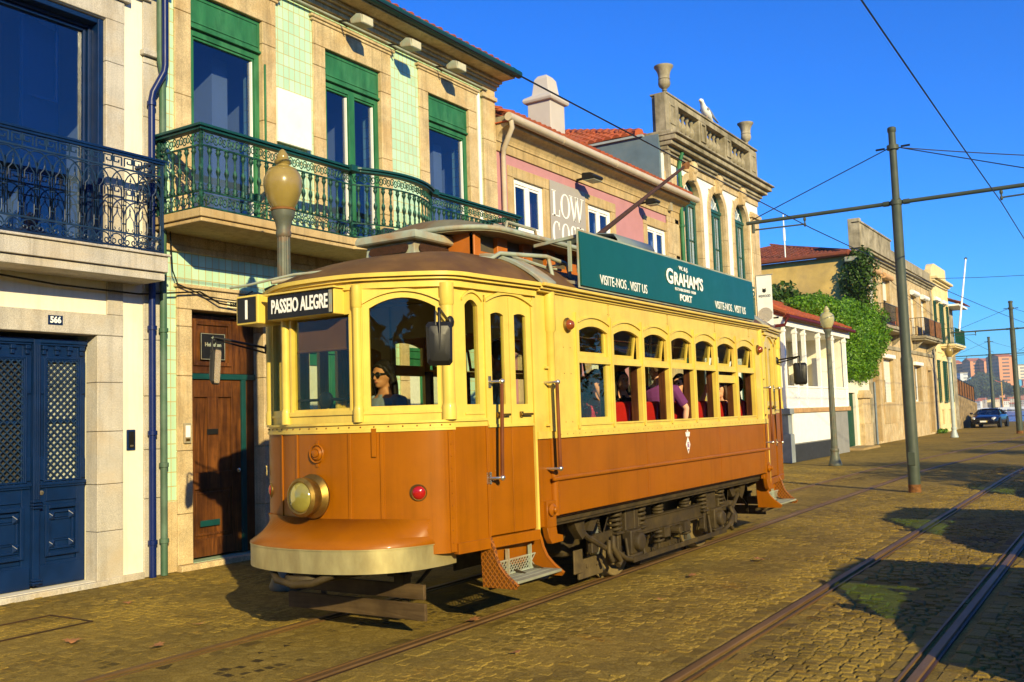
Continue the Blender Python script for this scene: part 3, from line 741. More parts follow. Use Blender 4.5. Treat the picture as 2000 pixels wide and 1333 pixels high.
# number plate and door bell
NAVY = M('navy_enamel', (.006,.02,.07), .25, 0, .05, 5, 0, coat=.4)
npl = MB().box(6.245, 6.425, YF-.036, YF-.029, 3.015, 3.125).build('house_number', NAVY, A, bevel=.003)
text('566', .098, LETW, npl, 'digits', TM((6.335, YF-.037, 3.07)), weight=.004, xs=.9)
dbm = MB().box(7.27, 7.39, YF-.022, YF, 1.55, 1.80).build('door_bell', BLUE, A, bevel=.01)
MB().box(7.292, 7.368, YF-.028, YF-.022, 1.575, 1.775).build('bell_panel', BLACK, dbm); MB().box(7.31, 7.35, YF-.031, YF-.028, 1.595, 1.615).build('bell_button', CHROME, dbm)

# ---------------- pale green tiled house
B = thing('tiled_house', 'pale green tiled house with granite window frames, green shutters and a long iron balcony', 'house', (11.5, 10.3, 0))
WB = [(8.24, 9.5), (10.79, 12.11), (13.4, 14.65)]; ZB0, ZB1 = 4.47, 7.65
DB = [(8.23, 9.45), (10.35, 11.55), (12.7, 13.9)]
holes = [(a, b_, ZB0, ZB1) for a, b_ in WB] + [(a, b_, .07, 3.34) for a, b_ in DB]
wallmesh(MB(), 7.835, 15.1, -.05, 8.7, YF, YF+.42, holes).build('wall', TILE, B)
g = MB(); y0 = YF-.03
for a, b_ in WB:
    surround(g, a, b_, ZB0, ZB1, .262, y0, YF+.25, .40, joints=.95)
    g.box(a-.33, b_+.33, y0-.05, YF, ZB1+.405, ZB1+.45); g.box(a-.30, b_+.30, y0-.025, YF, ZB1+.36, ZB1+.403)
for a, b_ in DB:
    surround(g, a, b_, .07, 3.34, .235, y0, YF+.25, .27, joints=.8)
    g.box(a-.27, b_+.27, y0-.04, YF, 3.612, 3.66)
g.box(7.835, 15.1, y0-.012, YF, 4.075, 4.16); g.box(7.835, 15.1, y0+.012, YF, 4.165, 4.30)
g.box(7.84, 7.99, y0+.005, YF, 0, .88); g.box(9.69, 10.11, y0+.005, YF, 0, .88); g.box(11.8, 12.46, y0+.005, YF, 0, .88); g.box(14.14, 15.1, y0+.005, YF, 0, .88)
g.box(8.0, 9.7, YF-.10, YF+.25, -.03, .066); g.box(10.1, 15.0, YF-.08, YF+.25, -.03, .066)
z = 0
while z < 8.1: g.box(15.105, 15.53, y0-.02, YF+.4, z, z+.794); z += .8
g.box(15.06, 15.56, y0-.06, YF+.4, 8.02, 8.1)
g.build_each('stone_trim', GRAN, B, bevel=.007, seg=1)
c = MB()
for k, (d, za, zb) in enumerate(((.04, 8.19, 8.24), (.09, 8.244, 8.31), (.14, 8.314, 8.36), (.2, 8.364, 8.42))): c.box(7.84, 15.53+d*.3, YF-d, YF+.3, za, zb)
c.box(7.7, 15.62, 9.82, YF+.3, 8.425, 8.47)
c.build('cornice', GRAN, B, bevel=.008)
MB().tube([(7.6, 9.78, 8.52), (15.72, 9.78, 8.52)], .075, 12).tube([(15.45,9.78,8.52),(15.50,9.78,8.52)], .083, 12).tube([(12.0,9.78,8.52),(12.05,9.78,8.52)], .083, 12).build('gutter', IRONT, B, smooth=40)
rt = MB(); rooftiles(rt, (7.7, 9.84, 8.56), (1,0,0), (0,.9,.42), 39, 5, seed=5); rt.build('roof', ORTILE, B)
MB().box(14.93, 15.0, YF-.06, YF-.001, .9, 8.05).build('white_downpipe', WHITE, B, bevel=.02)
pipe_run([(7.735,10.2,.0),(7.735,10.2,6.35),(7.70,10.2,6.5),(7.70,10.2,8.0)], .043, PIPEG, B, collars=[(7.735,10.2,.42),(7.735,10.2,1.35),(7.735,10.2,3.03),(7.735,10.2,5.0)])
rooms(B, 7.9, 15.0, YF+.42, 3.5, [0, 4.1, 8.4], ROOM, (9.9, 12.7))
for i, (a, b_) in enumerate(WB):
    w = empty_part('balcony_window', B); y = YF+.05; f = MB(); f.box(a, b_, y-.02, y+.1, 7.2, ZB1); frame_box(f, a+.03, b_-.03, 7.25, ZB1-.05, y-.032, y-.02, .02)
    f.box(a, b_, y-.05, y+.02, 7.165, 7.2)
    f.build('shutter_box', GREENP, w, bevel=.006)
    f = MB(); frame_box(f, a, b_, ZB0, 7.16, y, y+.1, .085)
    if i == 1: f.box((a+b_)/2-.07, (a+b_)/2+.07, y-.01, y+.09, ZB0+.085, 7.075)
    frame_box(f, a+.09, b_-.09, ZB0+.09, 7.07, y+.02, y+.09, .03)
    f.build('window_frame', GREENP, w, bevel=.006)
    wf = MB()
    for xx in ((b_-.13,) if i != 1 else ((a+b_)/2-.1, b_-.13)): wf.box(xx-.008, xx+.008, y+.012, y+.07, ZB0+.15, 7.02)
    wf.build('white_bead', WHITE, w)
    MB().box(a+.08, b_-.08, y+.05, y+.056, ZB0+.06, 7.1).build('pane', PANE, w)
    if i == 0:
        MB().tube([(b_+.02, YF-.05, 4.6), (b_+.02, YF-.05, 7.0)], .016, 8).build('shutter_bar', GREENP, w)
# interior walls that catch the sun through the upper windows, with a sofa
SOFA = M('mustard_cloth', (.42,.27,.03), .85, 0, .1, 8, .3)
MB().box(9.02, 9.3, YF+.5, YF+1.1, 4.2, 7.1).box(11.75, 12.0, YF+.5, YF+1.2, 4.2, 7.0).box(14.2, 14.45, YF+.5, YF+1.3, 4.2, 7.0).build('inner_wall', ROOM, B)
for k, xx in enumerate((8.95, 11.4)):
    o = MB().box(xx-.38, xx+.38, YF+.55, YF+.62, 4.55, 5.02).box(xx-.38, xx+.38, YF+.62, YF+1.1, 4.4, 4.6).build('armchair', SOFA, None, bevel=.04)
    tag(o, ['mustard armchair behind the first balcony window of the tiled house', 'mustard armchair behind the middle balcony window of the tiled house'][k], 'armchair')
# brown wooden door of the tiled house
d = empty_part('wooden_door', B); a, b_ = DB[0]; y = YF+.17
f = MB(); f.box(a, b_, y, y+.05, 2.52, 3.30); frame_box(f, a+.17, b_-.42, 2.62, 3.22, y-.025, y, .05)
f.build('transom_panel', DWOOD, d, bevel=.006)
f = MB(); f.box(a, b_, y-.03, y+.07, 2.44, 2.515); f.box(a, a+.03, y-.03, y+.07, .08, 2.44); f.box(9.20, 9.275, y-.03, y+.07, .08, 2.44)
f.build('green_frame', IRONT, d, bevel=.006)
f = MB(); x0, x1 = a+.03, 9.2; f.box(x0, x1, y+.03, y+.06, .1, 2.43); W2 = .16
f.box(x0, x0+W2, y, y+.03, .1, 2.43); f.box(x1-W2, x1, y, y+.03, .1, 2.43)
for za, zb in ((.1, .33), (.98, 1.2), (2.2, 2.43)): f.box(x0+W2, x1-W2, y, y+.03, za, zb)
f.box((x0+x1)/2-.09, (x0+x1)/2+.09, y+.002, y+.03, 1.2, 2.2)
frame_box(f, x0+W2+.02, x1-W2-.02, .37, .94, y+.012, y+.03, .03)
f.build('door_leaf', DWOOD, d, bevel=.006)
MB().box(9.28, b_, y+.01, y+.06, .08, 2.44).build('side_panel', DWOOD, d, bevel=.004)
MB().box(8.5, 8.82, y-.012, y+.004, .49, .57).build('letter_plate', IRONT, d, bevel=.006)
MB().box(8.62, 8.80, y-.014, y+.004, 1.70, 1.775).build('letter_slot', BLACK, d, bevel=.004)
MB().lathe([(.012,0),(.012,.04),(.03,.05),(.03,.07),(.0,.08)], (9.10, y, 1.2), (0,-1,0), 14).build('door_knob', CHROME, d, smooth=40)
pl = MB().box(8.49, 8.90, y-.045, y-.03, 2.70, 3.06).build('door_plaque', BLACK, d, bevel=.004)
star = [(8.695 + (.035 if k % 2 == 0 else .015)*sin(pi*k/5), 2.995 + (.035 if k % 2 == 0 else .015)*cos(pi*k/5)) for k in range(10)]
pm = MB(); pm.prism(star, y-.047, y-.045); frame_box(pm, 8.495, 8.895, 2.705, 3.055, y-.048, y-.045, .006); pm.build('plaque_star', GREYP, pl)
text('Heineken', .075, GREYP, pl, 'plaque_lettering', TM((8.695, y-.047, 2.905)), weight=.002, xs=.95); text('xpert', .06, GREYP, pl, 'plaque_lettering', TM((8.715, y-.047, 2.82)), xs=.95)
num = MB().box(8.80, 9.0, YF-.047, YF-.036, 3.405, 3.50).build('house_number', M('cream_enamel', (.75,.68,.45), .3, 0, .05, 5, 0), B, bevel=.003)
text('558', .085, BLACK, num, 'digits', TM((8.90, YF-.048, 3.452)), weight=.004, xs=.9)
ic = MB().box(8.075, 8.185, YF-.06, YF-.03, 1.60, 1.86).build('intercom', GREYP, B, bevel=.008)
MB().box(8.095, 8.165, YF-.066, YF-.06, 1.68, 1.83).build('speaker_panel', WHITE, ic); MB().box(8.10, 8.16, YF-.067, YF-.06, 1.63, 1.665).build('call_button', BRASS, ic)
# green doors with frosted panes behind the tram
for a, b_ in DB[1:]:
    d = empty_part('green_door', B); y = YF+.12; f = MB(); m_ = (a+b_)/2
    for xa, xb in ((a, m_-.004), (m_+.004, b_)):
        f.box(xa, xa+.12, y, y+.06, .08, 2.85); f.box(xb-.12, xb, y, y+.06, .08, 2.85); f.box(xa+.12, xb-.12, y, y+.06, .08, 1.1); f.box(xa+.12, xb-.12, y, y+.06, 2.68, 2.85)
    f.box(a, b_, y-.02, y+.07, 2.86, 2.98); frame_box(f, a, b_, 2.99, 3.33, y, y+.06, .06)
    f.build('door_leaf', GREENP, d, bevel=.006)
    p = MB()
    for xa, xb in ((a+.12, m_-.124), (m_+.124, b_-.12)): p.box(xa, xb, y+.025, y+.03, 1.1, 2.68)
    p.box(a+.06, b_-.06, y+.025, y+.03, 3.05, 3.27); p.build('frosted_pane', M('pale_frosted_glass', (.62,.64,.55), .3, 0, .1, 30, .8, 40, .01), d)
# white board between windows, floodlights
bd = MB().box(9.74, 10.42, YF-.075, YF-.035, 5.92, 6.72).build('blank_sign_board', WHITE, None, bevel=.003); tag(bd, 'blank white board fixed between the first two upper windows of the tiled house', 'sign')
for k, x in enumerate((11.2, 12.42, 13.72)):
    t = thing('floodlight', ['floodlight under the eaves above the middle balcony window', 'floodlight under the eaves between the middle and right balcony windows', 'floodlight under the eaves above the right balcony window'][k], 'floodlight', (x, 9.95, 8.1), 'floodlights under the eaves of the tiled house')
    m = MB(); m.prism([(9.74, 8.02), (9.98, 8.06), (10.0, 8.14), (9.86, 8.2), (9.76, 8.17)], x-.14, x+.14, 'yz'); m.build('housing', GREYP, t, bevel=.015)
    MB().box(x-.12, x+.12, 9.735, 9.745, 8.035, 8.155).build('lamp_glass', M('floodlight_glass', (.55,.52,.35), .15, 0, .1, 8, .1), t)
    MB().tube([(x-.16, 10.0, 8.1), (x-.16, 10.2, 8.15), (x+.1, 10.27, 8.16)], .014, 8).build('bracket', BLACK, t)
tag(MB().tube([(7.9, 10.22, 8.17), (11, 10.21, 8.175), (15.2, 10.22, 8.17)], .022, 8).build('conduit', GREYP, B, smooth=60))
# iron balcony with the bowed middle
b = empty_part('balcony', B)
def bal_y(x):
    if 10.35 < x < 12.25:
        t = (x-10.35)/1.9; return 9.40 - .30*(sin(pi*t)**.8)
    return 9.40
path = [(7.68, 10.27), (7.68, 9.40)] + [(7.68 + (10.35-7.68)*k/6, 9.40) for k in range(1, 7)] + [(10.35+1.9*k/16, bal_y(10.35+1.9*k/16)) for k in range(1, 16)] + [(12.25+2.6*k/6, 9.40) for k in range(0, 7)] + [(14.85, 10.27)]
def ribbon(mb, off_in, off_out, z0, z1):
    # sweep a rectangle along the balcony edge; positive offset = outwards
    m = len(path); rings = []
    for i in range(m):
        a = Vector(path[max(0, i-1)]); c_ = Vector(path[min(m-1, i+1)]); p = Vector(path[i])
        if i == 1: n_ = Vector((-1, -1))
        elif i == m-2: n_ = Vector((1, -1))
        else:
            d_ = (c_-a).normalized(); n_ = Vector((d_.y, -d_.x)); n_ = -n_ if i < 0 else n_
        if i == 0: n_ = Vector((-1, 0))
        if i == m-1: n_ = Vector((1, 0))
        q0 = p + n_*off_in; q1 = p + n_*off_out
        rings.append([(q0.x,q0.y,z0),(q1.x,q1.y,z0),(q1.x,q1.y,z1),(q0.x,q0.y,z1)])
    mb.loft(rings)
def slab(mb, off, z0, z1):
    poly = []
    m = len(path)
    for i in range(m):
        p = Vector(path[i]); n_ = Vector((-1, 0)) if i == 0 else (Vector((1, 0)) if i == m-1 else (Vector((-1,-1)) if i == 1 else (Vector((1,-1)) if i == m-2 else Vector((0,-1)))))
        q = p + n_*off; poly.append((q.x, q.y if 0 < i < m-1 else YF+.02))
    mb.prism(poly, z0, z1, 'xy')
s = MB(); slab(s, .06, 4.355, 4.46); slab(s, .03, 4.30, 4.352)
s.build('slab', OCHRE, b, bevel=.01)
h = MB(); ribbon(h, -.075, .085, 5.47, 5.505); ribbon(h, -.05, .055, 5.435, 5.469)
h.box(10.26, 10.44, 9.28, 9.5, 5.43, 5.52); h.box(12.16, 12.34, 9.28, 9.5, 5.43, 5.52); h.build('handrail', IRONT, b, bevel=.006)
r = MB(); ribbon(r, -.008, .012, 5.245, 5.265); ribbon(r, -.008, .012, 4.675, 4.695); ribbon(r, -.008, .012, 4.475, 4.495)
for (x, y) in ((7.68,9.40),(10.35,9.40),(12.25,9.40),(14.85,9.40),(7.68,10.2)): r.box(x-.018, x+.018, y-.018, y+.018, 4.46, 5.44)
bal = [(.012,0),(.03,.004),(.034,.03),(.022,.05),(.032,.075),(.018,.1),(.014,.14),(.018,.18),(.012,.2),(.024,.235),(.03,.265),(.024,.3),(.012,.33),(.016,.36),(.011,.42),(.015,.455),(.022,.475),(.034,.5),(.022,.525),(.032,.545),(.012,.553)]
# walk along the path at equal steps
acc = []; step = .133
pts = [Vector((p[0], p[1], 0)) for p in path]; carry = step*.5
for i in range(len(pts)-1):
    a, c_ = pts[i], pts[i+1]; L = (c_-a).length; d_ = (c_-a)/L; t = carry
    while t < L: acc.append((a + d_*t, d_)); t += step
    carry = t - L
bm0 = MB().lathe([(r_, h_) for r_, h_ in bal], (0,0,0), n=8)
for k, (p, d_) in enumerate(acc):
    if k == 0:
        off0 = OFF[b.name]; OFF['_zero'] = Vector((0,0,0)); first = MB().join(bm0).xf(Matrix.Translation(p + Vector((0,0,4.692)))).build('baluster', IRON, b, smooth=55); f0 = p.copy()
    else:
        o = first.copy(); COL.objects.link(o); o.location = first.location + (p - f0)
    for zc, R_ in ((4.585, .058), (5.35, .055)):
        for sg in (-1, 1):
            c0 = p + d_*(.033*sg); sp = []
            for q in range(14):
                a = q*.62 + (0 if sg > 0 else pi); rr = R_*(1 - q/17)
                v = c0 + d_*(rr*cos(a)*.75); sp.append((v.x, v.y, zc + rr*sin(a)*1.25))
            r.tube(sp, .0085, 4)
r.build('scroll_frieze', IRON, b, smooth=60)

# ---------------- pink house
C = thing('pink_house', 'low pink rendered house with white windows and a beige gutter beside the tiled house', 'house', (20, 10.3, 0))
WC = [(16.18, 17.36), (19.32, 20.5), (22.52, 23.7)]; ZC = (4.75, 6.64)
DC = [(16.4, 17.6), (19.2, 20.5), (22.4, 23.6)]
wallmesh(MB(), 15.56, 24.72, -.05, 7.06, YF, YF+.42, [(a, b_, *ZC) for a, b_ in WC] + [(a, b_, .07, 3.0) for a, b_ in DC]).build('wall', PINK, C)
g = MB()
for a, b_ in WC: surround(g, a, b_, ZC[0], ZC[1], .22, YF-.02, YF+.2, .22, joints=2.5)
for a, b_ in DC: surround(g, a, b_, .07, 3.0, .28, YF-.02, YF+.2, .25, joints=1)
g.box(24.3, 24.72, YF-.03, YF+.1, 0, 7.06); g.box(15.9, 24.3, YF-.02, YF, 0, .8) if False else None
g.build_each('stone_trim', OCHRE, C, bevel=.006, seg=1)
c = MB()
c.prism([(YF+.42,7.065),(YF-.035,7.065),(YF-.035,7.25),(YF-.06,7.255),(YF-.06,7.29),(YF-.075,7.34),(YF-.11,7.40),(YF-.17,7.455),(YF-.25,7.495),(YF-.33,7.515),(YF-.33,7.58),(YF+.42,7.58)], 15.54, 24.74, 'yz')
c.build('cornice', OCHRE, C, bevel=.01)
GUT = M('beige_gutter', (.52,.44,.33), .4, 0, .1, 3, .1)
m = MB().tube([(15.42, 9.88, 7.64), (25.0, 9.88, 7.64)], .085, 12)
for x in (17.5, 20, 22.5): m.tube([(x, 9.88, 7.64), (x+.05, 9.88, 7.64)], .094, 12)
m.tube([(15.5, 9.88, 7.64), (15.52, 9.86, 7.44), (15.66, 10.16, 7.1), (15.72, 10.22, 6.95), (15.72, 10.22, .1)], .05, 10); m.build('gutter', GUT, C, smooth=50)
rt = MB(); rooftiles(rt, (15.5, 9.9, 7.7), (1,0,0), Vector((0,.9,.40)).normalized(), 46, 16, seed=8); rt.box(15.5, 24.7, 9.95, 14.9, 7.58, 7.6)
rt.build('roof', ORTILE, C)
MB().box(15.55, 15.75, 9.9, 10.3, 7.6, 7.72).build('roof_end_stone', GRAND, C)
CHM = M('chimney_render', (.50,.46,.42), .85, 0, .06, 2, .2)
x0, x1, yc0, yc1 = 19.86, 20.56, 11.5, 12.15
m = MB(); m.box(x0, x1, yc0, yc1, 7.9, 9.62)
m.loft([[(x0-.07,yc0-.07,9.5),(x1+.07,yc0-.07,9.5),(x1+.07,yc1+.07,9.5),(x0-.07,yc1+.07,9.5)],[(x0-.10,yc0-.10,9.56),(x1+.10,yc0-.10,9.56),(x1+.10,yc1+.10,9.56),(x0-.10,yc1+.10,9.56)],[(x0-.08,yc0-.08,9.62),(x1+.08,yc0-.08,9.62),(x1+.08,yc1+.08,9.62),(x0-.08,yc1+.08,9.62)],[(x0+.08,yc0+.08,9.72),(x1-.08,yc0+.08,9.72),(x1-.08,yc1-.08,9.72),(x0+.08,yc1-.08,9.72)],
        [(x0+.13,yc0+.13,10.12),(x1-.13,yc0+.13,10.12),(x1-.13,yc1-.13,10.12),(x0+.13,yc1-.13,10.12)],[(x0+.2,yc0+.2,10.22),(x1-.2,yc0+.2,10.22),(x1-.2,yc1-.2,10.22),(x0+.2,yc1-.2,10.22)]])
m.build('chimney', CHM, C, bevel=.015)
for a, b_ in WC:
    mm = (a+b_)/2
    window(C, a, b_, *ZC, YF+.03, WHITE, .10, (mm,), (5.62,), .10, .07)
    f = MB(); 
    for xa, xb in ((a+.1, mm-.05), (mm+.05, b_-.1)):
        for za, zb in ((4.87, 5.56), (5.68, 6.53)): frame_box(f, xa, xb, za, zb, YF+.045, YF+.08, .04)
    f.build('casement', WHITE, C)
for a, b_ in DC:
    f = MB(); f.box(a, b_, YF+.12, YF+.17, .08, 2.98); frame_box(f, a+.1, b_-.1, .3, 2.7, YF+.1, YF+.12, .08); f.build('door', WHITE, C, bevel=.006)
rooms(C, 15.6, 24.6, YF+.42, 3.0, [0, 3.9, 7.0], ROOM, (18.4, 21.5))
cur = MB()
for a, b_ in WC: cur.box(a+.1, a+.32, YF+.3, YF+.32, 4.8, 6.6); cur.box(b_-.36, b_-.08, YF+.3, YF+.32, 4.8, 6.6)
cur.build_each('curtain', WHITE, C)
SIGNM = M('grey_banner_cloth', (.36,.335,.315), .7, 0, .04, 3, .1)
sg = thing('wall_banner', 'grey LOW COST banner with white serif letters hanging on the pink house', 'banner', (18.36, 10.27, 4.6))
MB().box(17.57, 19.13, YF-.05, YF-.03, 4.5, 6.86).build('cloth', SIGNM, sg, bevel=.004)
def serif(word, x0, z0, h, lw, parent, gap=.08):
    m = MB(); t = h*.075; T_ = h*.14; y0, y1 = YF-.056, YF-.05; x = x0
    for ch in word:
        w_ = lw*h
        if ch in 'OCS':
            w_ *= 1.0
            def arc(cx, cz, rx, rz, a0, a1, n=22):
                o = []; i_ = []
                for k in range(n+1):
                    a = a0+(a1-a0)*k/n; th = t*.7 + (T_-t*.7)*abs(cos(a))
                    o.append((cx+rx*cos(a), cz+rz*sin(a))); i_.append((cx+(rx-th)*cos(a), cz+(rz-t*.7)*sin(a)))
                for k in range(n):
                    m.prism([o[k], o[k+1], i_[k+1], i_[k]], y0, y1)
            cx = x+w_/2
            if ch == 'O': arc(cx, z0+h/2, w_/2, h/2, 0, 2*pi, 30)
            if ch == 'C': arc(cx, z0+h/2, w_/2, h/2, .22*pi, 1.78*pi, 26); m.box(cx+w_*.32, cx+w_*.36, y0, y1, z0+h*.66, z0+h*.97)
            if ch == 'S':
                w_ *= .72; cx = x+w_/2; arc(cx, z0+h*.74, w_*.46, h*.26, .15*pi, 1.5*pi, 16); arc(cx, z0+h*.26, w_*.5, h*.26, -.85*pi, .5*pi, 16)
                m.box(cx+w_*.38, cx+w_*.43, y0, y1, z0+h*.7, z0+h*.98); m.box(cx-w_*.5, cx-w_*.45, y0, y1, z0+h*.03, z0+h*.3)
        else:
            def stem(cx, z_0=z0, z_1=z0+h, q=T_): m.box(cx-q/2, cx+q/2, y0, y1, z_0, z_1)
            def ser(cx, z, q=.3): m.box(cx-h*q/2, cx+h*q/2, y0, y1, z-t*.25, z+t*.25)
            if ch == 'L': w_ *= .78; stem(x+T_*1.2); ser(x+T_*1.2, z0+h); m.box(x, x+w_, y0, y1, z0, z0+t*.6); m.box(x+w_-t*.6, x+w_, y0, y1, z0+t*.6, z0+h*.28)
            if ch == 'E': w_ *= .75; stem(x+T_*1.2); m.box(x, x+w_, y0, y1, z0+h-t*.6, z0+h); m.box(x, x+w_, y0, y1, z0, z0+t*.6); m.box(x+T_, x+w_*.7, y0, y1, z0+h*.48, z0+h*.54); m.box(x+w_-t*.5, x+w_, y0, y1, z0+h*.75, z0+h)
            if ch == 'T': w_ *= .85; stem(x+w_/2); ser(x+w_/2, z0, .36); m.box(x, x+w_, y0, y1, z0+h-t*.6, z0+h); m.box(x, x+t*.5, y0, y1, z0+h*.78, z0+h-t*.6); m.box(x+w_-t*.5, x+w_, y0, y1, z0+h*.78, z0+h-t*.6)
            if ch in 'WAY':
                def dg(a, b_, q): m.prism([(a[0]-q/2, a[1]), (a[0]+q/2, a[1]), (b_[0]+q/2, b_[1]), (b_[0]-q/2, b_[1])], y0, y1)
                if ch == 'W':
                    w_ *= 1.25
                    for a, b_, q in (((0,1),(.27,0),T_), ((.27,0),(.5,1),t*.8), ((.5,1),(.74,0),T_), ((.74,0),(1,1),t*.8)): dg((x+w_*a[0], z0+h*a[1]), (x+w_*b_[0], z0+h*b_[1]), q)
                    for q in (0, .5, 1): ser(x+w_*q, z0+h, .26)
                if ch == 'A': w_ *= .95; dg((x, z0), (x+w_/2, z0+h), t*.8); dg((x+w_/2, z0+h), (x+w_, z0), T_); ser(x, z0, .25); ser(x+w_, z0, .25); m.box(x+w_*.2, x+w_*.75, y0, y1, z0+h*.32, z0+h*.37)
                if ch == 'Y': w_ *= .9; dg((x, z0+h), (x+w_/2, z0+h*.45), T_); dg((x+w_, z0+h), (x+w_/2, z0+h*.45), t*.8); stem(x+w_/2, z0, z0+h*.46); ser(x+w_/2, z0, .3); ser(x, z0+h, .25); ser(x+w_, z0+h, .25)
        x += w_ + gap*h
    return m.build('lettering', LETW, parent)
serif('LOW', 17.62, 6.10, .55, .76, sg, .08); serif('COST', 17.62, 5.46, .53, .66, sg, .08); serif('EASY', 17.68, 5.04, .34, .8, sg, .1)
# small spotlights on the pink house
for k, (x, lab) in enumerate(((18.8, 'black spotlight on the cornice above the grey LOW COST banner'), (22.0, 'small dark lamp fixed to the pink wall beside the trolley pole'))):
    t = thing('wall_spotlight', lab, 'spotlight', (x, 10.0, 7.05)); s_ = 1 if k == 0 else .55
    MB().prism([(10.02, 7.0), (9.72, 7.03), (9.70, 7.09), (9.80, 7.15), (10.02, 7.17)], x-.24*s_, x+.24*s_, 'yz').build('housing', BLACK, t, bevel=.03)
    MB().tube([(x, 10.0, 7.1), (x, 10.29, 7.08)], .03, 8).build('bracket', BLACK, t); MB().box(x-.2*s_, x+.2*s_, 9.72, 9.98, 6.99, 7.0).build('lamp_glass', GREYP, t)

# ---------------- house with urns and arched windows
D = thing('urn_house', 'tall narrow white house with three arched green windows and a balustraded parapet with urns', 'house', (27.8, 10.3, 0))
WD = [(24.98, 26.2), (27.02, 28.22), (29.06, 30.26)]; ZS = 7.78
holes = [(a, b_, 4.35, ZS + (b_-a)/2) for a, b_ in WD] + [(a, b_, .1, 3.0) for a, b_ in WD]
wallmesh(MB(), 23.75, 31.4, -.05, 8.8, YF, YF+.5, holes).build('wall', WHITE, D)
g = MB()
for a, b_ in WD:
    cx, R_ = (a+b_)/2, (b_-a)/2; w_ = .2
    for z0, z1 in ((4.35, 5.3), (5.306, 6.2), (6.206, 7.0), (7.006, ZS)): g.box(a-w_, a, YF-.04, YF+.3, z0, z1); g.box(b_, b_+w_, YF-.04, YF+.3, z0, z1)
    n = 14
    for k in range(n):
        a0, a1 = pi*k/n, pi*(k+1)/n
        g.prism([(cx+R_*cos(a0), ZS+R_*sin(a0)), (cx+(R_+w_)*cos(a0), ZS+(R_+w_)*sin(a0)), (cx+(R_+w_)*cos(a1), ZS+(R_+w_)*sin(a1)), (cx+R_*cos(a1), ZS+R_*sin(a1))], YF-.04, YF+.3)
        # spandrel filling between the square hole and the arch
    for sg_ in (-1, 1):
        poly = [(cx+sg_*R_, ZS+R_+.001)] + [(cx+sg_*R_*cos(pi/2*k/8), ZS+R_*sin(pi/2*k/8)) for k in range(9)]
        g.prism(poly, YF+.02, YF+.3)
    g.prism([(cx-.11, ZS+R_-.05), (cx+.11, ZS+R_-.05), (cx+.19, ZS+R_+.55), (cx-.19, ZS+R_+.55)], YF-.16, YF); g.ell((cx, YF-.13, ZS+R_+.33), .17, .12, .2, 10, 7); g.ell((cx, YF-.12, ZS+R_+.05), .1, .09, .13, 8, 6)
z = 0
for k in range(10): g.box(30.62, 31.36, YF-.05-.004*(k % 2), YF+.5, z, min(z+.86, 8.3)); g.box(23.78, 24.55, YF-.03-.004*(k % 2), YF+.3, z, min(z+.86, 8.3)); z += .866
g.box(30.55, 31.45, YF-.12, YF+.5, 8.1, 8.22); g.box(23.95, 31.4, YF-.045, YF+.1, 8.58, 8.75)
g.build('stone_trim', GRAN, D, bevel=.01, seg=1)
c = MB()
for d_, za, zb in ((.1, 8.76, 8.86), (.16, 8.864, 8.98), (.3, 8.984, 9.1), (.42, 9.104, 9.24), (.5, 9.244, 9.3), (.3, 9.304, 9.40)): c.box(23.80-d_*.3, 31.42+d_*.9, YF-d_, YF+.5, za, zb)
c.build('cornice', GRAND, D, bevel=.02)
p = MB(); p.box(23.95, 24.75, YF-.1, YF+.35, 9.41, 10.5); p.box(30.65, 31.35, YF-.1, YF+.35, 9.41, 10.42)
for xa, xb in ((26.3, 26.85), (28.4, 28.95)): p.box(xa, xb, YF-.08, YF+.3, 9.41, 10.42)
p.box(24.75, 30.65, YF-.06, YF+.3, 9.41, 9.62); p.box(24.7, 30.7, YF-.09, YF+.33, 10.30, 10.46); p.box(23.9, 31.4, YF-.13, YF+.38, 10.465, 10.52) 
p.prism([(10.16, 7.2), (10.16, 9.3), (10.2, 10.48), (10.5, 10.48), (10.5, 9.4), (10.62, 8.9), (10.62, 7.2)], 23.60+.2, 23.949, 'yz')
for xx in (24.3, 26.57, 28.67, 31.0): frame_box(p, xx-.19, xx+.19, 9.68, 10.25, YF-.125, YF-.08, .05)
p.build('parapet', GRAND, D, bevel=.015)
bb = [(.05,0),(.075,.03),(.04,.06),(.05,.1),(.095,.2),(.105,.27),(.08,.36),(.045,.45),(.04,.52),(.07,.58),(.05,.64),(.075,.68)]
f0 = None
for xa, xb in ((24.75, 26.3), (26.85, 28.4), (28.95, 30.65)):
    for k in range(5):
        x = xa + (xb-xa)*(k+.5)/5
        if f0 is None: f0 = MB().lathe(bb, (x, YF+.12, 9.62), n=12).build('baluster', GRAND, D, smooth=50); fx = x
        else: o = f0.copy(); COL.objects.link(o); o.location.x = f0.location.x + x - fx
URN = [(.20,0),(.22,.03),(.20,.07),(.10,.1),(.08,.2),(.13,.24),(.09,.28),(.14,.33),(.25,.42),(.285,.52),(.27,.64),(.25,.68),(.28,.71),(.26,.75),(.265,.85),(.30,1.0),(.38,1.14),(.44,1.2),(.45,1.25),(.42,1.26),(.36,1.18)]
for k, x in enumerate((24.3, 30.95)):
    u = MB().lathe([(r_*.60, h_*.68) for r_, h_ in URN], (x, YF+.1, 10.52 if k == 0 else 10.525), n=24).build('stone_urn', GRAND, None, smooth=40)
    tag(u, ['stone urn on the left end of the balustraded parapet, beside the blue-grey gable', 'stone urn on the right end of the balustraded parapet, against open sky'][k], 'urn', 'stone urns on the parapet')
DG = M('dark_green_window_paint', (.008,.075,.06), .4, 0, .15, 6, .1)
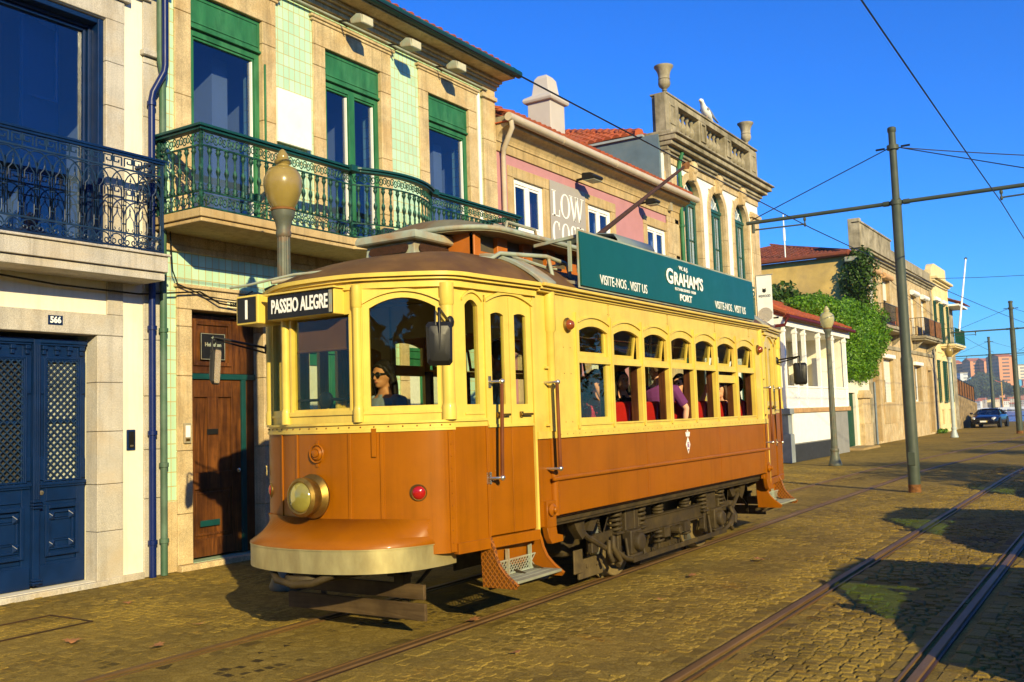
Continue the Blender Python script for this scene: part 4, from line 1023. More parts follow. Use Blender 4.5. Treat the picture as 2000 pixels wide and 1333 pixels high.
for a, b_ in WD:
    cx, R_ = (a+b_)/2, (b_-a)/2; f = MB(); y = YF+.12
    frame_box(f, a, b_, 4.37, ZS, y, y+.08, .1); f.box(cx-.045, cx+.045, y-.01, y+.07, 4.47, ZS-.1)
    for z in (5.2, 5.95, 6.7): f.box(a+.1, cx-.045, y+.02, y+.06, z-.018, z+.018); f.box(cx+.045, b_-.1, y+.02, y+.06, z-.018, z+.018)
    for x in ((a+.1+cx-.045)/2, (b_-.1+cx+.045)/2): f.box(x-.012, x+.012, y+.025, y+.055, 4.47, ZS-.1)
    f.box(a, b_, y-.03, y+.09, ZS, ZS+.1)
    n = 14
    for k in range(n):
        a0, a1 = pi*k/n, pi*(k+1)/n; z1 = ZS+.1
        f.prism([(cx+(R_-.09)*cos(a0), z1+(R_-.19)*sin(a0)), (cx+R_*cos(a0), z1+(R_-.1)*sin(a0)), (cx+R_*cos(a1), z1+(R_-.1)*sin(a1)), (cx+(R_-.09)*cos(a1), z1+(R_-.19)*sin(a1))], y, y+.08)
    wd = f.build('arched_window', DG, D, bevel=.006, seg=1)
    gl = MB(); gl.box(a+.06, b_-.06, y+.03, y+.036, 4.4, ZS); gl.prism([(cx+(R_-.05)*cos(pi*k/12), ZS+.08+(R_-.15)*sin(pi*k/12)) for k in range(13)], y+.03, y+.036); gl.build('pane', CLEARP, wd)
    tr = MB()
    for sg_ in (-1, 1):
        tr.tube([(cx+sg_*.42, y+.02, ZS+.12), (cx+sg_*.1, y+.02, ZS+.4), (cx, y+.02, ZS+.5)], .014, 5); tr.tube([(cx+sg_*.05, y+.02, ZS+.12), (cx+sg_*.3, y+.02, ZS+.35)], .014, 5)
    tr.build('fanlight_bars', WHITE, wd)
    MB().box(a+.08, cx-.1, y+.06, y+.07, 4.4, ZS-.05).box(cx-.02, b_-.12, y+.06, y+.07, 4.4, ZS-.05).prism([(cx+(R_-.08)*cos(pi*k/12), ZS+.09+(R_-.18)*sin(pi*k/12)) for k in range(13)], y+.06, y+.07).build('lace_curtain', M('pale_curtain', (.50,.60,.68), .9, 0, .05, 4, .2), wd)
    rl = MB(); yb = YF-.10; rl.box(a-.12, b_+.12, yb-.03, yb+.03, 5.70, 5.76); rl.box(a-.12, b_+.12, yb-.012, yb+.012, 4.45, 5.36)
    for k in range(9): rl.ring((a-.03+ (b_-a+.06)*k/8, yb, 5.53), .085, .022, 'y', 10, 5)
    rl.box(a-.12, b_+.12, yb-.012, yb+.012, 5.34, 5.42); rl.build('window_guard', DG, D, bevel=.004, seg=1)
for a, b_ in WD:
    f = MB(); f.box(a, b_, YF+.15, YF+.2, .1, 3.0); frame_box(f, a+.12, b_-.12, .3, 2.8, YF+.12, YF+.15, .1); f.build('door', DG, D, bevel=.006)
rooms(D, 23.8, 31.3, YF+.5, 3.0, [0, 4.2, 8.6], ROOM, (26.6, 28.6))
pipe_run([(24.62, 10.1, 8.95), (24.6, 10.2, 8.6), (24.62, 10.2, 8.4), (24.62, 10.2, .1)], .055, GREENP, D, collars=[(24.62,10.2,z) for z in (5.4, 6.9, 8.0)])
m = MB(); m.box(23.63, 23.745, 10.36, 20.5, 3, 9.30); m.build('side_wall', GREYB, D)
MB().box(23.55, 23.8, 10.8, 20.6, 9.30, 9.36).build('wall_coping', M('pale_coping', (.3,.35,.36), .8, 0, .1, 4, .2), D)
rt = MB(); ap = Vector((27.4, 15.6, 11.15)); e0, e1, e2, e3 = Vector((23.6, 10.9, 9.36)), Vector((31.3, 10.9, 9.36)), Vector((31.3, 20.3, 9.36)), Vector((23.6, 20.3, 9.36))
def tilefan(mb, a, b_, apx, pitch=.26, run=.34, seed=1):
    rd = random.Random(seed); e = (b_-a); L = e.length; ux = e/L; foot = a + ux*((apx-a).dot(ux)); us = (apx-foot); S = us.length; us /= S
    nn = ux.cross(us); nn = nn if nn.z > 0 else -nn; tf = (foot-a).length
    mb.add([a, b_, apx], [(0,1,2)])
    i = 0
    while i*pitch < L:
        x = (i+.5)*pitch; i += 1; lim = S*(x/tf if x < tf else (L-x)/(L-tf)); j = 0
        while j*run < lim-.1:
            o = a + ux*x + us*(j*run) + nn*(.02+rd.uniform(-.01, .01)); r_ = pitch*.46; vs = []
            for k, (q, ra) in enumerate(((0, r_), (run+.05, r_*.85))):
                for t in range(6): a_ = pi*t/5; vs.append(o + us*q + ux*(cos(a_)*ra) + nn*(sin(a_)*ra*.8 + (.02 if k == 0 else 0)))
            mb.add(vs, [(t, t+1, t+7, t+6) for t in range(5)] + [tuple(range(6))]); j += 1
tilefan(rt, e3, e0, ap, seed=2); tilefan(rt, e0, e1, ap, seed=3); rt.add([e1, e2, ap], [(0,1,2)]); rt.add([e2, e3, ap], [(0,1,2)])
for e in (e0, e3):
    n = 12
    for k in range(n):
        p0 = e.lerp(ap, k/n); p1 = e.lerp(ap, (k+1)/n+.02); rt.tube([p0 + Vector((0,0,.05)), p1 + Vector((0,0,.03))], [.14, .11], 7)
rt.build('roof', ORTILE, D)
# seagull on the parapet
GULW = M('white_feathers', (.8,.8,.78), .8, 0, .05, 10, .2, 60)
t = thing('seagull', 'white seagull with grey wings standing on the balustraded parapet', 'bird', (27.35, 10.4, 10.525))
m = MB(); m.loft([[(27.35+dx, 10.4+ry*cos(2*pi*k/12), zc+rz*sin(2*pi*k/12)) for k in range(12)] for dx, zc, ry, rz in ((.62,10.66,.015,.012),(.42,10.70,.06,.05),(.2,10.78,.12,.11),(0,10.85,.14,.14),(-.16,10.93,.10,.11),(-.24,11.03,.075,.08),(-.30,11.11,.07,.07),(-.38,11.12,.05,.05),(-.43,11.10,.015,.015))])
m.build('body', GULW, t, smooth=80)
m = MB()
for sg_ in (-1, 1): m.loft([[(27.35+dx, 10.4+sg_*(.10+.03*cos(2*pi*k/8)), zc+rz*sin(2*pi*k/8)) for k in range(8)] for dx, zc, rz in ((-.14,10.9,.03),(0,10.89,.09),(.25,10.82,.08),(.5,10.74,.04),(.74,10.68,.01))])
m.build('wings', M('grey_feathers', (.2,.22,.25), .8, 0, .1, 10, .2), t, smooth=80)
MB().lathe([(.022,0),(.018,.06),(.004,.11)], (26.93, 10.4, 11.1), (-1,0,-.25), 8).build('beak', M('yellow_beak', (.6,.35,.03), .5), t)
MB().tube([(27.34,10.36,10.525),(27.36,10.37,10.74)], .012, 6).tube([(27.34,10.44,10.525),(27.36,10.43,10.74)], .012, 6).build('legs', M('pink_legs', (.5,.3,.25), .6), t)
# hanging banner
t = thing('hanging_banner', 'white vertical WEWOOD banner with a log-end picture hanging from the urn house corner', 'banner', (30.7, 10.1, 4.6))
MB().box(30.68, 30.70, 9.72, 10.22, 4.50, 6.14).build('cloth', WHITE, t)
MB().tube([(30.69, 9.68, 6.16), (30.69, 10.27, 6.16)], .018, 8).tube([(30.69, 9.68, 4.48), (30.69, 10.27, 4.48)], .018, 8).build('bracket', STEEL, t)
text('WEWOOD', .125, BLACK, t, 'lettering', TM((30.675, 9.97, 5.47), '-x'), fit=.40)
MB().prism([(9.91, 5.62), (9.97, 5.58), (10.03, 5.62), (10.02, 5.73), (9.97, 5.70), (9.92, 5.73)], 30.672, 30.68, 'yz').build('leaf_mark', BLACK, t)
def logmat():
    m, nt, b, out = _mat('log_end_print'); tc = nt.nodes.new("ShaderNodeTexCoord"); mp = nt.nodes.new("ShaderNodeMapping"); mp.inputs['Location'].default_value = (0, .13, -.26)
    nt.links.new(tc.outputs['Object'], mp.inputs[0]); w_ = N(nt, "ShaderNodeTexWave", wave_type='RINGS', rings_direction='X', Scale=9, Distortion=4, Detail=3); nt.links.new(mp.outputs[0], w_.inputs['Vector'])
    c = mixc(nt, ramp(nt, w_.outputs['Fac'], [(.4, 0), (.6, 1)]), (.10,.06,.04), (.72,.66,.58)); nt.links.new(c, b.inputs['Base Color']); return m
MB().prism([(9.97+.235*cos(2*pi*k/24)*(1+.03*(k % 3)), 4.86+.24*sin(2*pi*k/24)) for k in range(24)], 30.674, 30.68, 'yz').build('log_picture', logmat(), t)
# ------------------------------------------------------------------ the tram
YC = 5.78; XM = 10.71; HW = 1.23; XB0, XB1 = 7.74, 13.68
T = thing('tram', 'old yellow and brown single-deck tram with a green advertising board on its roof', 'tram', (XM, YC, 0))
def catmull(P, n=6):
    out = []
    for i in range(len(P)-1):
        p0 = Vector(P[max(0, i-1)]); p1 = Vector(P[i]); p2 = Vector(P[i+1]); p3 = Vector(P[min(len(P)-1, i+2)])
        for k in range(n):
            t = k/n; out.append(((p1*2) + (p2-p0)*t + (p0*2-p1*5+p2*4-p3)*t*t + (p1*3-p0-p2*3+p3)*t**3)*.5)
    out.append(Vector(P[-1])); return out
MIR = Matrix(((-1,0,0,2*XM),(0,1,0,0),(0,0,1,0),(0,0,0,1)))
EMIT = []; SPLIT = ('cover_strip', 'door_handle', 'rail_bracket', 'step_bracket', 'lifeguard_hanger')
def emit(mb, name, mat, par=None, key=None, **kw): EMIT.append((mb, name, mat, par, key, kw))
def flush(mirror):
    made = {}
    for mb, name, mat, par, key, kw in EMIT:
        m = MB().add(list(mb.v), list(mb.f))
        if mirror:
            m.xf(MIR); m.f = [tuple(reversed(f)) for f in m.f]
        if name in SPLIT and not key: m.build_each(name, mat, made.get(par, T) if par else T, **kw); continue
        o = m.build(name, mat, made.get(par, T) if par else T, **kw)
        if key: made[key] = o
def panelT(A, B, inward=1):
    A = Vector((A[0], A[1], 0)); B = Vector((B[0], B[1], 0)); e = (B-A).normalized(); n = Vector((-e.y, e.x, 0))*inward
    return (lambda s, z, d=0: A + e*s + n*d + Vector((0, 0, z))), (B-A).length
def arch_z(t, d, rise): return d + rise*(1-(2*t-1)**2)
def apanel(mb, P, s0, s1, z0, z1, a, b, c, d, rise=0, th=.05, n=10):
    def q(*ps): mb.add([P(*p) for p in ps], [(0,1,2,3)])
    for dd in (0, th):
        q((s0,z0,dd),(s1,z0,dd),(s1,c,dd),(s0,c,dd)); q((s0,c,dd),(a,c,dd),(a,d,dd),(s0,d,dd)); q((b,c,dd),(s1,c,dd),(s1,d,dd),(b,d,dd))
        q((s0,d,dd),(a,d,dd),(a,z1,dd),(s0,z1,dd)); q((b,d,dd),(s1,d,dd),(s1,z1,dd),(b,z1,dd))
        for k in range(n):
            t0, t1 = k/n, (k+1)/n; q((a+(b-a)*t0,arch_z(t0,d,rise),dd),(a+(b-a)*t1,arch_z(t1,d,rise),dd),(a+(b-a)*t1,z1,dd),(a+(b-a)*t0,z1,dd))
    for k in range(n):
        t0, t1 = k/n, (k+1)/n; q((a+(b-a)*t0,arch_z(t0,d,rise),0),(a+(b-a)*t0,arch_z(t0,d,rise),th),(a+(b-a)*t1,arch_z(t1,d,rise),th),(a+(b-a)*t1,arch_z(t1,d,rise),0))
    q((a,c,0),(a,c,th),(a,d,th),(a,d,0)); q((b,c,0),(b,d,0),(b,d,th),(b,c,th)); q((a,c,0),(b,c,0),(b,c,th),(a,c,th))
    q((s0,z0,0),(s0,z0,th),(s1,z0,th),(s1,z0,0)); q((s0,z1,0),(s1,z1,0),(s1,z1,th),(s0,z1,th)); q((s0,z0,0),(s0,z1,0),(s0,z1,th),(s0,z0,th)); q((s1,z0,0),(s1,z0,th),(s1,z1,th),(s1,z1,0))
def aglass(mb, P, a, b, c, d, rise, dep, n=10):
    poly = [(a,c),(b,c)] + [(b-(b-a)*k/n, arch_z(k/n, d, rise)) for k in range(n+1)]
    m = len(poly); mb.add([P(x, z, dep) for x, z in poly] + [P(x, z, dep+.005) for x, z in poly], [tuple(range(m)), tuple(range(2*m-1, m-1, -1))] + [(i, i+m, (i+1) % m+m, (i+1) % m) for i in range(m)])
def amould(mb, P, a, b, d, rise, w=.022, pr=.02, n=12):
    for k in range(n):
        t0, t1 = k/n, (k+1)/n; pts = [(a+(b-a)*t0, arch_z(t0,d,rise)), (a+(b-a)*t1, arch_z(t1,d,rise))]
        (x0, z0), (x1, z1) = pts
        mb.add([P(x0,z0,0),P(x1,z1,0),P(x1,z1+w,0),P(x0,z0+w,0),P(x0,z0,-pr),P(x1,z1,-pr),P(x1,z1+w,-pr),P(x0,z0+w,-pr)], [(4,5,6,7),(0,1,5,4),(3,7,6,2),(0,4,7,3),(1,2,6,5)])
def pbox(mb, P, s0, s1, z0, z1, d0, d1):
    mb.add([P(s,z,d) for s, z, d in ((s0,z0,d0),(s1,z0,d0),(s1,z0,d1),(s0,z0,d1),(s0,z1,d0),(s1,z1,d0),(s1,z1,d1),(s0,z1,d1))], [(0,3,2,1),(4,5,6,7),(0,1,5,4),(1,2,6,5),(2,3,7,6),(3,0,4,7)])

# ---- both ends: dash, windows, doors, bumper
dash_half = [(5.90, 0), (5.925, .22), (5.97, .42), (6.06, .64), (6.17, .85), (6.30, 1.0), (6.42, 1.045)]
ch = catmull(dash_half, 4)
def plan(hl):  # full curve from near side (-y) to far side
    return [Vector((p.x, YC-p.y)) for p in reversed(hl)] + [Vector((p.x, YC+p.y)) for p in hl[1:]]
DASH = plan(ch); SIDE = [(6.42, 1.045), (7.47, 1.185)]
def strip(mb, pts, z0, z1, out=0, th=.03):
    m = len(pts); rings = []
    for i in range(m):
        a = pts[max(0, i-1)]; b = pts[min(m-1, i+1)]; d = (b-a).normalized(); n = Vector((-d.y, d.x))
        if n.dot(pts[i]-Vector((XM, YC))) < 0: n = -n
        p = pts[i] + n*out; q = pts[i] - n*th
        rings.append([(q.x,q.y,z0),(p.x,p.y,z0),(p.x,p.y,z1),(q.x,q.y,z1)])
    mb.loft(rings)
m = MB(); strip(m, DASH, .72, 1.715); emit(m, 'dash_panel', BRN, smooth=30)
m = MB(); strip(m, DASH, 1.715, 1.735, .012); strip(m, DASH, 1.736, 1.80, .004); strip(m, DASH, 1.78, 1.80, .022)
emit(m, 'belt_moulding', YEL, smooth=30)
m = MB()
for i in range(2, len(DASH)-2, 2):
    p = DASH[i]; d = (DASH[i+1]-DASH[i-1]).normalized(); n = Vector((-d.y, d.x)); n = -n if n.dot(p-Vector((XM, YC))) < 0 else n
    m.ell((p.x+n.x*.006, p.y+n.y*.006, 1.758), .007, .007, .007, 6, 4)
emit(m, 'rivets', RUST)
m = MB()
for t in (.28, .5-.12, .5+.12, .72):
    i = int(t*(len(DASH)-1)); p = DASH[i]; d = (DASH[i+1]-DASH[i-1]).normalized(); n = Vector((-d.y, d.x)); n = -n if n.x > 0 else n
    m.obox((p.x+n.x*.004, p.y+n.y*.004, 1.36), .028 if abs(n.x) < 0 else .03, .014, .70, (0, 0, atan2(d.y, d.x)))
for i in (2, len(DASH)-3):
    p = DASH[i]; d = (DASH[i+1]-DASH[i-1]).normalized(); n = Vector((-d.y, d.x)); n = -n if n.dot(p-Vector((XM, YC))) < 0 else n
    m.obox((p.x+n.x*.004, p.y+n.y*.004, 1.215), .045, .014, .98, (0, 0, atan2(d.y, d.x)))
    for k in range(9): m.ell((p.x+n.x*.013, p.y+n.y*.013, .8+.1*k), .008, .008, .008, 6, 4)
emit(m, 'cover_strip', BRN, bevel=.003, seg=1)
# near-side hanging strap under the belt
i = int(.30*(len(DASH)-1)); p = DASH[i]; d = (DASH[i+1]-DASH[i-1]).normalized(); n = Vector((-d.y, d.x)); n = -n if n.x > 0 else n
m = MB(); m.obox((p.x+n.x*.014, p.y+n.y*.014, 1.63), .04, .012, .23, (0, 0, atan2(d.y, d.x))); emit(m, 'strap', BRN)
NP = [(5.97, -.415), (6.36, -1.03)]   # near corner panel (offset from the axis)
NW = dict(c0=1.80, c1=2.93)
Pc, Lc = panelT((5.955, YC+.415), (5.955, YC-.415)); Pn, Ln = panelT((5.955, YC-.415), (6.36, YC-1.03)); Pf, Lf = panelT((6.36, YC+1.03), (5.955, YC+.415))
m = MB(); gl = MB(); tr = MB()
apanel(m, Pc, 0, Lc, 1.80, 2.93, .085, Lc-.085, 1.92, 2.70, 0, .05); aglass(gl, Pc, .07, Lc-.07, 1.9, 2.71, 0, .025)
for P, L in ((Pn, Ln), (Pf, Lf)):
    apanel(m, P, 0, L, 1.80, 2.93, .10, L-.085, 1.925, 2.735, .085, .05); aglass(gl, P, .09, L-.075, 1.91, 2.735, .09, .025)
    amould(tr, P, .045, L-.03, 2.77, .10, .022, .022); pbox(tr, P, .04, L-.03, 1.86, 1.885, -.01, .0)
    pbox(tr, P, .045, .062, 1.885, 2.77, -.008, 0); pbox(tr, P, L-.05, L-.033, 1.885, 2.77, -.008, 0)
pbox(tr, Pc, .03, Lc-.03, 1.865, 1.90, -.014, 0); pbox(tr, Pc, .06, .082, 1.9, 2.69, -.012, 0); pbox(tr, Pc, Lc-.082, Lc-.06, 1.9, 2.69, -.012, 0)
emit(m, 'front_frame', YEL, key='ff'); emit(gl, 'windscreen', TGLASS, 'ff')
for (x, y) in ((5.955, .415), (5.955, -.415), (6.37, 1.03), (6.37, -1.03)): q_ = .036 if abs(y) < .6 else .055; tr.lathe([(q_, 1.80), (q_, 2.93)], (x, YC+y, 0), n=12); tr.lathe([(q_+.008, 1.80), (q_+.008, 1.90), (q_, 1.93)], (x, YC+y, 0), n=12); tr.lathe([(q_, 2.74), (q_+.009, 2.76), (q_+.009, 2.93)], (x, YC+y, 0), n=12)
emit(tr, 'window_mouldings', YEL, 'ff', smooth=40)
# header and cornice round the platform end
upl = plan(catmull([(5.93, 0), (5.945, .25), (6.0, .46), (6.13, .70), (6.27, .92), (6.42, 1.06), (6.7, 1.10), (7.2, 1.165), (7.5, 1.20)], 3))
m = MB(); strip(m, upl, 2.90, 2.96, .02, .05); strip(m, upl, 2.962, 2.985, .055, .05); strip(m, upl, 2.987, 3.02, .085, .05); emit(m, 'cornice', YEL, smooth=30)
# platform sides: corner light and folding doors, both sides of the car
def sideP(sg):
    return panelT((6.41, YC-1.045), (7.47, YC-1.185)) if sg < 0 else panelT((7.47, YC+1.185), (6.41, YC+1.045))
for sg in (-1, 1):
    P0, L = sideP(sg); P = P0 if sg < 0 else (lambda s, z, d=0, P0=P0, L=L: P0(L-s, z, d))
    m = MB(); gl = MB(); tr = MB(); lo = MB(); dl = MB(); dlo = MB()
    apanel(m, P, 0, .40, 1.80, 2.93, .165, .325, 1.92, 2.76, .05, .05); aglass(gl, P, .155, .335, 1.91, 2.76, .055, .025); amould(tr, P, .12, .37, 2.80, .07, .02, .02)
    pbox(m, P, .40, 1.06, 2.86, 2.93, 0, .05); pbox(m, P, 1.04, 1.068, .72, 2.86, -.012, .05)
    pbox(tr, P, .14, .38, 1.835, 1.85, -.008, 0); amould(tr, P, .41, 1.05, 2.80, .085, .03, .024); pbox(tr, P, .395, .42, 1.80, 2.80, -.016, 0)
    pbox(lo, P, .0, .41, .72, 1.735, 0, .04); pbox(lo, P, .385, .41, .72, 1.735, -.012, 0); pbox(lo, P, .0, .44, .70, .79, -.018, .04); pbox(lo, P, .41, 1.06, .70, .79, -.02, .04)
    pbox(tr, P, 0, .41, 1.735, 1.80, -.004, .04); pbox(tr, P, 0, .41, 1.78, 1.80, -.02, 0)
    apanel(dl, P, .425, .728, 1.745, 2.86, .49, .66, 1.915, 2.70, .02, .035); apanel(dl, P, .734, 1.035, 1.745, 2.86, .805, .965, 1.915, 2.71, .015, .035)
    aglass(gl, P, .48, .67, 1.905, 2.70, .02, .018); aglass(gl, P, .795, .975, 1.905, 2.71, .015, .018)
    pbox(dl, P, .425, 1.035, 1.72, 1.745, -.012, .03); pbox(dlo, P, .425, .728, .80, 1.718, .004, .035); pbox(dlo, P, .734, 1.035, .80, 1.718, .004, .035)
    k = 'dk%d' % sg
    emit(m, 'platform_side', YEL, key='ps%d' % sg); emit(gl, 'platform_glass', TGLASS, 'ps%d' % sg); emit(tr, 'mouldings', YEL, 'ps%d' % sg); emit(lo, 'skirt_panel', BRN, 'ps%d' % sg, bevel=.003, seg=1)
    emit(dl, 'folding_door', YEL, key=k); emit(dlo, 'lower_door_panel', BRN, k, bevel=.004, seg=1)
    h = MB()
    for s in (.53, .84): pbox(h, P, s, s+.035, 1.80, 1.85, -.025, 0); pbox(h, P, s-.01, s+.15, 1.815, 1.835, -.045, -.025)
    emit(h, 'door_handle', BRASS, k, bevel=.004, seg=1)
    # grab rail beside the door
    r = MB(); p0 = P(.47, 1.30, -.10); p1 = P(.50, 2.10, -.10); r.tube([p0, p1], .017, 10); emit(r, 'grab_rail', RAILW, key='gr%d' % sg, smooth=60)
    b = MB()
    for s, z in ((.47, 1.29), (.50, 2.11)): b.tube([P(s-.06, z, 0), P(s-.05, z, -.05), P(s, z, -.10)], .013, 8); b.ell(P(s, z, -.10), .026, .026, .026, 10, 8); pbox(b, P, s-.09, s-.035, z-.05, z+.05, -.012, 0)
    emit(b, 'rail_bracket', CHROME, 'gr%d' % sg, smooth=60)
    # step
    s0, s1 = .40, 1.16
    def Q(s, y, z): q = P(s, z, 0); return (q.x, YC + sg*y, z)
    pl_ = MB()
    prof = [(1.10,.79),(1.14,.70),(1.16,.62),(1.20,.54),(1.27,.47),(1.34,.42),(1.37,.40),(1.35,.375),(1.02,.375),(1.0,.79)]
    for ss in (s0, s1):
        mm = len(prof); n0 = [Q(ss-.012, y, z) for y, z in prof] + [Q(ss+.012, y, z) for y, z in prof]
        pl_.add(n0, [tuple(range(mm)), tuple(range(2*mm-1, mm-1, -1))] + [(i, i+mm, (i+1) % mm+mm, (i+1) % mm) for i in range(mm)])
        pl_.tube([Q(ss, y, z) for y, z in prof[:7]], .016, 7)
    c1, c2 = pl_.clusters(); emit(c1, 'step_side', STEPM, key='st%d' % sg, smooth=50); emit(c2, 'step_side', BRN, 'st%d' % sg, smooth=50)
    tm = MB()
    for k_ in range(3):
        y0 = 1.10 + .088*k_; tm.add([Q(s, y, z) for s in (s0+.014, s1-.014) for y, z in ((y0,.415),(y0+.083,.415),(y0+.083,.44),(y0,.44))], [(0,1,2,3),(7,6,5,4),(0,4,5,1),(1,5,6,2),(2,6,7,3),(3,7,4,0)])
    emit(tm, 'tread', TREAD, 'st%d' % sg, bevel=.004, seg=1)
    rs = MB(); yb = 1.085
    for k_ in range(17):
        for sgn in (-1, 1):
            a0 = s0+.02+(s1-s0-.04)*k_/16; a1 = a0 + sgn*.13
            if s0 < a1 < s1: rs.bar(Q(a0, yb, .445), Q(a1, yb, .56), .006, .006)
    rs.bar(Q(s0+.02, yb, .445), Q(s1-.02, yb, .445), .012, .012); rs.bar(Q(s0+.02, yb, .565), Q(s1-.02, yb, .565), .012, .012)
    for s in (.68, 1.05): rs.bar(Q(s, yb, .44), Q(s, yb, .66), .035, .012)
    emit(rs, 'mesh_riser', GREYP, 'st%d' % sg)
    bk = MB(); bk.add([Q(s, y, z) for s in (s0, s1) for y, z in ((1.0,.5),(1.03,.5),(1.06,.80),(1.0,.80))], [(0,1,2,3),(7,6,5,4),(0,4,5,1),(1,5,6,2),(2,6,7,3),(3,7,4,0)]); emit(bk, 'step_back', BRN, 'st%d' % sg)
    br_ = MB()
    for s in (.5, .8, 1.1): br_.bar(Q(s, .95, .5), Q(s, 1.3, .405), .03, .012)
    br_.tube([Q(.45, 1.05, .36), Q(1.25, 1.02, .35)], .02, 8); br_.tube([Q(.6, 1.2, .37), Q(1.3, 1.12, .33)], .014, 7); emit(br_, 'step_bracket', BOGIE, 'st%d' % sg)
# bumper and apron
bh = catmull([(5.58, 0), (5.62, .33), (5.75, .65), (6.0, .87), (6.3, .945), (6.52, .95)], 4); BUM = plan(bh)
m = MB(); strip(m, BUM, .615, .80, 0, .02); strip(m, BUM, .795, .806, .006, .02); emit(m, 'bumper', SILVER, smooth=40)
ah = catmull([(5.90, 0), (5.925, .22), (5.965, .42), (6.05, .64), (6.16, .85), (6.22, .91)], 4); AT = plan(ah); n_ = len(AT)
m = MB(); low = []
for i in range(n_):
    t = i/(n_-1)*(len(BUM)-1); k = min(int(t), len(BUM)-2); low.append(BUM[k].lerp(BUM[k+1], t-k))
m.loft([[(AT[i].x-.008, AT[i].y, 1.005), (AT[i].x*.35+low[i].x*.65, AT[i].y*.35+low[i].y*.65, .862), (low[i].x, low[i].y, .80)] for i in range(n_)], closed=False)
emit(m, 'apron', BRNW, smooth=14, mods=(('SOLIDIFY', dict(thickness=.012, offset=-1)),))
m = MB(); m.prism([(p.x+.05, YC+(p.y-YC)*.95) for p in BUM] , .66, .715, 'xy'); emit(m, 'platform_underside', BLACK)
# coupler and lifeguard planks
m = MB(); m.ring((5.78, YC, .56), .17, .03, 'z', 12, 6, pi*.6, pi*1.4); m.tube([(5.62, YC, .56), (5.6, YC+.02, .52), (6.4, YC, .5)], .035, 8); m.tube([(5.70, YC-.34, .60), (5.62, YC-.2, .54), (5.60, YC, .52), (5.62, YC+.2, .54), (5.70, YC+.34, .60)], .03, 8); m.ell((5.63, YC, .53), .05, .05, .05, 8, 6)
emit(m, 'coupler', BOGIE, smooth=60)
m = MB(); m.obox((6.42, YC+.06, .37), .035, 1.50, .125); m.obox((6.38, YC+.06, .215), .035, 1.58, .14); emit(m, 'lifeguard_planks', PLANK, bevel=.004, seg=1, key='lg')
m = MB()
for y in (-.45, .5): m.bar((6.46, YC+y, .16), (6.46, YC+y, .62), .05, .02); m.obox((6.42, YC+y, .47), .1, .1, .08); m.bar((6.46, YC+y, .3), (6.9, YC+y, .55), .03, .02)
m.obox((6.42, YC-.42, .5), .06, .22, .03); emit(m, 'lifeguard_hanger', BOGIE, 'lg')
# headlight, emblem socket, marker lamps
m = MB(); m.lathe([(r_*.9, h_) for r_, h_ in [(.17,0),(.20,.03),(.205,.05),(.18,.075),(.165,.09),(.165,.12),(.18,.14),(.178,.18),(.15,.20),(.135,.195)]], (5.90, YC+.02, 1.20), (-1,0,0), 32, cap=False); emit(m, 'headlight', BRASS, key='hl', smooth=40)
LENS = M('headlight_lens', (.30,.26,.05), .08, .25, .15, 9, .05, coat=1)
m = MB(); m.lathe([(r_*.9, h_) for r_, h_ in [(.14,.0),(.137,.015),(.11,.035),(.06,.05),(.001,.055)]], (5.90-.18, YC+.02, 1.20), (-1,0,0), 28); emit(m, 'lens', LENS, 'hl', smooth=60)
m = MB(); m.lathe([(.055,0),(.06,.02),(.045,.035),(.03,.03),(.03,.045),(.0,.05)], (5.905, YC+.0, 1.55), (-1,0,0), 18); m.ring((5.885, YC+.0, 1.55), .075, .008, 'x', 16, 5); m.obox((5.90, YC, 1.63), .02, .03, .06); m.obox((5.90, YC, 1.465), .02, .03, .05); emit(m, 'lamp_socket', BRN, smooth=50)
for sg in (-1, 1):
    c = (6.185, YC+sg*.84, 1.215); ax = (-.78, .62*sg, 0)
    m = MB(); m.lathe([(.075,-.02),(.078,.01),(.062,.025),(.055,.02)], c, ax, 22, cap=False); emit(m, 'marker_lamp', BRASS, key='ml%d' % sg, smooth=50)
    m = MB(); m.lathe([(.058,.008),(.05,.028),(.025,.038),(.001,.04)], c, ax, 18); emit(m, 'lens', REDL, 'ml%d' % sg, smooth=60)
# destination box
m = MB(); m.box(5.83, 5.96, YC-.28, YC+.50, 2.70, 2.915); emit(m, 'destination_box', YEL, key='db', bevel=.008)
m = MB(); m.box(5.822, 5.83, YC-.27, YC+.492, 2.708, 2.908); emit(m, 'sign_face', BLACK, 'db')
m = MB(); m.box(5.815, 5.822, YC-.265, YC-.235, 2.715, 2.90); emit(m, 'sign_clip', GREYP, 'db')
m = MB(); m.box(5.80, 5.98, YC-.30, YC+.52, 2.916, 2.93); emit(m, 'sign_visor', YEL, 'db')
flush(False)
dbo = [o for o in T.children if o.name.startswith('destination_box')][0]
text('PASSEIO ALEGRE', .165, LETW, dbo, 'lettering', TM((5.820, YC+.115, 2.808), '-x'), fit=.66, weight=.004)
flush(True)
text('216', .13, M('cream_numerals', (.62,.47,.16), .5), T, 'fleet_number', Matrix.Translation((6.225, YC+.965, 1.38)) @ Matrix.Rotation(-pi/2-.68, 4, 'Z') @ Matrix.Rotation(pi/2, 4, 'X'), xs=.6)
# route number lantern beside the far front corner
m = MB().box(5.83, 6.10, YC+.62, YC+.90, 2.69, 2.95).build('route_number_box', YEL, T, bevel=.012)
MB().box(5.822, 5.83, YC+.645, YC+.875, 2.71, 2.93).build('box_face', BLACK, m); MB().box(5.815, 5.822, YC+.745, YC+.768, 2.735, 2.905).build('digit_one', LETW, m)
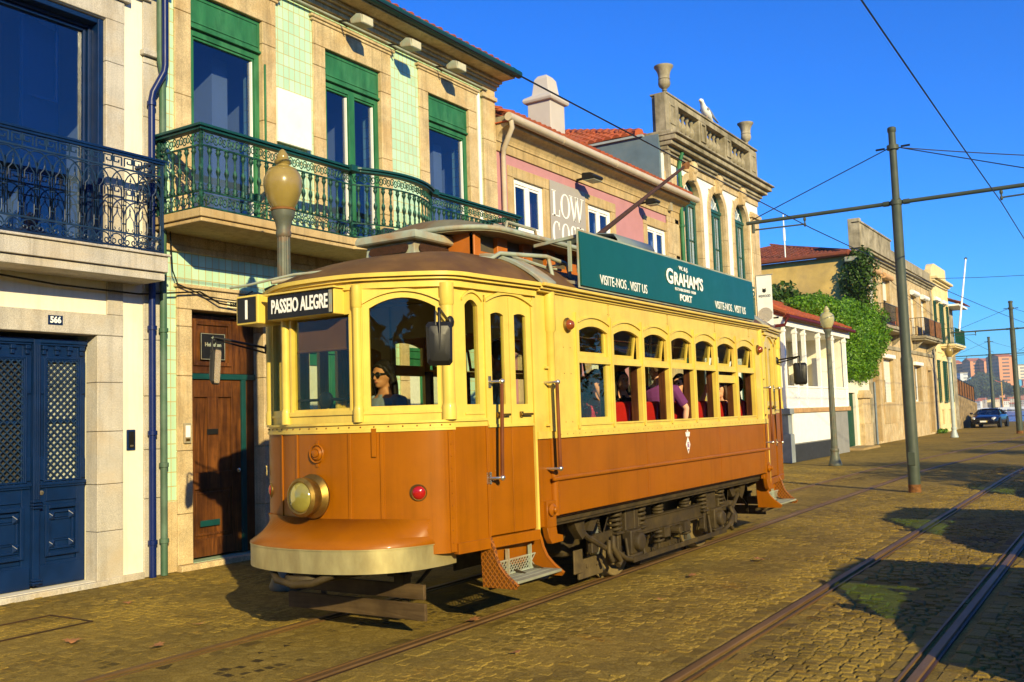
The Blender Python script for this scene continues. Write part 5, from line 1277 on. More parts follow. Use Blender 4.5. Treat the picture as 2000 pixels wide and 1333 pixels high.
# front mirrors
def mirror(c, att, up, rot, name='mirror'):
    m = MB(); c = Vector(c); R = Euler(rot).to_matrix()
    sh = [(-.095,-.14),(-.075,-.165),(.075,-.165),(.095,-.14),(.10,.14),(.08,.165),(-.08,.165),(-.10,.14)]
    rings = [[c + R @ Vector((d, y*s, z*s)) for y, z in sh] for d, s in ((0,1),(-.015,1.03),(-.045,.82),(-.06,.45))]
    m.loft(rings); o = m.build('mirror', BLACK, T, smooth=25)
    g = MB(); g.add([c + R @ Vector((.002, y*.93, z*.93)) for y, z in sh], [tuple(range(8))]); g.build('mirror_glass', CHROME, o)
    b = MB(); b.tube([c + R @ Vector((-.05, 0, -.05)), c + R @ Vector((-.06, 0, .24)), c + R @ Vector((-.04, .0, .27)), Vector(att)], .012, 7)
    b.tube([c + R @ Vector((-.03, .03, .14)), c + R @ Vector((-.03, .03, .25)), Vector(att)-Vector((0,0,.05))], .01, 6); b.ell(Vector(att), .045, .045, .06, 8, 6)
    b.build('mirror_bracket', BLACK, o, smooth=60); return o
mirror((5.93, 4.50, 2.385), (6.36, 4.72, 2.60), 0, (0, 0, .72))
mirror((6.02, 7.16, 2.36), (6.36, 6.84, 2.52), 0, (0, .06, -1.0))
mirror((14.95, 4.36, 2.33), (14.98, 4.74, 2.56), 0, (0, 0, .35))

# ---- the saloon body
Pm = lambda s, z, d=0: Vector((s, YC-HW+d, z))
Pq = lambda s, z, d=0: Vector((s, YC+HW-d, z))
BAYS = [8.19 + .742*k for k in range(8)]
SASH = {}
for sd, P in ((0, Pm), (1, Pq)):
    up = MB(); tr = MB(); lo = MB(); pw = MB(); hg = MB(); gl = MB()
    pbox(up, P, XB0, BAYS[0]-.035, 1.66, 2.96, 0, .05); pbox(up, P, BAYS[-1]+.035, XB1, 1.66, 2.96, 0, .05); pbox(up, P, XB0, XB1, 1.595, 1.66, -.022, .05)
    pbox(up, P, BAYS[0]-.035, BAYS[-1]+.035, 1.66, 1.705, 0, .05); pbox(up, P, BAYS[0]-.035, BAYS[-1]+.035, 2.80, 2.96, 0, .05)
    for k in range(8): pbox(up, P, BAYS[k]-.035, BAYS[k]+.035, 1.705, 2.80, -.004, .05); pbox(tr, P, BAYS[k]-.016, BAYS[k]+.016, 1.67, 2.80, -.02, -.004)
    for k in range(7):
        a, b = BAYS[k]+.035, BAYS[k+1]-.035
        apanel(up, P, a, b, 2.325, 2.80, a+.035, b-.035, 2.385, 2.63, .055, .035); amould(tr, P, a+.005, b-.005, 2.705, .062, .016, .018)
        pbox(tr, P, a, b, 2.31, 2.335, -.012, 0); pbox(tr, P, a, b, 1.70, 1.718, -.012, 0)
        # hopper upper light leaning inwards
        lean = 0 if k == 0 else .045
        H = lambda s, z, d, P=P, lean=lean: P(s, z, d + lean*(z-2.40)/.28 if False else d + lean*(2.68-z)/.30)
        aglass(gl, H, a+.03, b-.03, 2.40, 2.63, .055, .04); pbox(hg, H, a+.03, b-.03, 2.385, 2.425, .03, .06)
        pbox(hg, H, b-.06, b-.03, 2.42, 2.64, .032, .058); pbox(hg, H, a+.03, a+.055, 2.42, 2.64, .032, .058)
        # sash: closed in the first bay, half raised in the sixth, otherwise dropped out of sight
        if k == 0 and sd == 0 or sd == 1 and k in (1, 4):
            for q in ((a, a+.04, 1.71, 2.31), (b-.07, b, 1.71, 2.31), (a+.04, b-.07, 1.71, 1.775)): pbox(hg, P, *q, .012, .045)
            pbox(gl, P, a+.03, b-.06, 1.76, 2.31, .026, .031)
        elif k == 5 and sd == 0:
            pbox(hg, P, a, b, 2.165, 2.265, .012, .045)
        pbox(pw, P, b-.02, b+.035, 1.66, 2.36, .052, .125); pbox(pw, P, a-.035+.003, a+.008, 1.66, 2.36, .053, .10)
    pbox(pw, P, XB0, XB1, .95, 1.66, .052, .08)
    bs = up.build('body_side', YEL, T); tr.build('post_mouldings', YEL, bs); hg.build('sash_frames', YEL, bs); pw.build('inner_posts', WIND, bs); gl.build('saloon_glass', TGLASS, bs)
    pbox(lo, P, XB0, XB1, .885, 1.594, 0, .04)
    lw = lo.build('lower_panel', BRN, T, bevel=.01)
    rv = MB()
    for k in range(50): rv.ell(P(XB0+.06+.119*k, 1.628, -.022), .007, .005, .007, 6, 4)
    for s in (8.9, 10.4, 11.9, 13.2):
        for z in (2.83, 2.93): rv.ell(P(s-.02, z, 0), .006, .005, .006, 6, 4); rv.ell(P(s+.02, z, 0), .006, .005, .006, 6, 4)
        pbox(rv, P, s-.0025, s+.0025, 2.81, 2.945, -.002, 0)
    for s in (XB0+.2, XB0+.33):
        for z in (1.74, 2.2, 2.45): rv.ell(P(s, z, 0), .007, .005, .007, 6, 4)
    rv.build('rivets', M('rusty_yellow_rivets', (.34,.20,.04), .5, 0, .3, 20, 0) if sd == 0 else YEL, bs)
    rb = MB(); pbox(rb, P, XB0-.1, XB1+.1, 1.205, 1.245, -.035, 0); rb.build('rubbing_strake', BRN, lw, bevel=.012)
    sm = MB()
    for s in (9.71, 11.92): pbox(sm, P, s-.012, s+.012, .895, 1.59, -.003, 0)
    for s in (XB0+.03, XB1-.03):
        for z in (.96, 1.1, 1.3, 1.42, 1.54): sm.ell(P(s, z, -.002), .008, .006, .008, 6, 4)
    sm.build_each('panel_joint', BRN, lw)
    # corner pillars and bulkhead returns
    cp = MB(); cb = MB()
    for s0, s1, ye in ((7.47, XB0, 1.19), (XB1, 2*XM-7.47, 1.19)):
        yy = lambda e: YC - e if sd == 0 else YC + e
        cp.box(s0, s1, yy(ye), yy(ye-.05), 1.66, 2.96); cp.box(s0, s1, yy(ye+.02), yy(ye-.05), 1.595, 1.66); cb.box(s0, s1, yy(ye), yy(ye-.05), .80, 1.594)
        cp.lathe([(.045, 1.66), (.045, 2.58), (.062, 2.60), (.062, 2.96)], (s1 if s0 < 8 else s0, yy(HW-.03), 0), n=14)
        for z in (1.72, 2.25): cp.obox(((s0+s1)/2+.05, yy(ye+.015), z), .05, .03, .02)
        cb.lathe([(.045, .885), (.045, 1.594)], (s1 if s0 < 8 else s0, yy(HW-.035), 0), n=14)
        xj = s0+.16 if s0 < 8 else s1-.16
        cb.obox((xj, yy(ye+.01), .91), .16, .05, .24); cb.lathe([(.055,0),(.06,.03),(.03,.045),(.03,.07),(.0,.075)], (xj-.02, yy(ye+.03), .95), (0, -1 if sd == 0 else 1, 0), 14)
        cb.prism([(xj-.08,.80),(xj+.08,.80),(xj+.10,.72),(xj+.2,.70),(xj+.2,.64),(xj-.0,.64),(xj-.05,.7)], yy(ye+.03), yy(ye-.03))
    cp.build_each('corner_pillar', YEL, bs, smooth=40); cb.build_each('bolster_end', BRN, lw, smooth=35, bevel=.004, seg=1)
    for xx in (7.66, 2*XM-7.66):
        yy = YC-HW-.085 if sd == 0 else YC+HW+.085; yb = YC-1.19 if sd == 0 else YC+1.19
        o = MB().tube([(xx, yy, 1.33), (xx-.01, yy, 2.10)], .017, 10).build('grab_rail', RAILW, T, smooth=60); b_ = MB()
        for z in (1.32, 2.11): b_.tube([(xx-.03, yb, z), (xx-.02, yy, z), (xx, yy, z)], .012, 8); b_.ell((xx, yy, z), .025, .025, .025, 10, 8)
        b_.build_each('rail_bracket', CHROME, o, smooth=60)
    for xx, z in ((8.02, 2.665), (13.55, 2.655)):
        yb = YC-HW if sd == 0 else YC+HW; ax = (0, -1 if sd == 0 else 1, 0)
        o = MB().lathe([(.07,0),(.072,.015),(.055,.025)], (xx, yb, z), ax, 20, cap=False).build('side_lamp', BRASS, T, smooth=50); MB().lathe([(.055,.01),(.052,.04),(.035,.07),(.001,.082)], (xx, yb, z), ax, 18).build('lens', AMBL, o, smooth=60)
# cornice along the saloon
m = MB()
for sg in (-1, 1):
    for d_, za, zb in ((.02, 2.945, 2.965), (.05, 2.967, 2.99), (.085, 2.992, 3.022)): m.box(7.5, 2*XM-7.5, YC+sg*(HW-.04), YC+sg*(HW+d_), za, zb)
m.build('saloon_cornice', YEL, T, bevel=.004, seg=1)
# crest on the lower panel
cr = MB(); yv = YC-HW-.004
cr.prism([(10.84, 1.30), (10.905, 1.41), (10.84, 1.50), (10.775, 1.41)], yv-.003, yv)
cr.prism([(10.79,1.505),(10.89,1.505),(10.905,1.555),(10.885,1.56),(10.87,1.535),(10.86,1.57),(10.84,1.545),(10.82,1.57),(10.81,1.535),(10.795,1.56),(10.775,1.555)], yv-.003, yv); cr.ell((10.84, yv, 1.575), .01, .004, .012, 8, 5)
co = cr.build('crest', LETW, T)
PUR = M('purple_ink', (.16,.03,.20), .5)
c2 = MB()
for xa, xb, za, zb in ((10.812,10.822,1.37,1.435),(10.858,10.868,1.37,1.435),(10.818,10.862,1.428,1.436),(10.832,10.838,1.375,1.42),(10.842,10.848,1.375,1.42)): c2.box(xa, xb, yv-.005, yv-.003, za, zb)
c2.prism([(10.82,1.355),(10.86,1.355),(10.84,1.325)], yv-.005, yv-.003); c2.build('crest_monogram', PUR, co)
# floor, ceiling, bulkheads
MB().box(6.5, 2*XM-6.5, YC-.98, YC+.98, .80, .93).box(6.05, 6.499, YC-.6, YC+.6, .80, .93).box(2*XM-6.499, 2*XM-6.05, YC-.6, YC+.6, .80, .93).box(7.5, 2*XM-7.5, YC-1.17, YC+1.17, .86, .93).build('floor', WIND, T)
CEIL = M('cream_ceiling_boards', (.42,.33,.17), .6, 0, .1, 3, .2)
MB().box(6.3, 2*XM-6.3, YC-.9, YC+.9, 3.0, 3.02).box(7.5, 2*XM-7.5, YC-1.15, YC+1.15, 2.97, 2.995).build('ceiling', CEIL, T)
m = MB()
for xx in (7.55, 2*XM-7.55):
    for ya, yb in ((YC-1.16, YC-.55), (YC+.55, YC+1.16)):
        P, L = panelT((xx, ya), (xx, yb)); apanel(m, P, 0, L, .93, 2.96, .12, L-.1, 1.75, 2.5, .06, .04)
    m.box(xx-.02, xx+.02, YC-.55, YC+.55, 2.62, 2.96); m.box(xx-.03, xx+.03, YC-.60, YC-.53, .93, 2.62); m.box(xx-.03, xx+.03, YC+.53, YC+.60, .93, 2.62)
m.build_each('bulkhead', CEIL, T)
m = MB(); m.lathe([(.10, .93), (.11, 1.2), (.12, 1.62), (.15, 1.66), (.15, 1.9), (.10, 1.92)], (6.35, YC+.02, 0), n=18); m.build('controller', BLACK, T, smooth=40)
m = MB(); m.lathe([(.015, 1.92), (.015, 1.97)], (6.35, YC+.02, 0), n=8); m.tube([(6.35, YC+.02, 1.97), (6.2, YC-.08, 1.98)], .014, 8); m.ell((6.2, YC-.08, 2.0), .025, .025, .035); m.build('controller_handle', BRASS, T, smooth=50)
m = MB(); m.tube([(6.02, YC+.35, 2.0), (6.02, YC-.35, 2.0)], .012, 8); m.lathe([(.07,0),(.075,.03),(.05,.05)], (6.05, YC+.02, 1.995), (-1,0,0), 16); m.build('wiper_rail', BLACK, T, smooth=50)
m = MB(); m.box(6.0, 6.01, YC-.33, YC+.30, 2.42, 2.68); m.tube([(6.0, YC-.34, 2.42), (6.0, YC+.31, 2.42)], .014, 8); m.build('sun_blind', M('brown_blind_cloth', (.13,.055,.015), .85, 0, .15, 5, .2), T)
# seats
sb = None
for k in range(7):
    for y in (YC-.83, YC+.83):
        x = 8.88 + .742*k
        if k == 0 and y < YC: continue
        if sb is None:
            sb = empty_part('seat', T)
            m = MB(); m.loft([[(x+dx+ (z-1.4)*.12, y+yy, z) for dx, yy, z in ((d, -.23*w_, zz), (d, .23*w_, zz), (d+.075, .23*w_, zz), (d+.075, -.23*w_, zz))] for d, w_, zz in ((.03, .95, 1.40), (.02, 1, 1.5), (.02, 1, 1.85), (.03, .97, 1.91), (.045, .9, 1.935))]); m.build('seat_back', TRED, sb, bevel=.025, smooth=40)
            m = MB(); m.box(x-.36, x+.03, y-.23, y+.23, 1.29, 1.40); m.build('cushion', TRED, sb, bevel=.03, smooth=40)
            m = MB(); m.box(x-.2, x-.1, y-.2, y+.2, .93, 1.29); m.bar((x+.05, y-.24, 1.35), (x+.11, y-.24, 1.9), .02, .03); m.bar((x+.05, y+.24, 1.35), (x+.11, y+.24, 1.9), .02, .03); m.bar((x-.3, y-.25, 1.70), (x+.09, y-.25, 1.70), .035, .03); m.build('seat_frame', BLACK, sb)
            bx, by = x, y
        else:
            o = sb.copy(); COL.objects.link(o); o.location = sb.location + Vector((x-bx, y-by, 0))
            for chd in list(sb.children):
                c = chd.copy(); COL.objects.link(c); c.parent = o
m = MB()
for x in (8.9, 10.4, 11.9, 13.2):
    for y in (YC-.32, YC+.32): m.tube([(x, y, .93), (x, y, 2.97)], .017, 8)
m.tube([(7.6, YC-.34, 2.72), (13.8, YC-.34, 2.72)], .015, 8); m.tube([(7.6, YC+.34, 2.72), (13.8, YC+.34, 2.72)], .015, 8); m.build('standee_rails', CHROME, T, smooth=60)

# ---- roofs
def loop(half_pts, n=3):
    """closed plan outline from the front-half list (x, |y|), mirrored fore and aft"""
    h = [Vector(p) for p in catmull(half_pts, n)]
    near = [Vector((p.x, YC-p.y)) for p in reversed(h)]; far = [Vector((p.x, YC+p.y)) for p in h[1:]]
    front = near + far
    rear = [Vector((2*XM-p.x, p.y)) for p in reversed(front)]
    return front + rear
eave = loop([(5.86, 0), (5.89, .25), (5.95, .50), (6.08, .78), (6.24, 1.0), (6.45, 1.14), (7.3, 1.24), (7.62, 1.27), (7.8, 1.305), (9.5, 1.305)], 3)
deck = loop([(6.95, 0), (6.95, .15), (6.97, .30), (7.0, .42), (7.08, .52), (7.2, .58), (7.5, .62), (7.7, .62), (7.9, .62), (9.5, .62)], 3)
m = MB(); rings = []
for k in range(9):
    t = k/8; zz = 3.018 + .31*sin(t*pi/2)**.9; q = 1-cos(t*pi/2)*1.0 if False else t
    rings.append([(a.x+(b.x-a.x)*q, a.y+(b.y-a.y)*q, zz) for a, b in zip(eave, deck)])
m.loft(rings); m.build('roof', ROOFB, T, smooth=50)
m = MB()
for xx in (7.62, 2*XM-7.62):
    for sg in (-1, 1):
        r = []
        for k in range(9):
            t = k/8; yy = 1.285+(.60-1.285)*t; zz = 3.026+.32*sin(t*pi/2)**.9; r.append([(xx-.14, YC+sg*yy, zz-.02), (xx+.14, YC+sg*yy, zz-.02), (xx+.14, YC+sg*yy, zz+.022), (xx-.14, YC+sg*yy, zz+.022)])
        m.loft(r)
m.build_each('roof_flashing', GREYP, T, smooth=50, bevel=.006, seg=1)
ORG = M('orange_clerestory_paint', (.42,.125,.015), .5, 0, .15, 4, .2)
m = MB(); x0, x1 = 7.42, 2*XM-7.42; h_ = .60
for ya, yb in ((YC-h_, YC-h_+.03), (YC+h_-.03, YC+h_)): m.box(x0, x1, ya, yb, 3.28, 3.40)
for k in range(15):
    xx = x0 + (x1-x0)*k/14
    for sg in (-1, 1): m.box(xx-.09 if k else xx-.02, xx+.09, YC+sg*(h_+.01), YC+sg*(h_-.05), 3.28, 3.585)
m.box(x0-.02, x0+.03, YC-h_, YC+h_, 3.28, 3.585); m.box(x1-.03, x1+.02, YC-h_, YC+h_, 3.28, 3.585)
cl = m.build('clerestory', ORG, T, bevel=.006, seg=1)
m = MB()
for ya in (YC-h_+.04, YC+h_-.06): m.box(x0, x1, ya, ya+.02, 3.40, 3.58)
m.build('clerestory_lights', M('dull_clerestory_glass', (.10,.085,.05), .4, 0, .2, 4, .1), cl)
ce = loop([(7.2, 0), (7.21, .2), (7.24, .42), (7.33, .62), (7.5, .76), (7.9, .80), (9.5, .80)], 3); cd = loop([(7.5, 0), (7.5, .05), (7.52, .1), (7.55, .14), (7.6, .16), (7.9, .16), (9.5, .16)], 3)
m = MB(); rings = [[(a.x, a.y, 3.565) for a in ce]]
for k in range(7):
    t = k/6; rings.append([(a.x+(b.x-a.x)*t, a.y+(b.y-a.y)*t, 3.60+.16*sin(t*pi/2)) for a, b in zip(ce, cd)])
m.loft(rings); cr_ = m.build('clerestory_roof', M('grimy_deck_canvas', (.17,.165,.105), .65, 0, .2, 4, .3, 30, .004, stain=(.14,.07,.025), sscale=2.5, sth=.5, samt=.7), T, smooth=40)
MB().add([(p.x, p.y, 3.57) for p in ce], [tuple(range(len(ce)))]).build('eaves_soffit', BLACK, cr_)
MB().tube([(p.x, p.y, 3.60) for p in ce], .026, 8, closed=True).build('edge_pipe', GREYP, cr_, smooth=60)
m = MB(); m.tube([(7.75, YC-.74, 3.62), (7.78, YC-.74, 3.70), (8.3, YC-.74, 3.70), (8.33, YC-.74, 3.62)], .016, 7); m.tube([(8.36, YC-.2, 3.78), (8.36, YC-.2, 3.83), (11.5, YC-.2, 3.83)], .02, 7); m.build('roof_handle', GREYP, cr_, smooth=50)
# ventilator box
for xx, s in ((6.88, 1), (2*XM-6.88, -1)):
    xa, xb = sorted((xx, xx+s*.66)); m = MB()
    m.loft([[(xa+.0-d, YC-.30-d, z), (xb+d, YC-.30-d, z), (xb+d, YC+.30+d, z), (xa-d, YC+.30+d, z)] for d, z in ((.0, 3.30), (-.015, 3.46))])
    v = m.build('ventilator', GREYP, T, bevel=.008); m = MB()
    m.loft([[(xa-d, YC-.30-d, z), (xb+d, YC-.30-d, z), (xb+d, YC+.30+d, z), (xa-d, YC+.30+d, z)] for d, z in ((.05, 3.462), (.065, 3.475), (.065, 3.51), (.05, 3.545), (-.03, 3.565))]); m.build('ventilator_lid', GREYP, v, smooth=30)
    gm = MB()
    def slot(P, L):
        a, b_, z0, z1 = .10, L-.10, 3.355, 3.435
        pts = arcpts(b_, (z0+z1)/2, (z1-z0)/2, -pi/2, pi/2, 6) + arcpts(a, (z0+z1)/2, (z1-z0)/2, pi/2, 1.5*pi, 6); mm = len(pts)
        gm.add([P(x, z, -.004+ (3.46-z)*-.09) for x, z in pts], [tuple(range(mm))])
    for A_, B_ in (((xa-.0, YC-.30), (xb, YC-.30)), ((xa, YC+.30), (xa, YC-.30)), ((xb, YC-.30), (xb, YC+.30))):
        P, L = panelT(A_, B_); slot(P, L)
    gm.build('mesh_slot', M('rusty_mesh', (.05,.022,.012), .9, .2, .5, 60, .8, 150, .004), v)
    MB().box(xa+.3, xb+.25, YC-.36, YC+.36, 3.28, 3.312).build('ventilator_base', GREYP, v)
# roof guard frame near the front of the saloon
for xx, s in ((7.35, 1), (2*XM-7.35, -1)):
    m = MB(); X = lambda d: xx + s*d
    for y in (YC-1.06, ):
        m.tube([(X(-.35), y+.25, 3.25), (X(-.02), y+.22, 3.27), (X(.1), y+.2, 3.335), (X(.62), y+.0, 3.345), (X(.66), y, 3.32), (X(.66), y-.04, 3.14)], .021, 8)
        m.tube([(X(.62), y+.0, 3.345), (X(.98), y-.0, 3.32), (X(1.0), y-.02, 3.29), (X(1.0), y-.06, 3.11)], .021, 8)
        m.tube([(X(.68), y, 3.33), (X(.80), y+.1, 3.27), (X(1.0), y+.06, 3.26)], .014, 7); m.tube([(X(.80), y+.1, 3.27), (X(.98), y, 3.32)], .012, 7); m.tube([(X(.1), y+.2, 3.335), (X(.7), y+.25, 3.33), (X(1.0), y+.2, 3.29)], .018, 7)
        m.obox((X(.67), y-.05, 3.115), .05, .1, .02, (0.5,0,0)); m.obox((X(1.0), y-.07, 3.10), .05, .1, .02, (0.5,0,0))
    m.build('roof_guard', GREYP, T, smooth=50)
m = MB(); m.tube([(6.25, YC+.35, 3.13), (6.1, YC+.1, 3.12), (6.0, YC+.35, 3.11), (5.88, YC+.8, 3.05), (5.85, YC+1.0, 3.04)], .011, 6); m.tube([(6.9, YC+.35, 3.30), (6.5, YC+.75, 3.18), (6.25, YC+.9, 3.12)], .02, 7); m.build('roof_cable', GREYP, T, smooth=60)
# trolley base, pole and equipment boxes
m = MB(); m.box(10.2, 11.2, YC-.18, YC+.18, 3.74, 3.82); m.tube([(10.2, YC-.3, 3.86), (10.9, YC-.3, 3.86)], .045, 10); m.lathe([(.1,3.8),(.09,3.92),(.05,3.95)], (10.62, YC, 0), n=14); tb = m.build('trolley_base', GREYP, T, smooth=40)
m = MB(); p0, p1 = Vector((10.55, YC, 3.86)), Vector((14.2, YC, 5.70)); m.tube([p0, p0.lerp(p1, .5), p1], [.036, .03, .022], 10); tp = m.build('trolley_pole', M('dark_trolley_pole', (.07,.035,.02), .6, .2, .4, 4, .3), T, smooth=60)
m = MB(); m.prism([(14.1,5.62),(14.26,5.66),(14.32,5.74),(14.26,5.775),(14.16,5.75)], YC-.035, YC+.035); m.lathe([(.05,-.02),(.03,-.006),(.03,.006),(.05,.02)], (14.24, YC, 5.715), (0,1,0), 14); m.build('trolley_head', RUST, tp)
m = MB(); sec = [(-.45,3.72),(-.45,3.98),(-.40,4.05),(-.2,4.08),(.2,4.08),(.40,4.05),(.45,3.98),(.45,3.72)]
m.loft([[(x, YC+y*1.0, z) for y, z in sec] for x in (10.75, 11.85)], cap=False); m.box(10.8, 11.85, YC-.42, YC+.42, 3.70, 3.74); m.add([(11.84, YC+y, z) for y, z in sec], [tuple(range(8))]); e_ = m.build('resistor_cover', M('blue_grey_cover', (.16,.20,.21), .45, .1, .12, 4, .15), T, smooth=30, mods=(('SOLIDIFY', dict(thickness=.012)),))
m = MB()
for k in range(6): m.box(10.95+.13*k, 11.0+.13*k, YC-.36, YC+.36, 3.76, 3.97)
m.build('resistor_grids', RUST, e_)
# advertising boards on both sides
for sg in (-1, 1):
    y = YC + sg*1.32; m = MB()
    m.add([(x, y + sg*(dy + (3.56-z)*.02), z) for x in (8.12, 13.12) for z, dy in ((3.05,0),(3.05,.03),(3.58,.03),(3.58,0))], [(0,1,2,3),(7,6,5,4),(0,4,5,1),(1,5,6,2),(2,6,7,3),(3,7,4,0)])
    bd = m.build('advertising_board', BOARD, T); m = MB()
    for z in (3.04, 3.59): m.box(8.10, 13.14, y-.008+sg*.01, y+.008+sg*.016, z-.012, z+.012)
    for x in (8.11, 13.13): m.box(x-.012, x+.012, y-.008+sg*.01, y+.008+sg*.016, 3.052, 3.578)
    for x in (8.15, 9.8, 11.4, 13.0): m.bar((x, y-sg*.02, 3.54), (x, y-sg*.5, 3.50), .03, .03); m.bar((x, y-sg*.02, 3.08), (x, y-sg*.2, 3.12), .03, .03)
    m.bar((8.15, y-sg*.1, 3.5), (8.15, y-sg*.1, 3.2), .03, .03); m.build('board_frame', GREYP, bd)
    if sg < 0:
        yv = y-.042
        W_ = lambda s, sz, x, z, **k: text(s, sz, LETW, bd, 'lettering', TM((x, yv, z)), **k)
        W_('VISITE-NOS . VISIT US', .14, 9.05, 3.14, fit=1.10); W_('VISITE-NOS . VISIT US', .14, 12.19, 3.14, fit=1.13)
        W_('W. & J.', .066, 10.64, 3.485, weight=.002, fit=.27); W_('G', .245, 10.23, 3.355, weight=.006, fit=.19); W_("RAHAM'S", .205, 10.79, 3.342, weight=.006, fit=.88); W_('ESTABLISHED 1820', .046, 10.68, 3.228, spacing=1.2, weight=.001, fit=.62); W_('PORT', .11, 10.68, 3.135, weight=.003, fit=.36)

# ---- truck
MB().box(7.6, 13.8, YC-1.12, YC+1.12, .80, .86).box(7.5, 13.9, YC-1.09, YC-1.03, .77, .86).box(7.5, 13.9, YC+1.03, YC+1.09, .77, .86).build('underframe', BOGIE, T)
MB().box(9.0, 12.9, YC-.55, YC+.55, .28, .78).build('motor_cases', BOGIE, T, bevel=.06)
WX = (9.71, 12.17)
for wx in WX:
    for sg in (-1, 1):
        y = YC + sg*.735
        m = MB(); m.lathe([(.10,.075),(.12,.07),(.16,.045),(.29,.03),(.31,.055),(.375,.06),(.385,.05),(.395,-.05),(.425,-.062),(.425,-.085),(.33,-.09),(.30,-.05),(.10,-.06)], (wx, y, .40), (0, sg, 0), 36); wl = m.build('wheel', WHEELM, T, smooth=35)
        m = MB(); m.lathe([(.386,.052),(.396,-.048)], (wx, y, .401), (0, sg, 0), 36, cap=False); m.build('tyre_tread', STEEL, wl, smooth=35)
    MB().tube([(wx, YC-.9, .40), (wx, YC+.9, .40)], .06, 12).build('axle', BOGIE, T, smooth=60)
def spring(mb, x, y, z0, z1, r=.062, wr=.016, turns=5):
    n = turns*10; mb.tube([(x + r*cos(2*pi*turns*k/n), y + r*sin(2*pi*turns*k/n), z0 + (z1-z0)*k/n) for k in range(n+1)], wr, 6)
for sg in (-1, 1):
    Y = lambda d: YC + sg*d
    m = MB()
    m.obox((XM+.23, Y(.93), .52), 2.0, .05, .15); m.obox((XM+.23, Y(.93), .60), 1.9, .09, .02); m.obox((XM+.23, Y(.93), .44), 1.9, .09, .02)
    for wx in WX:
        d_ = -1 if wx < XM else 1
        m.obox((wx, Y(.94), .56), .22, .09, .40); m.obox((wx-d_*.15, Y(.94), .60), .10, .10, .28); m.prism([(wx-.32,.30),(wx+.32,.30),(wx+.26,.24),(wx-.26,.24)], Y(.90), Y(.98)); m.obox((wx-.26, Y(.94), .46), .08, .08, .36); m.obox((wx+.26, Y(.94), .46), .08, .08, .36)
        m.obox((wx+d_*.5, Y(.93), .50), .52, .05, .12); m.obox((wx+d_*.78, Y(.93), .46), .14, .06, .18)
        for q in (-.3, .3): m.obox((wx+q, Y(.95), .80), .20, .14, .03); m.prism([(wx+q-.1,.80),(wx+q+.1,.80),(wx+q+.05,.73),(wx+q-.05,.73)], Y(.88), Y(1.02)); m.obox((wx+q, Y(.95), .52), .17, .15, .025)
    tf = m.build('side_frame', BOGIE, T, bevel=.01, seg=1)
    ax = MB()
    for wx in WX: ax.lathe([(.13,0),(.14,.03),(.10,.06),(.10,.14),(.085,.16),(.001,.165)], (wx, Y(.97), .40), (0, sg, 0), 16); ax.obox((wx, Y(1.0), .40), .27, .12, .26); ax.prism([(wx-.16,.27),(wx+.16,.27),(wx+.08,.18),(wx-.08,.18)], Y(.94), Y(1.06))
    ax.build_each('axle_box', BOGIE, tf, smooth=40, bevel=.015)
    sp = MB()
    for wx in WX:
        for q in (-.3, .3): spring(sp, wx+q, Y(.95), .535, .785, .066, .0165, 5)
    for x in (10.55, 11.35): spring(sp, x, Y(.93), .61, .72, .06, .016, 3); spring(sp, x, Y(.93), .27, .43, .06, .016, 3); sp.tube([(x, Y(.93), .22), (x, Y(.93), .80)], .017, 7)
    sp.build_each('coil_spring', BOGIE, tf, smooth=60)
    lf = MB()
    for d_, wx in ((-1, WX[0]), (1, WX[1])):
        for k in range(6): lf.bar((wx+d_*(.56+.012*k), Y(.94), .60+.028*k), (wx+d_*(.82-.05*k)*.97, Y(.94), .60+.028*k-.0 + .0), .10, .02) if False else None
        for k in range(6):
            L = .42-.045*k; a = Vector((wx+d_*.62, Y(.94), .55+.0)); u = Vector((-d_*.55, 0, .75)).normalized(); n_ = Vector((d_*.75, 0, .55)).normalized()
            lf.bar(a + n_*(.022*k) + u*(.02*k), a + n_*(.022*k) + u*L, .09, .02, (0,1,0))
        lf.tube([(wx+d_*1.15, Y(.95), .70), (wx+d_*.95, Y(.95), .56), (wx+d_*.45, Y(1.0), .33)], .03, 8)
        lf.prism([(wx+d_*1.02,.80),(wx+d_*1.3,.80),(wx+d_*1.22,.66),(wx+d_*1.1,.55),(wx+d_*1.02,.60),(wx+d_*1.06,.7)], Y(.90), Y(.99))
        lf.prism([(wx+d_*.62,.78),(wx+d_*.82,.78),(wx+d_*.95,.62),(wx+d_*.82,.60),(wx+d_*.72,.7)], Y(.88), Y(.96))
    lf.build_each('leaf_spring', BOGIE, tf, smooth=40)
    bk = MB()
    bk.tube([(9.25, Y(1.04), .35), (9.42, Y(1.06), .255), (9.62, Y(1.06), .215), (12.28, Y(1.06), .215), (12.5, Y(1.06), .26), (12.75, Y(1.04), .38)], .027, 8); bk.bar((9.55, Y(1.085), .22), (12.35, Y(1.085), .22), .012, .055)
    for x in (9.55, 9.95, 11.95, 12.4): bk.tube([(x, Y(1.03), .22), (x, Y(1.0), .45)], .018, 7)
    for x in (9.25, 12.72):
        d_ = -1 if x < XM else 1
        bk.tube([(x+d_*.0, Y(1.0), .50), (x+d_*.06, Y(1.03), .40), (x, Y(1.04), .32), (x-d_*.08, Y(1.04), .24), (x-d_*.02, Y(1.04), .2)], .032, 8)
        bk.tube([(x+d_*.1, Y(1.0), .47), (x+d_*.16, Y(1.03), .36), (x+d_*.1, Y(1.04), .26)], .026, 8)
    bk.build('brake_rigging', BOGIE, tf, smooth=60)
    tk = MB(); tk.obox((10.94, Y(.74), .15), 1.15, .08, .13); tk.obox((10.94, Y(.74), .065), 1.2, .085, .045)
    for k in range(9): tk.ell((10.5+.11*k, Y(.785), .17), .012, .01, .012, 6, 4)
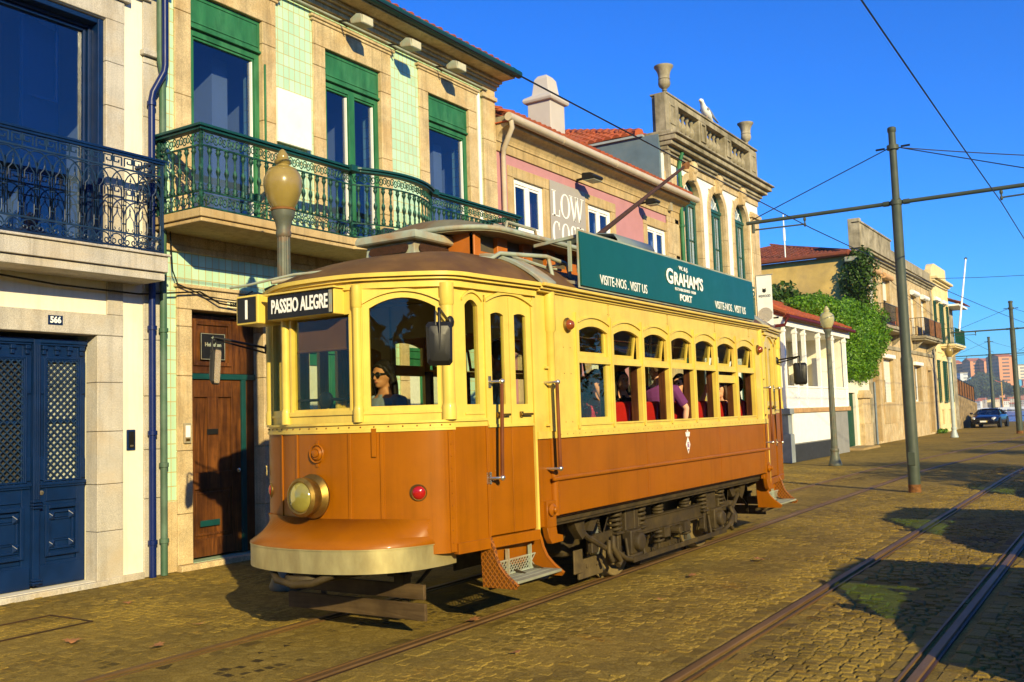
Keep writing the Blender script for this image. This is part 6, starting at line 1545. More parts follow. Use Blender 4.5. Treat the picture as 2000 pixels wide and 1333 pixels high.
    for x in (10.55, 11.3): tk.bar((x, Y(.76), .2), (x, Y(.86), .5), .06, .02)
    tk.obox((10.6, Y(.98), .40), .16, .10, .12); tk.obox((11.2, Y(.98), .40), .16, .10, .12); tk.lathe([(.05,0),(.05,.12)], (10.9, Y(.95), .39), (0, sg, 0), 12)
    tk.build('track_brake', BOGIE, tf, bevel=.008, seg=1)
    lg = MB()
    for d_, wx in ((-1, WX[0]), (1, WX[1])):
        lg.obox((wx+d_*.62, Y(.80), .20), .52, .03, .20); lg.obox((wx+d_*.95, Y(.84), .30), .18, .02, .24)
        for q in (.5, .72): lg.ell((wx+d_*q, Y(.82), .22), .025, .012, .025, 8, 5)
    lg.build_each('wheel_guard', M('dusty_wheel_guard', (.12,.085,.035), .8, .1, .25, 5, .4, 40, .003, stain=(.05,.035,.018), sscale=4, sth=.5), tf, bevel=.006, seg=1)
# ------------------------------------------------------------------ people in the tram (one continuous body each, hair and clothes as parts)
def skin(name, c): return M(name, c, .5, 0, .05, 12, .06, 80, .001, spec=.35)
SK1, SK2, SK3 = skin('light_skin', (.60,.30,.17)), skin('tanned_skin', (.46,.20,.095)), skin('fair_skin', (.66,.36,.24))
HAIRB = M('black_hair', (.010,.007,.006), .62, 0, .4, 60, .6, 120, .003, stretch=(1,1,.15)); HAIRN = M('brown_hair', (.06,.028,.012), .6, 0, .4, 60, .6, 120, .003, stretch=(1,1,.15))
EYEM = M('dark_eyes', (.015,.012,.01), .15, 0, 0, 5, 0); LIPM = M('lips', (.40,.11,.08), .5, 0, .05, 9, 0)
def cloth(name, c, **k): return M(name, c, .85, 0, .10, 9, .35, 120, .002, **k)
REM = lambda v: (('REMESH', dict(mode='VOXEL', voxel_size=v, use_smooth_shade=True)), ('SMOOTH', dict(factor=.5, iterations=3)))
def person(label, loc, rotz, skinm, hairm, topm, legm, hair='long', arms=None, turn=0, tilt=0, sleeve=.5, stand=False, glasses=False, lean=0, slim=1.0, straps=False, group=None):
    t = thing('person', label, 'person', (0,0,0), group)
    hz = .92 if stand else .55                     # hip joint height over the floor
    sh = hz + .47; nk = sh + .06; hd = nk + .145
    LX = lambda z: lean*(z-hz)
    def torso(mb, k, z0, z1, extra=0):
        prof = [(-.06, .095, .15), (0, .115, .175), (.12, .10, .155), (.22, .105, .155), (.34, .12, .175), (.42, .105, .185), (.47, .07, .15), (.51, .055, .08), (.56, .052, .056)]
        rings = []
        for dz, rx, ry in prof:
            z = hz+dz
            if z < z0-1e-6 or z > z1+1e-6: continue
            rings.append([(LX(z)+ (rx*slim+k)*cos(2*pi*i/16), (ry*slim+k)*sin(2*pi*i/16), z) for i in range(16)])
        mb.loft(rings)
    b = MB(); torso(b, 0, hz-.06, hz+.56)
    S = {s: Vector((LX(sh)-.005, s*.185*slim, sh-.03)) for s in (-1, 1)}
    arms = arms or {}; AR = {}
    for s in (-1, 1):
        e, h_ = arms.get(s, ((.03, s*.05, -.27), (.24, s*-.02, -.33)))
        E_ = S[s]+Vector(e); H_ = S[s]+Vector(h_); AR[s] = (E_, H_)
        b.tube([S[s]-Vector((0,s*.05,-.0)), S[s], S[s].lerp(E_, .5), E_, E_.lerp(H_, .35), E_.lerp(H_, .8), H_], [.058,.056,.047,.041,.042,.032,.027], 10)
        d = (H_-E_).normalized(); sd = d.cross(Vector((0,0,1)));
        if sd.length < .2: sd = Vector((0,1,0))
        sd.normalize(); up = sd.cross(d)
        pc = H_+d*.045; b.ell(pc, .043, .043, .043, 8, 6) if False else b.obox(pc, .085, .075, .034, (0, 0, 0)) if False else b.tube([H_-d*.01, H_+d*.03, H_+d*.085], [.028,.036,.032], 8)
        for f in range(4):
            o = H_+d*.08+sd*(.021*(f-1.5)); L = (.062,.075,.07,.055)[f]
            b.tube([o, o+d*L*.55-up*.006, o+d*L*.9-up*.028, o+d*L*.85-up*.045], [.0095,.009,.0085,.0075], 6)
        o = H_+d*.025-sd*.03*1; b.tube([o, o+d*.03-sd*.02, o+d*.055-sd*.022-up*.012], [.012,.0105,.009], 6)
    for s in (-1, 1):
        if stand: K, A_ = Vector((.02, s*.10, .48)), Vector((0, s*.10, .08))
        else: K, A_ = Vector((.42, s*.11, hz-.02)), Vector((.40, s*.11, .09))
        P0 = Vector((0, s*.09, hz-.02)); b.tube([P0, P0.lerp(K, .5), K, K.lerp(A_, .35), A_], [.088,.078,.058,.055,.036], 10); b.tube([A_, A_+Vector((.06,0,-.045)), A_+Vector((.17,0,-.06))], [.042,.042,.03], 8)
    # head
    hx = LX(hd)+.015; Hh = MB()
    Hh.ell((0,0,.015), .096, .076, .112, 18, 14); Hh.ell((.028,0,-.055), .062, .056, .062, 14, 10); Hh.ell((.06,0,-.085), .03, .032, .026, 10, 8)
    Hh.tube([(.086,0,.022),(.104,0,-.012),(.112,0,-.026),(.095,0,-.034)], [.010,.013,.0155,.011], 8); Hh.ell((.088,0,-.058), .014, .026, .008, 10, 6); Hh.ell((.088,0,.03), .012, .05, .012, 10, 6)
    for s in (-1, 1): Hh.ell((-.005, s*.078, -.008), .018, .010, .03, 8, 6)
    HM = Matrix.Translation((hx, 0, hd)) @ Matrix.Rotation(turn, 4, 'Z') @ Matrix.Rotation(tilt, 4, 'Y')
    b.tube([(LX(nk)-.01, 0, nk-.04), (hx-.012, 0, hd-.05)], [.055, .05], 10); b.join(Hh.xf(HM))
    body = b.build('body', skinm, t, mods=REM(.0085))
    # face
    e = MB()
    for s in (-1, 1): e.ell((.088, s*.031, .008), .012, .015, .008, 8, 6)
    e.xf(HM).build('eyes', EYEM, t, smooth=60); m = MB(); m.ell((.096, 0, -.058), .009, .022, .007, 10, 6); m.xf(HM).build('mouth', LIPM, t, smooth=60)
    if glasses:
        g = MB()
        for s in (-1, 1): g.ell((.103, s*.034, .008), .012, .032, .026, 12, 8); g.bar((.10, s*.062, .016), (0, s*.086, .012), .006, .014)
        g.bar((.112, -.012, .014), (.112, .012, .014), .008, .008); g.xf(HM).build('sunglasses', BLACK, t, smooth=50)
    # hair
    h = MB(); h.ell((-.022,0,.042), .098, .089, .106, 16, 12); h.ell((-.045,0,-.01), .07, .083, .085, 14, 10); h.tube([(.062,-.04,.085),(.07,0,.098),(.062,.04,.085)], .022, 7); 
    for s in (-1, 1): h.tube([(.045, s*.05, .085), (.03, s*.08, .04), (-.01, s*.09, -.02)], [.022,.02,.02], 7)
    rd = random.Random(hash(label) % 1000 if False else len(label))
    if hair in ('long', 'curly'):
        for k in range(11):
            a = pi*.55 + (pi*.9)*k/10; x0, y0 = .088*cos(a), .088*sin(a); L = .26+.06*rd.random() if hair == 'long' else .2
            pts = [(x0-.01, y0, .02), (x0*1.12-.015, y0*1.12, -.08), (x0*1.0-.02, y0*1.2, -.17), (x0*.8-.0, y0*1.15+.01, -L)]
            if hair == 'curly': pts = [(p[0]*1.15+rd.uniform(-.02,.02), p[1]*1.25+rd.uniform(-.02,.02), p[2]) for p in pts]
            h.tube(pts, [.026,.03,.028,.013] if hair == 'long' else [.035,.045,.045,.03], 7)
        if hair == 'curly':
            for k in range(16): a = rd.uniform(0, 2*pi); h.ell((-.03+.085*cos(a), .1*sin(a), rd.uniform(-.12,.1)), .035, .035, .035, 7, 5)
    if hair == 'bob':
        for k in range(11):
            a = pi*.42 + (pi*1.16)*k/10; x0, y0 = .09*cos(a), .09*sin(a); h.tube([(x0, y0, .03), (x0*1.1, y0*1.12, -.06), (x0*1.0, y0*1.05, -.14)], [.026,.028,.018], 7)
    h.xf(HM).build('hair', hairm, t, mods=REM(.01))
    # clothes
    c = MB(); top = hz+.43 if straps else hz+.475
    torso(c, .013, hz-.06, hz+.425 if straps else hz+.48)
    if straps:
        for s in (-1, 1): c.tube([(LX(sh)+.115*slim, s*.085, hz+.33), (LX(sh)+.085, s*.105, hz+.43), (LX(sh), s*.105, sh+.005), (LX(sh)-.10, s*.10, hz+.38)], .016, 7)
    elif sleeve > 0:
        for s in (-1, 1):
            E_, H_ = AR[s]; q = [S[s]-Vector((0,s*.06,0)), S[s], S[s].lerp(E_, min(1, sleeve*2)*.95)]; r_ = [.07,.072,.064]
            if sleeve > .5: q.append(E_.lerp(H_, (sleeve-.5)*1.8)); r_.append(.05)
            c.tube(q, r_, 10)
        c.lathe([(.068, 0), (.062, .03)], (LX(nk), 0, nk-.055), (0,0,1), 14)
    c.build('top', topm, t, mods=REM(.0095))
    l = MB(); torso(l, .016, hz-.06, hz+.01)
    for s in (-1, 1):
        if stand: K, A_ = Vector((.02, s*.10, .48)), Vector((0, s*.10, .1))
        else: K, A_ = Vector((.42, s*.11, hz-.02)), Vector((.40, s*.11, .12))
        P0 = Vector((0, s*.09, hz-.02)); l.tube([P0, P0.lerp(K, .5), K, K.lerp(A_, .4), A_], [.105,.092,.072,.068,.055], 10)
    l.build('trousers', legm, t, mods=REM(.013))
    t.location = loc; t.rotation_euler = (0, 0, rotz)
    return t
JEAN = cloth('denim', (.05,.08,.16)); DARKC = cloth('black_cloth', (.012,.012,.014)); LBLUE = cloth('pale_blue_shirt_cloth', (.20,.24,.29)); 
FLOR = M('pink_floral_cloth', (.72,.05,.11), .85, 0, .3, 30, .3, 120, .002, chips=(.85,.75,.72), chipth=.6)
PURP = cloth('purple_cloth', (.13,.028,.13)); GREYC = cloth('grey_knit', (.32,.31,.28)); REDC = cloth('red_printed_cloth', (.55,.03,.03), stain=(.8,.6,.45), sscale=14, sth=.6, samt=.9); OLIV = cloth('olive_cloth', (.13,.13,.06)); PLAID = cloth('checked_shirt_cloth', (.42,.42,.38), stain=(.25,.27,.27), sscale=6, sth=.5, samt=.7)
FZ = .93
person('woman tram driver in a pale blue shirt and dark sunglasses, standing at the front window', (6.74, 5.72, FZ-.31), pi-.12, SK2, HAIRB, LBLUE, DARKC, 'long', {-1: ((.04,-.08,-.25), (.26,-.02,-.26)), 1: ((.05,.10,-.26), (.26,.04,-.30))}, turn=.1, tilt=.05, sleeve=.42, stand=True, glasses=True, lean=.06)
person('curly-haired woman in a pink floral top, hand at her brow by the first saloon window', (9.44, 4.96, FZ), pi-.25, SK1, HAIRB, FLOR, JEAN, 'curly', {-1: ((.10,-.12,-.24), (.26,.02,-.28)), 1: ((.16,.12,-.08), (.13,-.10,.20))}, turn=.25, straps=True, lean=.1)
person('standing passenger in a checked shirt with his back near the first saloon window', (8.95, 6.0, FZ), pi/2, SK1, HAIRN, PLAID, JEAN, 'short', {-1: ((0,-.1,-.26), (.12,-.08,-.44)), 1: ((.04,.08,.22), (.06,.05,.44))}, sleeve=.4, stand=True)
person('long-haired woman in black clothes looking up at the second saloon window', (11.05, 5.5, FZ+.05), -pi*.75, SK1, HAIRB, DARKC, DARKC, 'long', {-1: ((.10,-.10,-.25), (.22,-.05,-.10)), 1: ((.06,.05,-.26), (.24,-.02,-.28))}, turn=.3, tilt=-.3, sleeve=.2, straps=False)
person('tall person in a purple T-shirt leaning an arm by the third saloon window', (10.98, 4.95, FZ+.16), .25, SK3, HAIRN, PURP, JEAN, 'short', {-1: ((.08,-.13,-.24), (.10,-.10,-.46)), 1: ((.1,.08,-.25), (.28,.0,-.26))}, turn=pi*.45, sleeve=.42, lean=-.05)
person('dark-haired woman in a grey sleeveless top at the fourth saloon window', (11.66, 4.96, FZ), pi-.5, SK1, HAIRB, GREYC, JEAN, 'bob', {-1: ((.05,-.06,-.26), (.2,-.03,-.36)), 1: ((.06,.08,-.26), (.24,.0,-.3))}, turn=.5, straps=True)
person('passenger in a red printed top raising a bent arm at the sixth saloon window', (13.16, 4.97, FZ-.06), pi-.2, SK1, HAIRN, REDC, JEAN, 'bob', {-1: ((.14,-.12,-.05), (.10,-.02,.24)), 1: ((.06,.08,-.26), (.24,.0,-.3))}, sleeve=.3)
person('passenger in an olive T-shirt at the last saloon window', (13.66, 4.93, FZ), pi*.62, SK2, HAIRN, OLIV, JEAN, 'short', {-1: ((.03,-.10,-.27), (.06,-.05,-.48)), 1: ((.06,.08,-.26), (.24,.0,-.3))}, sleeve=.42)
# ------------------------------------------------------------------ lamps, poles, wires
GLOBE = M('amber_lamp_globe', (.26,.19,.05), .22, 0, .12, 5, .15, 30, .003, stain=(.30,.22,.08), sscale=6, sth=.58, samt=.5, coat=.4)
GLOBEP = M('milky_lamp_globe', (.38,.35,.18), .25, 0, .12, 5, .1, coat=.3)
def lamp(label, x, y, postm, globem, base=True):
    t = thing('street_lamp', label, 'street lamp', (x, y, 0), 'street lamps along the pavement')
    m = MB(); m.lathe([(.20,0),(.21,.03),(.19,.08),(.15,.22),(.125,.36),(.12,.42)], (x,y,0), n=20); m.lathe([(.12,.42),(.135,.44),(.135,.50),(.11,.54)], (x,y,0), n=20); m.build('base', postm, t, smooth=45)
    m = MB(); m.lathe([(.100,.54),(.093,1.5),(.074,3.92)], (x,y,0), n=48, flute=.13, nf=12); m.build('fluted_post', postm, t, smooth=80)
    m = MB(); m.lathe([(.076,3.92),(.086,3.94),(.086,3.98),(.078,4.0),(.085,4.05),(.095,4.10),(.118,4.14),(.128,4.17),(.132,4.22),(.12,4.235)], (x,y,0), n=24); m.build('collar', postm, t, smooth=40); 
    m = MB(); m.lathe([(.125,4.215),(.14,4.222),(.138,4.245),(.12,4.25)], (x,y,0), n=24); m.build('rusty_ring', RUST, t, smooth=40)
    m = MB(); m.lathe([(r_*.8, h_) for r_, h_ in [(.14,4.235),(.16,4.26),(.215,4.34),(.258,4.44),(.272,4.52),(.268,4.58),(.24,4.655),(.20,4.69),(.165,4.70)]], (x,y,0), n=32); m.build('globe', globem, t, smooth=80)
    m = MB(); m.lathe([(r_*.8, h_) for r_, h_ in [(.195,4.685),(.20,4.70),(.17,4.715),(.105,4.735),(.095,4.755),(.115,4.775),(.118,4.80),(.085,4.825),(.09,4.84),(.07,4.88),(.045,4.915),(.02,4.935),(.001,4.94)]], (x,y,0), n=28); m.build('globe_cap', globem, t, smooth=50)
    return t
lamp('grey fluted street lamp with amber globe standing in front of the green iron balcony', 7.68, 8.0, LAMPM, GLOBE)
lamp('blue-grey fluted street lamp in front of the white porch house', 30.35, 7.93, LAMPM, GLOBEP)
lamp('pale slim street lamp far up the street before the cream house with green shutters', 55.1, 8.2, LAMPL, GLOBE)
def pole(label, x, y, h, arms, r0=.122):
    t = thing('catenary_pole', label, 'pole', (x, y, 0), 'tram wire poles between the tracks')
    MB().tube([(x,y,-.05),(x,y,h*.36),(x,y,h*.365),(x,y,h*.79),(x,y,h*.795),(x,y,h)], [r0,r0*.98,r0*.84,r0*.82,r0*.62,r0*.6], 24).lathe([(r0*.6,h-.1),(r0*.72,h-.08),(r0*.72,h),(r0*.5,h+.02)], (x,y,0), n=20).build('mast', POLEM, t, smooth=40)
    for sg, L in arms:
        z = h*.79; m = MB(); m.tube([(x, y+sg*r0, z), (x, y+sg*L, z)], .042, 10); m.lathe([(.055,-.06),(.055,.06)], (x, y+sg*(r0+.08), z), (0,1,0), 12); m.lathe([(.09,-.05),(.09,.05)], (x, y+sg*r0*.3, z), (0,1,0), 12)
        yw = y+sg*(L-1.32 if L > 2.5 else L-.4); a = m.build('arm', POLEM, t, smooth=50)
        m = MB(); m.tube([(x, y+sg*(L-.15), z-.04), (x, y+sg*(L-.15), z-.24)], .035, 8); m.tube([(x, y+sg*(L-.15), z-.17), (x, y+sg*(L-1.32), z-.19)], .018, 7); m.tube([(x, y+sg*(L-1.32), z), (x, y+sg*(L-1.32), z-.24)], .016, 6); m.ell((x, y+sg*(L-1.32), z-.08), .035, .035, .05, 8, 6); m.ell((x, y+sg*(L-1.32), z-.2), .04, .03, .05, 8, 6)
        m.build('wire_hanger', POLEM, a, smooth=50)
        MB().tube([(x, y+sg*r0*.6, h*.945), (x, y+sg*(L-.12), z+.06)], .011, 6).lathe([(.022,-.09),(.022,.09)], (x, y+sg*(r0*.6+.18), h*.945-.0), (0,1,-.3*0), 8).build('stay_wire', BLACK, a)
    m = MB()
    for z in (h*.79, h*.945): m.lathe([(r0*.62,-.05),(r0*.98,-.045),(r0*.98,.045),(r0*.62,.05)], (x,y,z), n=20)
    m.build_each('band', POLEM, t, smooth=40)
    MB().lathe([(r0*1.004, .0), (r0*1.02, .05), (r0*1.004, .16)], (x,y,0), n=24, cap=False).build('rusty_foot', RUST, t, smooth=60)
    MB().box(x-r0*1.06, x-r0*.9, y-.07, y+.07, .55, .82).build('access_cover', POLEM, t, bevel=.01); return t
pole('tall dark grey tram wire pole with two cross arms, nearest the camera', 21.25, 3.98, 7.65, ((1, 3.25), (-1, 3.3)))
pole('second tram wire pole at the right edge, beside the parked blue car', 60.4, 5.63, 7.4, ((1, 3.2), (-1, 2.6)), .17)
pole('farthest tram wire pole, behind the parked blue car against the wooded hill', 95.5, 10.85, 7.6, ((1, 3.2), (-1, 3.2)), .17)
def wire(label, pts, r=.009, name='overhead_wire', mat=BLACK): 
    return tag(MB().tube(pts, r, 6).build(name, mat, smooth=60), label, 'wire')
def sag(p, q, s, n=16): return [Vector(p).lerp(Vector(q), k/n) - Vector((0,0,s*4*(k/n)*(1-k/n))) for k in range(n+1)]
wire('tram contact wire running over the yellow tram', sag((-4, 5.76, 5.84), (21.25, 5.77, 5.74), .03) + sag((21.25, 5.77, 5.74), (60.4, 5.77+bend(60), 5.66), .12)[1:] + sag((60.4, 4.05, 5.66), (95.5, 9.3, 5.7), .1)[1:], .0105)
wire('tram contact wire over the empty near track, rising to the top of the picture', sag((4, 2.05, 5.92), (21.25, 2.0, 5.74), .03) + sag((21.25, 2.0, 5.74), (60.4, 2.2, 5.66), .12)[1:], .0105)
wire('black cable sagging from the blue balcony to the wall lamp bracket over the wooden door', [(2.5,10.2,3.52),(5.0,10.15,3.55),(6.3,10.2,3.47),(7.4,10.22,3.46),(7.9,10.2,3.52),(8.3,10.2,3.57),(8.6,10.18,3.44),(8.9,10.18,3.42),(9.3,10.2,3.6),(9.5,10.22,3.66)], .012, 'wall_cable')
wire('second black cable looping over the door lintel of the tiled house', [(7.82,10.2,4.6),(7.86,10.18,3.8),(7.95,10.2,3.64),(8.4,10.22,3.52),(8.9,10.2,3.50),(9.2,10.2,3.66)], .009, 'wall_cable')
wire('wire strung from the yellow gable past the far roofs', sag((46.7, 10.2, 8.6), (95.5, 10.5, 6.2), .5), .014)
wire('high wire crossing the sky right of the near pole', sag((21.25, 3.9, 7.22), (30, -6, 7.2), .2), .011)
wire('far span wire crossing the sky towards the right edge', sag((62, 9.9, 9.3), (64, -2, 9.2), .2), .016)
# flood lamp on a bracket over the wooden door
t = thing('wall_floodlight', 'grey floodlight on a bracket over the lintel, beside the tram route number box', 'floodlight', (9.5, 10.0, 3.5))
m = MB(); m.prism([(9.62,3.50),(9.80,3.44),(9.90,3.66),(9.70,3.70)], 9.12, 9.42, 'yz'); m.build('housing', M('dark_lamp_housing', (.05,.05,.045), .6, 0, .2, 8, .3), t, bevel=.012)
MB().tube([(9.3,9.8,3.55),(9.3,10.1,3.45),(9.3,10.28,3.3)], .02, 7).box(9.2,9.4,10.02,10.27,3.2,3.5).build('bracket', GREYP, t)
# ------------------------------------------------------------------ porch house, hedge, gate
BRICKM = M('tan_brick_coping', (.45,.27,.12), .8, 0, .25, 5, .4, 30, .004)
E_ = thing('porch_house', 'low white house with a red tiled porch roof, white posts and a white balustrade', 'house', (36, 9.9, 0))
x0, x1, yp = 31.75, 39.9, 9.72; yb = 12.0
MB().box(31.5, 44, yb, yb+.3, 0, 5.3).box(39.7, 40.0, 9.9, yb, 0, 4.75).build('wall', PLAST, E_)
MB().box(x0+.35, x1-.3, yp+.03, yb, 0, 1.64).build('porch_floor', M('grey_concrete', (.25,.25,.24), .85, 0, .1, 3, .2), E_)
MB().box(x0+.45, 37.2, yp-.01, yp+.03, .62, 1.62).build('white_panel', WHITE, E_)
MB().box(x0+.40, 37.4, yp-.03, yp+.03, 0, .58).build('dark_plinth', M('dark_plinth_paint', (.03,.032,.035), .7, 0, .2, 4, .2), E_)
MB().box(x0+.3, x1, yp-.04, yp+.26, 1.64, 1.80).build('coping', BRICKM, E_, bevel=.01)
GRST = M('grey_pier_stone', (.23,.26,.27), .85, 0, .2, 3, .4, 40, .005)
MB().box(x0-.1, x0+.36, yp-.06, yp+.4, 0, .95).box(x0-.04, x0+.30, yp, yp+.36, .95, 1.6).box(x0-.12, x0+.38, yp-.08, yp+.42, 1.6, 1.8).build('stone_pier', GRST, E_, bevel=.02)
m = MB()
for x in (x0+.05, x0+1.35, 34.15, 36.0, 37.9, x1-.15): m.box(x-.07, x+.07, yp, yp+.14, 1.80, 4.55); m.box(x-.09, x+.09, yp-.02, yp+.16, 4.36, 4.44)
m.build_each('porch_post', WHITE, E_, bevel=.01)
m = MB()
for k in range(int((x1-x0)/.075)): m.box(x0+.075*k, x0+.075*k+.055, yp+.04, yp+.06, 1.82, 2.50)
m.box(x0, x1, yp+.01, yp+.09, 2.50, 2.56); m.box(x0, x1, yp+.02, yp+.08, 1.80, 1.84)
for k in range(16): m.box(x0+.04, x0+.06, yp+.14+.09*k, yp+.2+.09*k, 1.82, 2.5)
m.build('slatted_balustrade', WHITE, E_)
m = MB(); m.box(x0-.1, x1+.5, yp-.02, yp+.12, 4.56, 4.86); m.box(x0-.1, x0+.02, yp+.12, yb, 4.56, 4.8); m.box(x0, x1, yp+.12, yb, 4.54, 4.58); m.prism([(yp-.02, 4.86), (yb, 4.86), (yb, 5.95)], x0-.08, x0, 'yz'); m.build('fascia', WHITE, E_)
MB().box(x0+.02, x0+.08, 10.6, 11.8, 1.8, 4.4).build('side_screen', OCHRE, E_)
GOTH = MB()
for xa in (33.3, 34.0):
    n = 8; pts = [(xa+.05, 2.4), (xa+.05, 3.7)] + [(xa+.05+.25*k/n, 3.7+.75*sin(pi/2*k/n)) for k in range(1, n+1)] + [(xa+.3+.25*k/n, 3.7+.75*cos(pi/2*k/n)) for k in range(1, n+1)] + [(xa+.55, 2.4)]
    GOTH.tube([(p[0], yb-.03, p[1]) for p in pts], .045, 6)
GOTH.box(33.2, 34.7, yb-.05, yb-.01, 1.7, 2.5); GOTH.build('gothic_door_frame', WHITE, E_)
MB().box(33.35, 34.6, yb-.02, yb+.002, 2.4, 4.4).build('door_glass', M('dark_pane', (.03,.035,.04), .1, 0, .1, 4, 0), E_)
rt = MB(); sl = Vector((0, .89, .42)).normalized(); rooftiles(rt, (x0-.15, yp-.16, 4.9), (1,0,0), sl, 43, 9, seed=12); rt.prism([(yp-.1, 4.86), (yb+.1, 5.9), (yb+.1, 5.8), (yp-.1, 4.80)], x0-.1, x1+.4, 'yz')
for k in range(9): 
    p = Vector((x0-.16, yp-.16, 4.98)) + sl*(.32*k); rt.tube([p, p+sl*.36], [.10, .085], 7)
rt.build('roof', ORTILE, E_)
MAR = M('maroon_gutter_paint', (.09,.008,.009), .6, 0, .1, 4, .1)
MB().tube([(x0-.2, yp-.2, 4.84), (x1+.6, yp-.2, 4.84)], .07, 9).tube([(x0-.2, yp-.2, 4.80), (x0-.22, yp-.1, 4.55), (x0-.22, 11.6, 4.5)], .055, 8).build('gutter', MAR, E_, smooth=50)
# white wall with gate
G = thing('garden_wall', 'white garden wall with stone gate piers below the overhanging hedge', 'wall', (43, 10.5, 0))
wallmesh(MB(), 38.5, 46.6, -.05, 3.75, 10.4, 10.75, [(41.1, 43.7, 0, 2.36)]).build('wall', PLAST, G)
m = MB()
for x, w in ((40.55, .55), (44.9, 1.5)):
    m.box(x-w/2, x+w/2, 10.16, 10.45, 0, 1.0); m.box(x-w/2+.05, x+w/2-.05, 10.2, 10.45, 1.0, 2.15); m.box(x-w/2-.06, x+w/2+.06, 10.1, 10.5, 2.15, 2.33); m.prism([(x-w/2-.0, 2.33), (x+w/2+.0, 2.33), (x+w/2-.2, 2.5), (x-w/2+.2, 2.5)], 10.14, 10.48)
m.build('gate_piers', GRAN, G, bevel=.015)
gt = MB()
for k in range(26): gt.box(41.1+.1*k, 41.1+.1*k+.06, 10.50, 10.54, .08, 2.34)
gt.box(41.1, 43.7, 10.54, 10.56, .06, 2.36); gt.build('corrugated_gate', DGREEN, G)
tag(MB().prism([(40.7,0),(43.9,0),(43.7,.09),(40.9,.09)], 9.5, 10.38).build('driveway_ramp', M('ramp_concrete', (.36,.25,.10), .85, 0, .1, 3, .2)), kind='structure')
LEAF = island('hedge_leaf', (.20,.40,.006), (.05,.17,.004), .5, 2.0, bmp=0, trans=.35); IVY = island('ivy_leaf', (.07,.15,.006), (.02,.06,.004), .5, 2.0, bmp=0, trans=.3)
def leaves(mb, n, fn, s, seed):
    rd = random.Random(seed)
    for _ in range(n):
        p, nn = fn(rd); q = s*rd.uniform(.6, 1.3); d = Vector((rd.gauss(0,1), rd.gauss(0,1), rd.gauss(0,1))) + Vector(nn)*1.3; d.normalize(); u = d.orthogonal().normalized(); a = rd.uniform(0, 2*pi); u = (u*cos(a) + d.cross(u)*sin(a)); w = d.cross(u); p = Vector(p)
        mb.add([p-u*q*.5, p+w*q*.28, p+u*q*.7, p-w*q*.28], [(0,1,2,3)])
def lump(c, r, rough=.25, sc=1.3):
    c = Vector(c)
    def fn(rd):
        while True:
            v = Vector((rd.gauss(0,1), rd.gauss(0,1), rd.gauss(0,1)))
            if v.length > .1: break
        v.normalize(); k = (rd.random()**.35)*(1 + rough*mnoise.noise(v*sc*1.7+c)*1.6 + .18*mnoise.noise(v*6+c))
        return c + Vector((v.x*r[0], v.y*r[1], v.z*r[2]))*k, v
    return fn
h = thing('hedge', 'big bright green hedge hanging over the white garden wall and gate', 'hedge', (42, 10.6, 3))
m = MB()
for c, r, n in (((38.3, 10.9, 5.75), (1.5, .7, .45), 1500), ((46.3, 10.2, 5.2), (1.9, .8, 1.5), 4200), ((40.6, 10.9, 5.95), (2.0, .8, .6), 2600), ((44.0, 10.7, 5.9), (2.2, .8, .7), 3200), ((43.4, 10.5, 4.55), (2.4, 1.0, 1.5), 5200), ((41.2, 10.5, 5.35), (2.2, .9, .9), 3200), ((44.9, 10.4, 3.9), (1.6, .8, 1.1), 3400), ((42.5, 10.5, 3.7), (1.4, .7, .8), 2000), ((39.5, 10.9, 5.5), (1.8, .8, .6), 1500), ((44.6, 10.4, 5.2), (1.5, .8, 1.0), 2600), ((43.2, 10.3, 3.5), (2.2, .55, .55), 2000)): leaves(m, int(n*2.2), lump(c, r), .115, int(c[0]*10))
m.build('foliage', LEAF, h)
m = MB(); rd = random.Random(5)
for k in range(9): x = 40+.6*k; m.tube([(x, 10.7, 2.8), (x+rd.uniform(-.4,.4), 10.6, 4), (x+rd.uniform(-.6,.6), 10.4, 5)], [.05,.035,.015], 5)
m.build('branches', DWOOD, h)
h2 = thing('hedge_row', 'darker hedge row along the foot of the yellow gable, behind the porch roof', 'hedge', (38, 13, 5))
m = MB()
for k in range(11): leaves(m, 900, lump((31.8+1.15*k, 12.6+.25*(k % 2), 6.15+.2*(k % 3)), (.95, .8, .65)), .2, 60+k)
m.build('foliage', IVY, h2); m = MB()
for k in range(12): m.tube([(32+1.1*k, 12.9, 5.0), (32.1+1.1*k, 12.8, 6.5)], [.05, .02], 5)
m.build('branches', DWOOD, h2)
# ---------------- granite house with yellow gable
F = thing('granite_house', 'long weathered granite house with a yellow side gable, white roller shutters and rusty balcony panels', 'house', (55, 10.5, 0))
holes = [(x, x+w, z0, z1) for x, w, z0, z1 in ((47.6,1.5,5.75,8.2),(50.5,1.5,5.75,8.2),(57.6,1.5,5.75,8.0),(60.7,1.5,5.75,8.0),(49.6,2.1,1.95,4.1),(57.3,2.0,1.95,3.95),(54.0,1.5,.1,3.6),(47.2,1.2,.1,3.9),(61.6,1.2,.1,3.8))]
wallmesh(MB(), 46.6, 64.3, -.05, 8.75, 10.4, 10.85, holes).build('wall', GRAN, F)
m = MB(); m.box(46.4, 46.6, 10.45, 21, 3.4, 8.9); m.build('gable_wall', YWALL, F)
m = MB()
for d_, za, zb in ((.06,8.76,8.9),(.16,8.904,9.02),(.28,9.024,9.14),(.36,9.144,9.2)): m.box(46.4, 64.3+d_*.3, 10.4-d_, 10.85, za, zb)
m.box(46.45, 52.9, 10.33, 10.7, 9.2, 10.35); m.box(46.3, 53.0, 10.28, 10.75, 10.355, 10.45); m.box(52.95, 54.2, 10.36, 10.7, 9.2, 9.95); m.box(54.25, 64.3, 10.36, 10.7, 9.2, 9.9); m.box(46.3, 46.62, 10.35, 10.9, 9.2, 10.6)
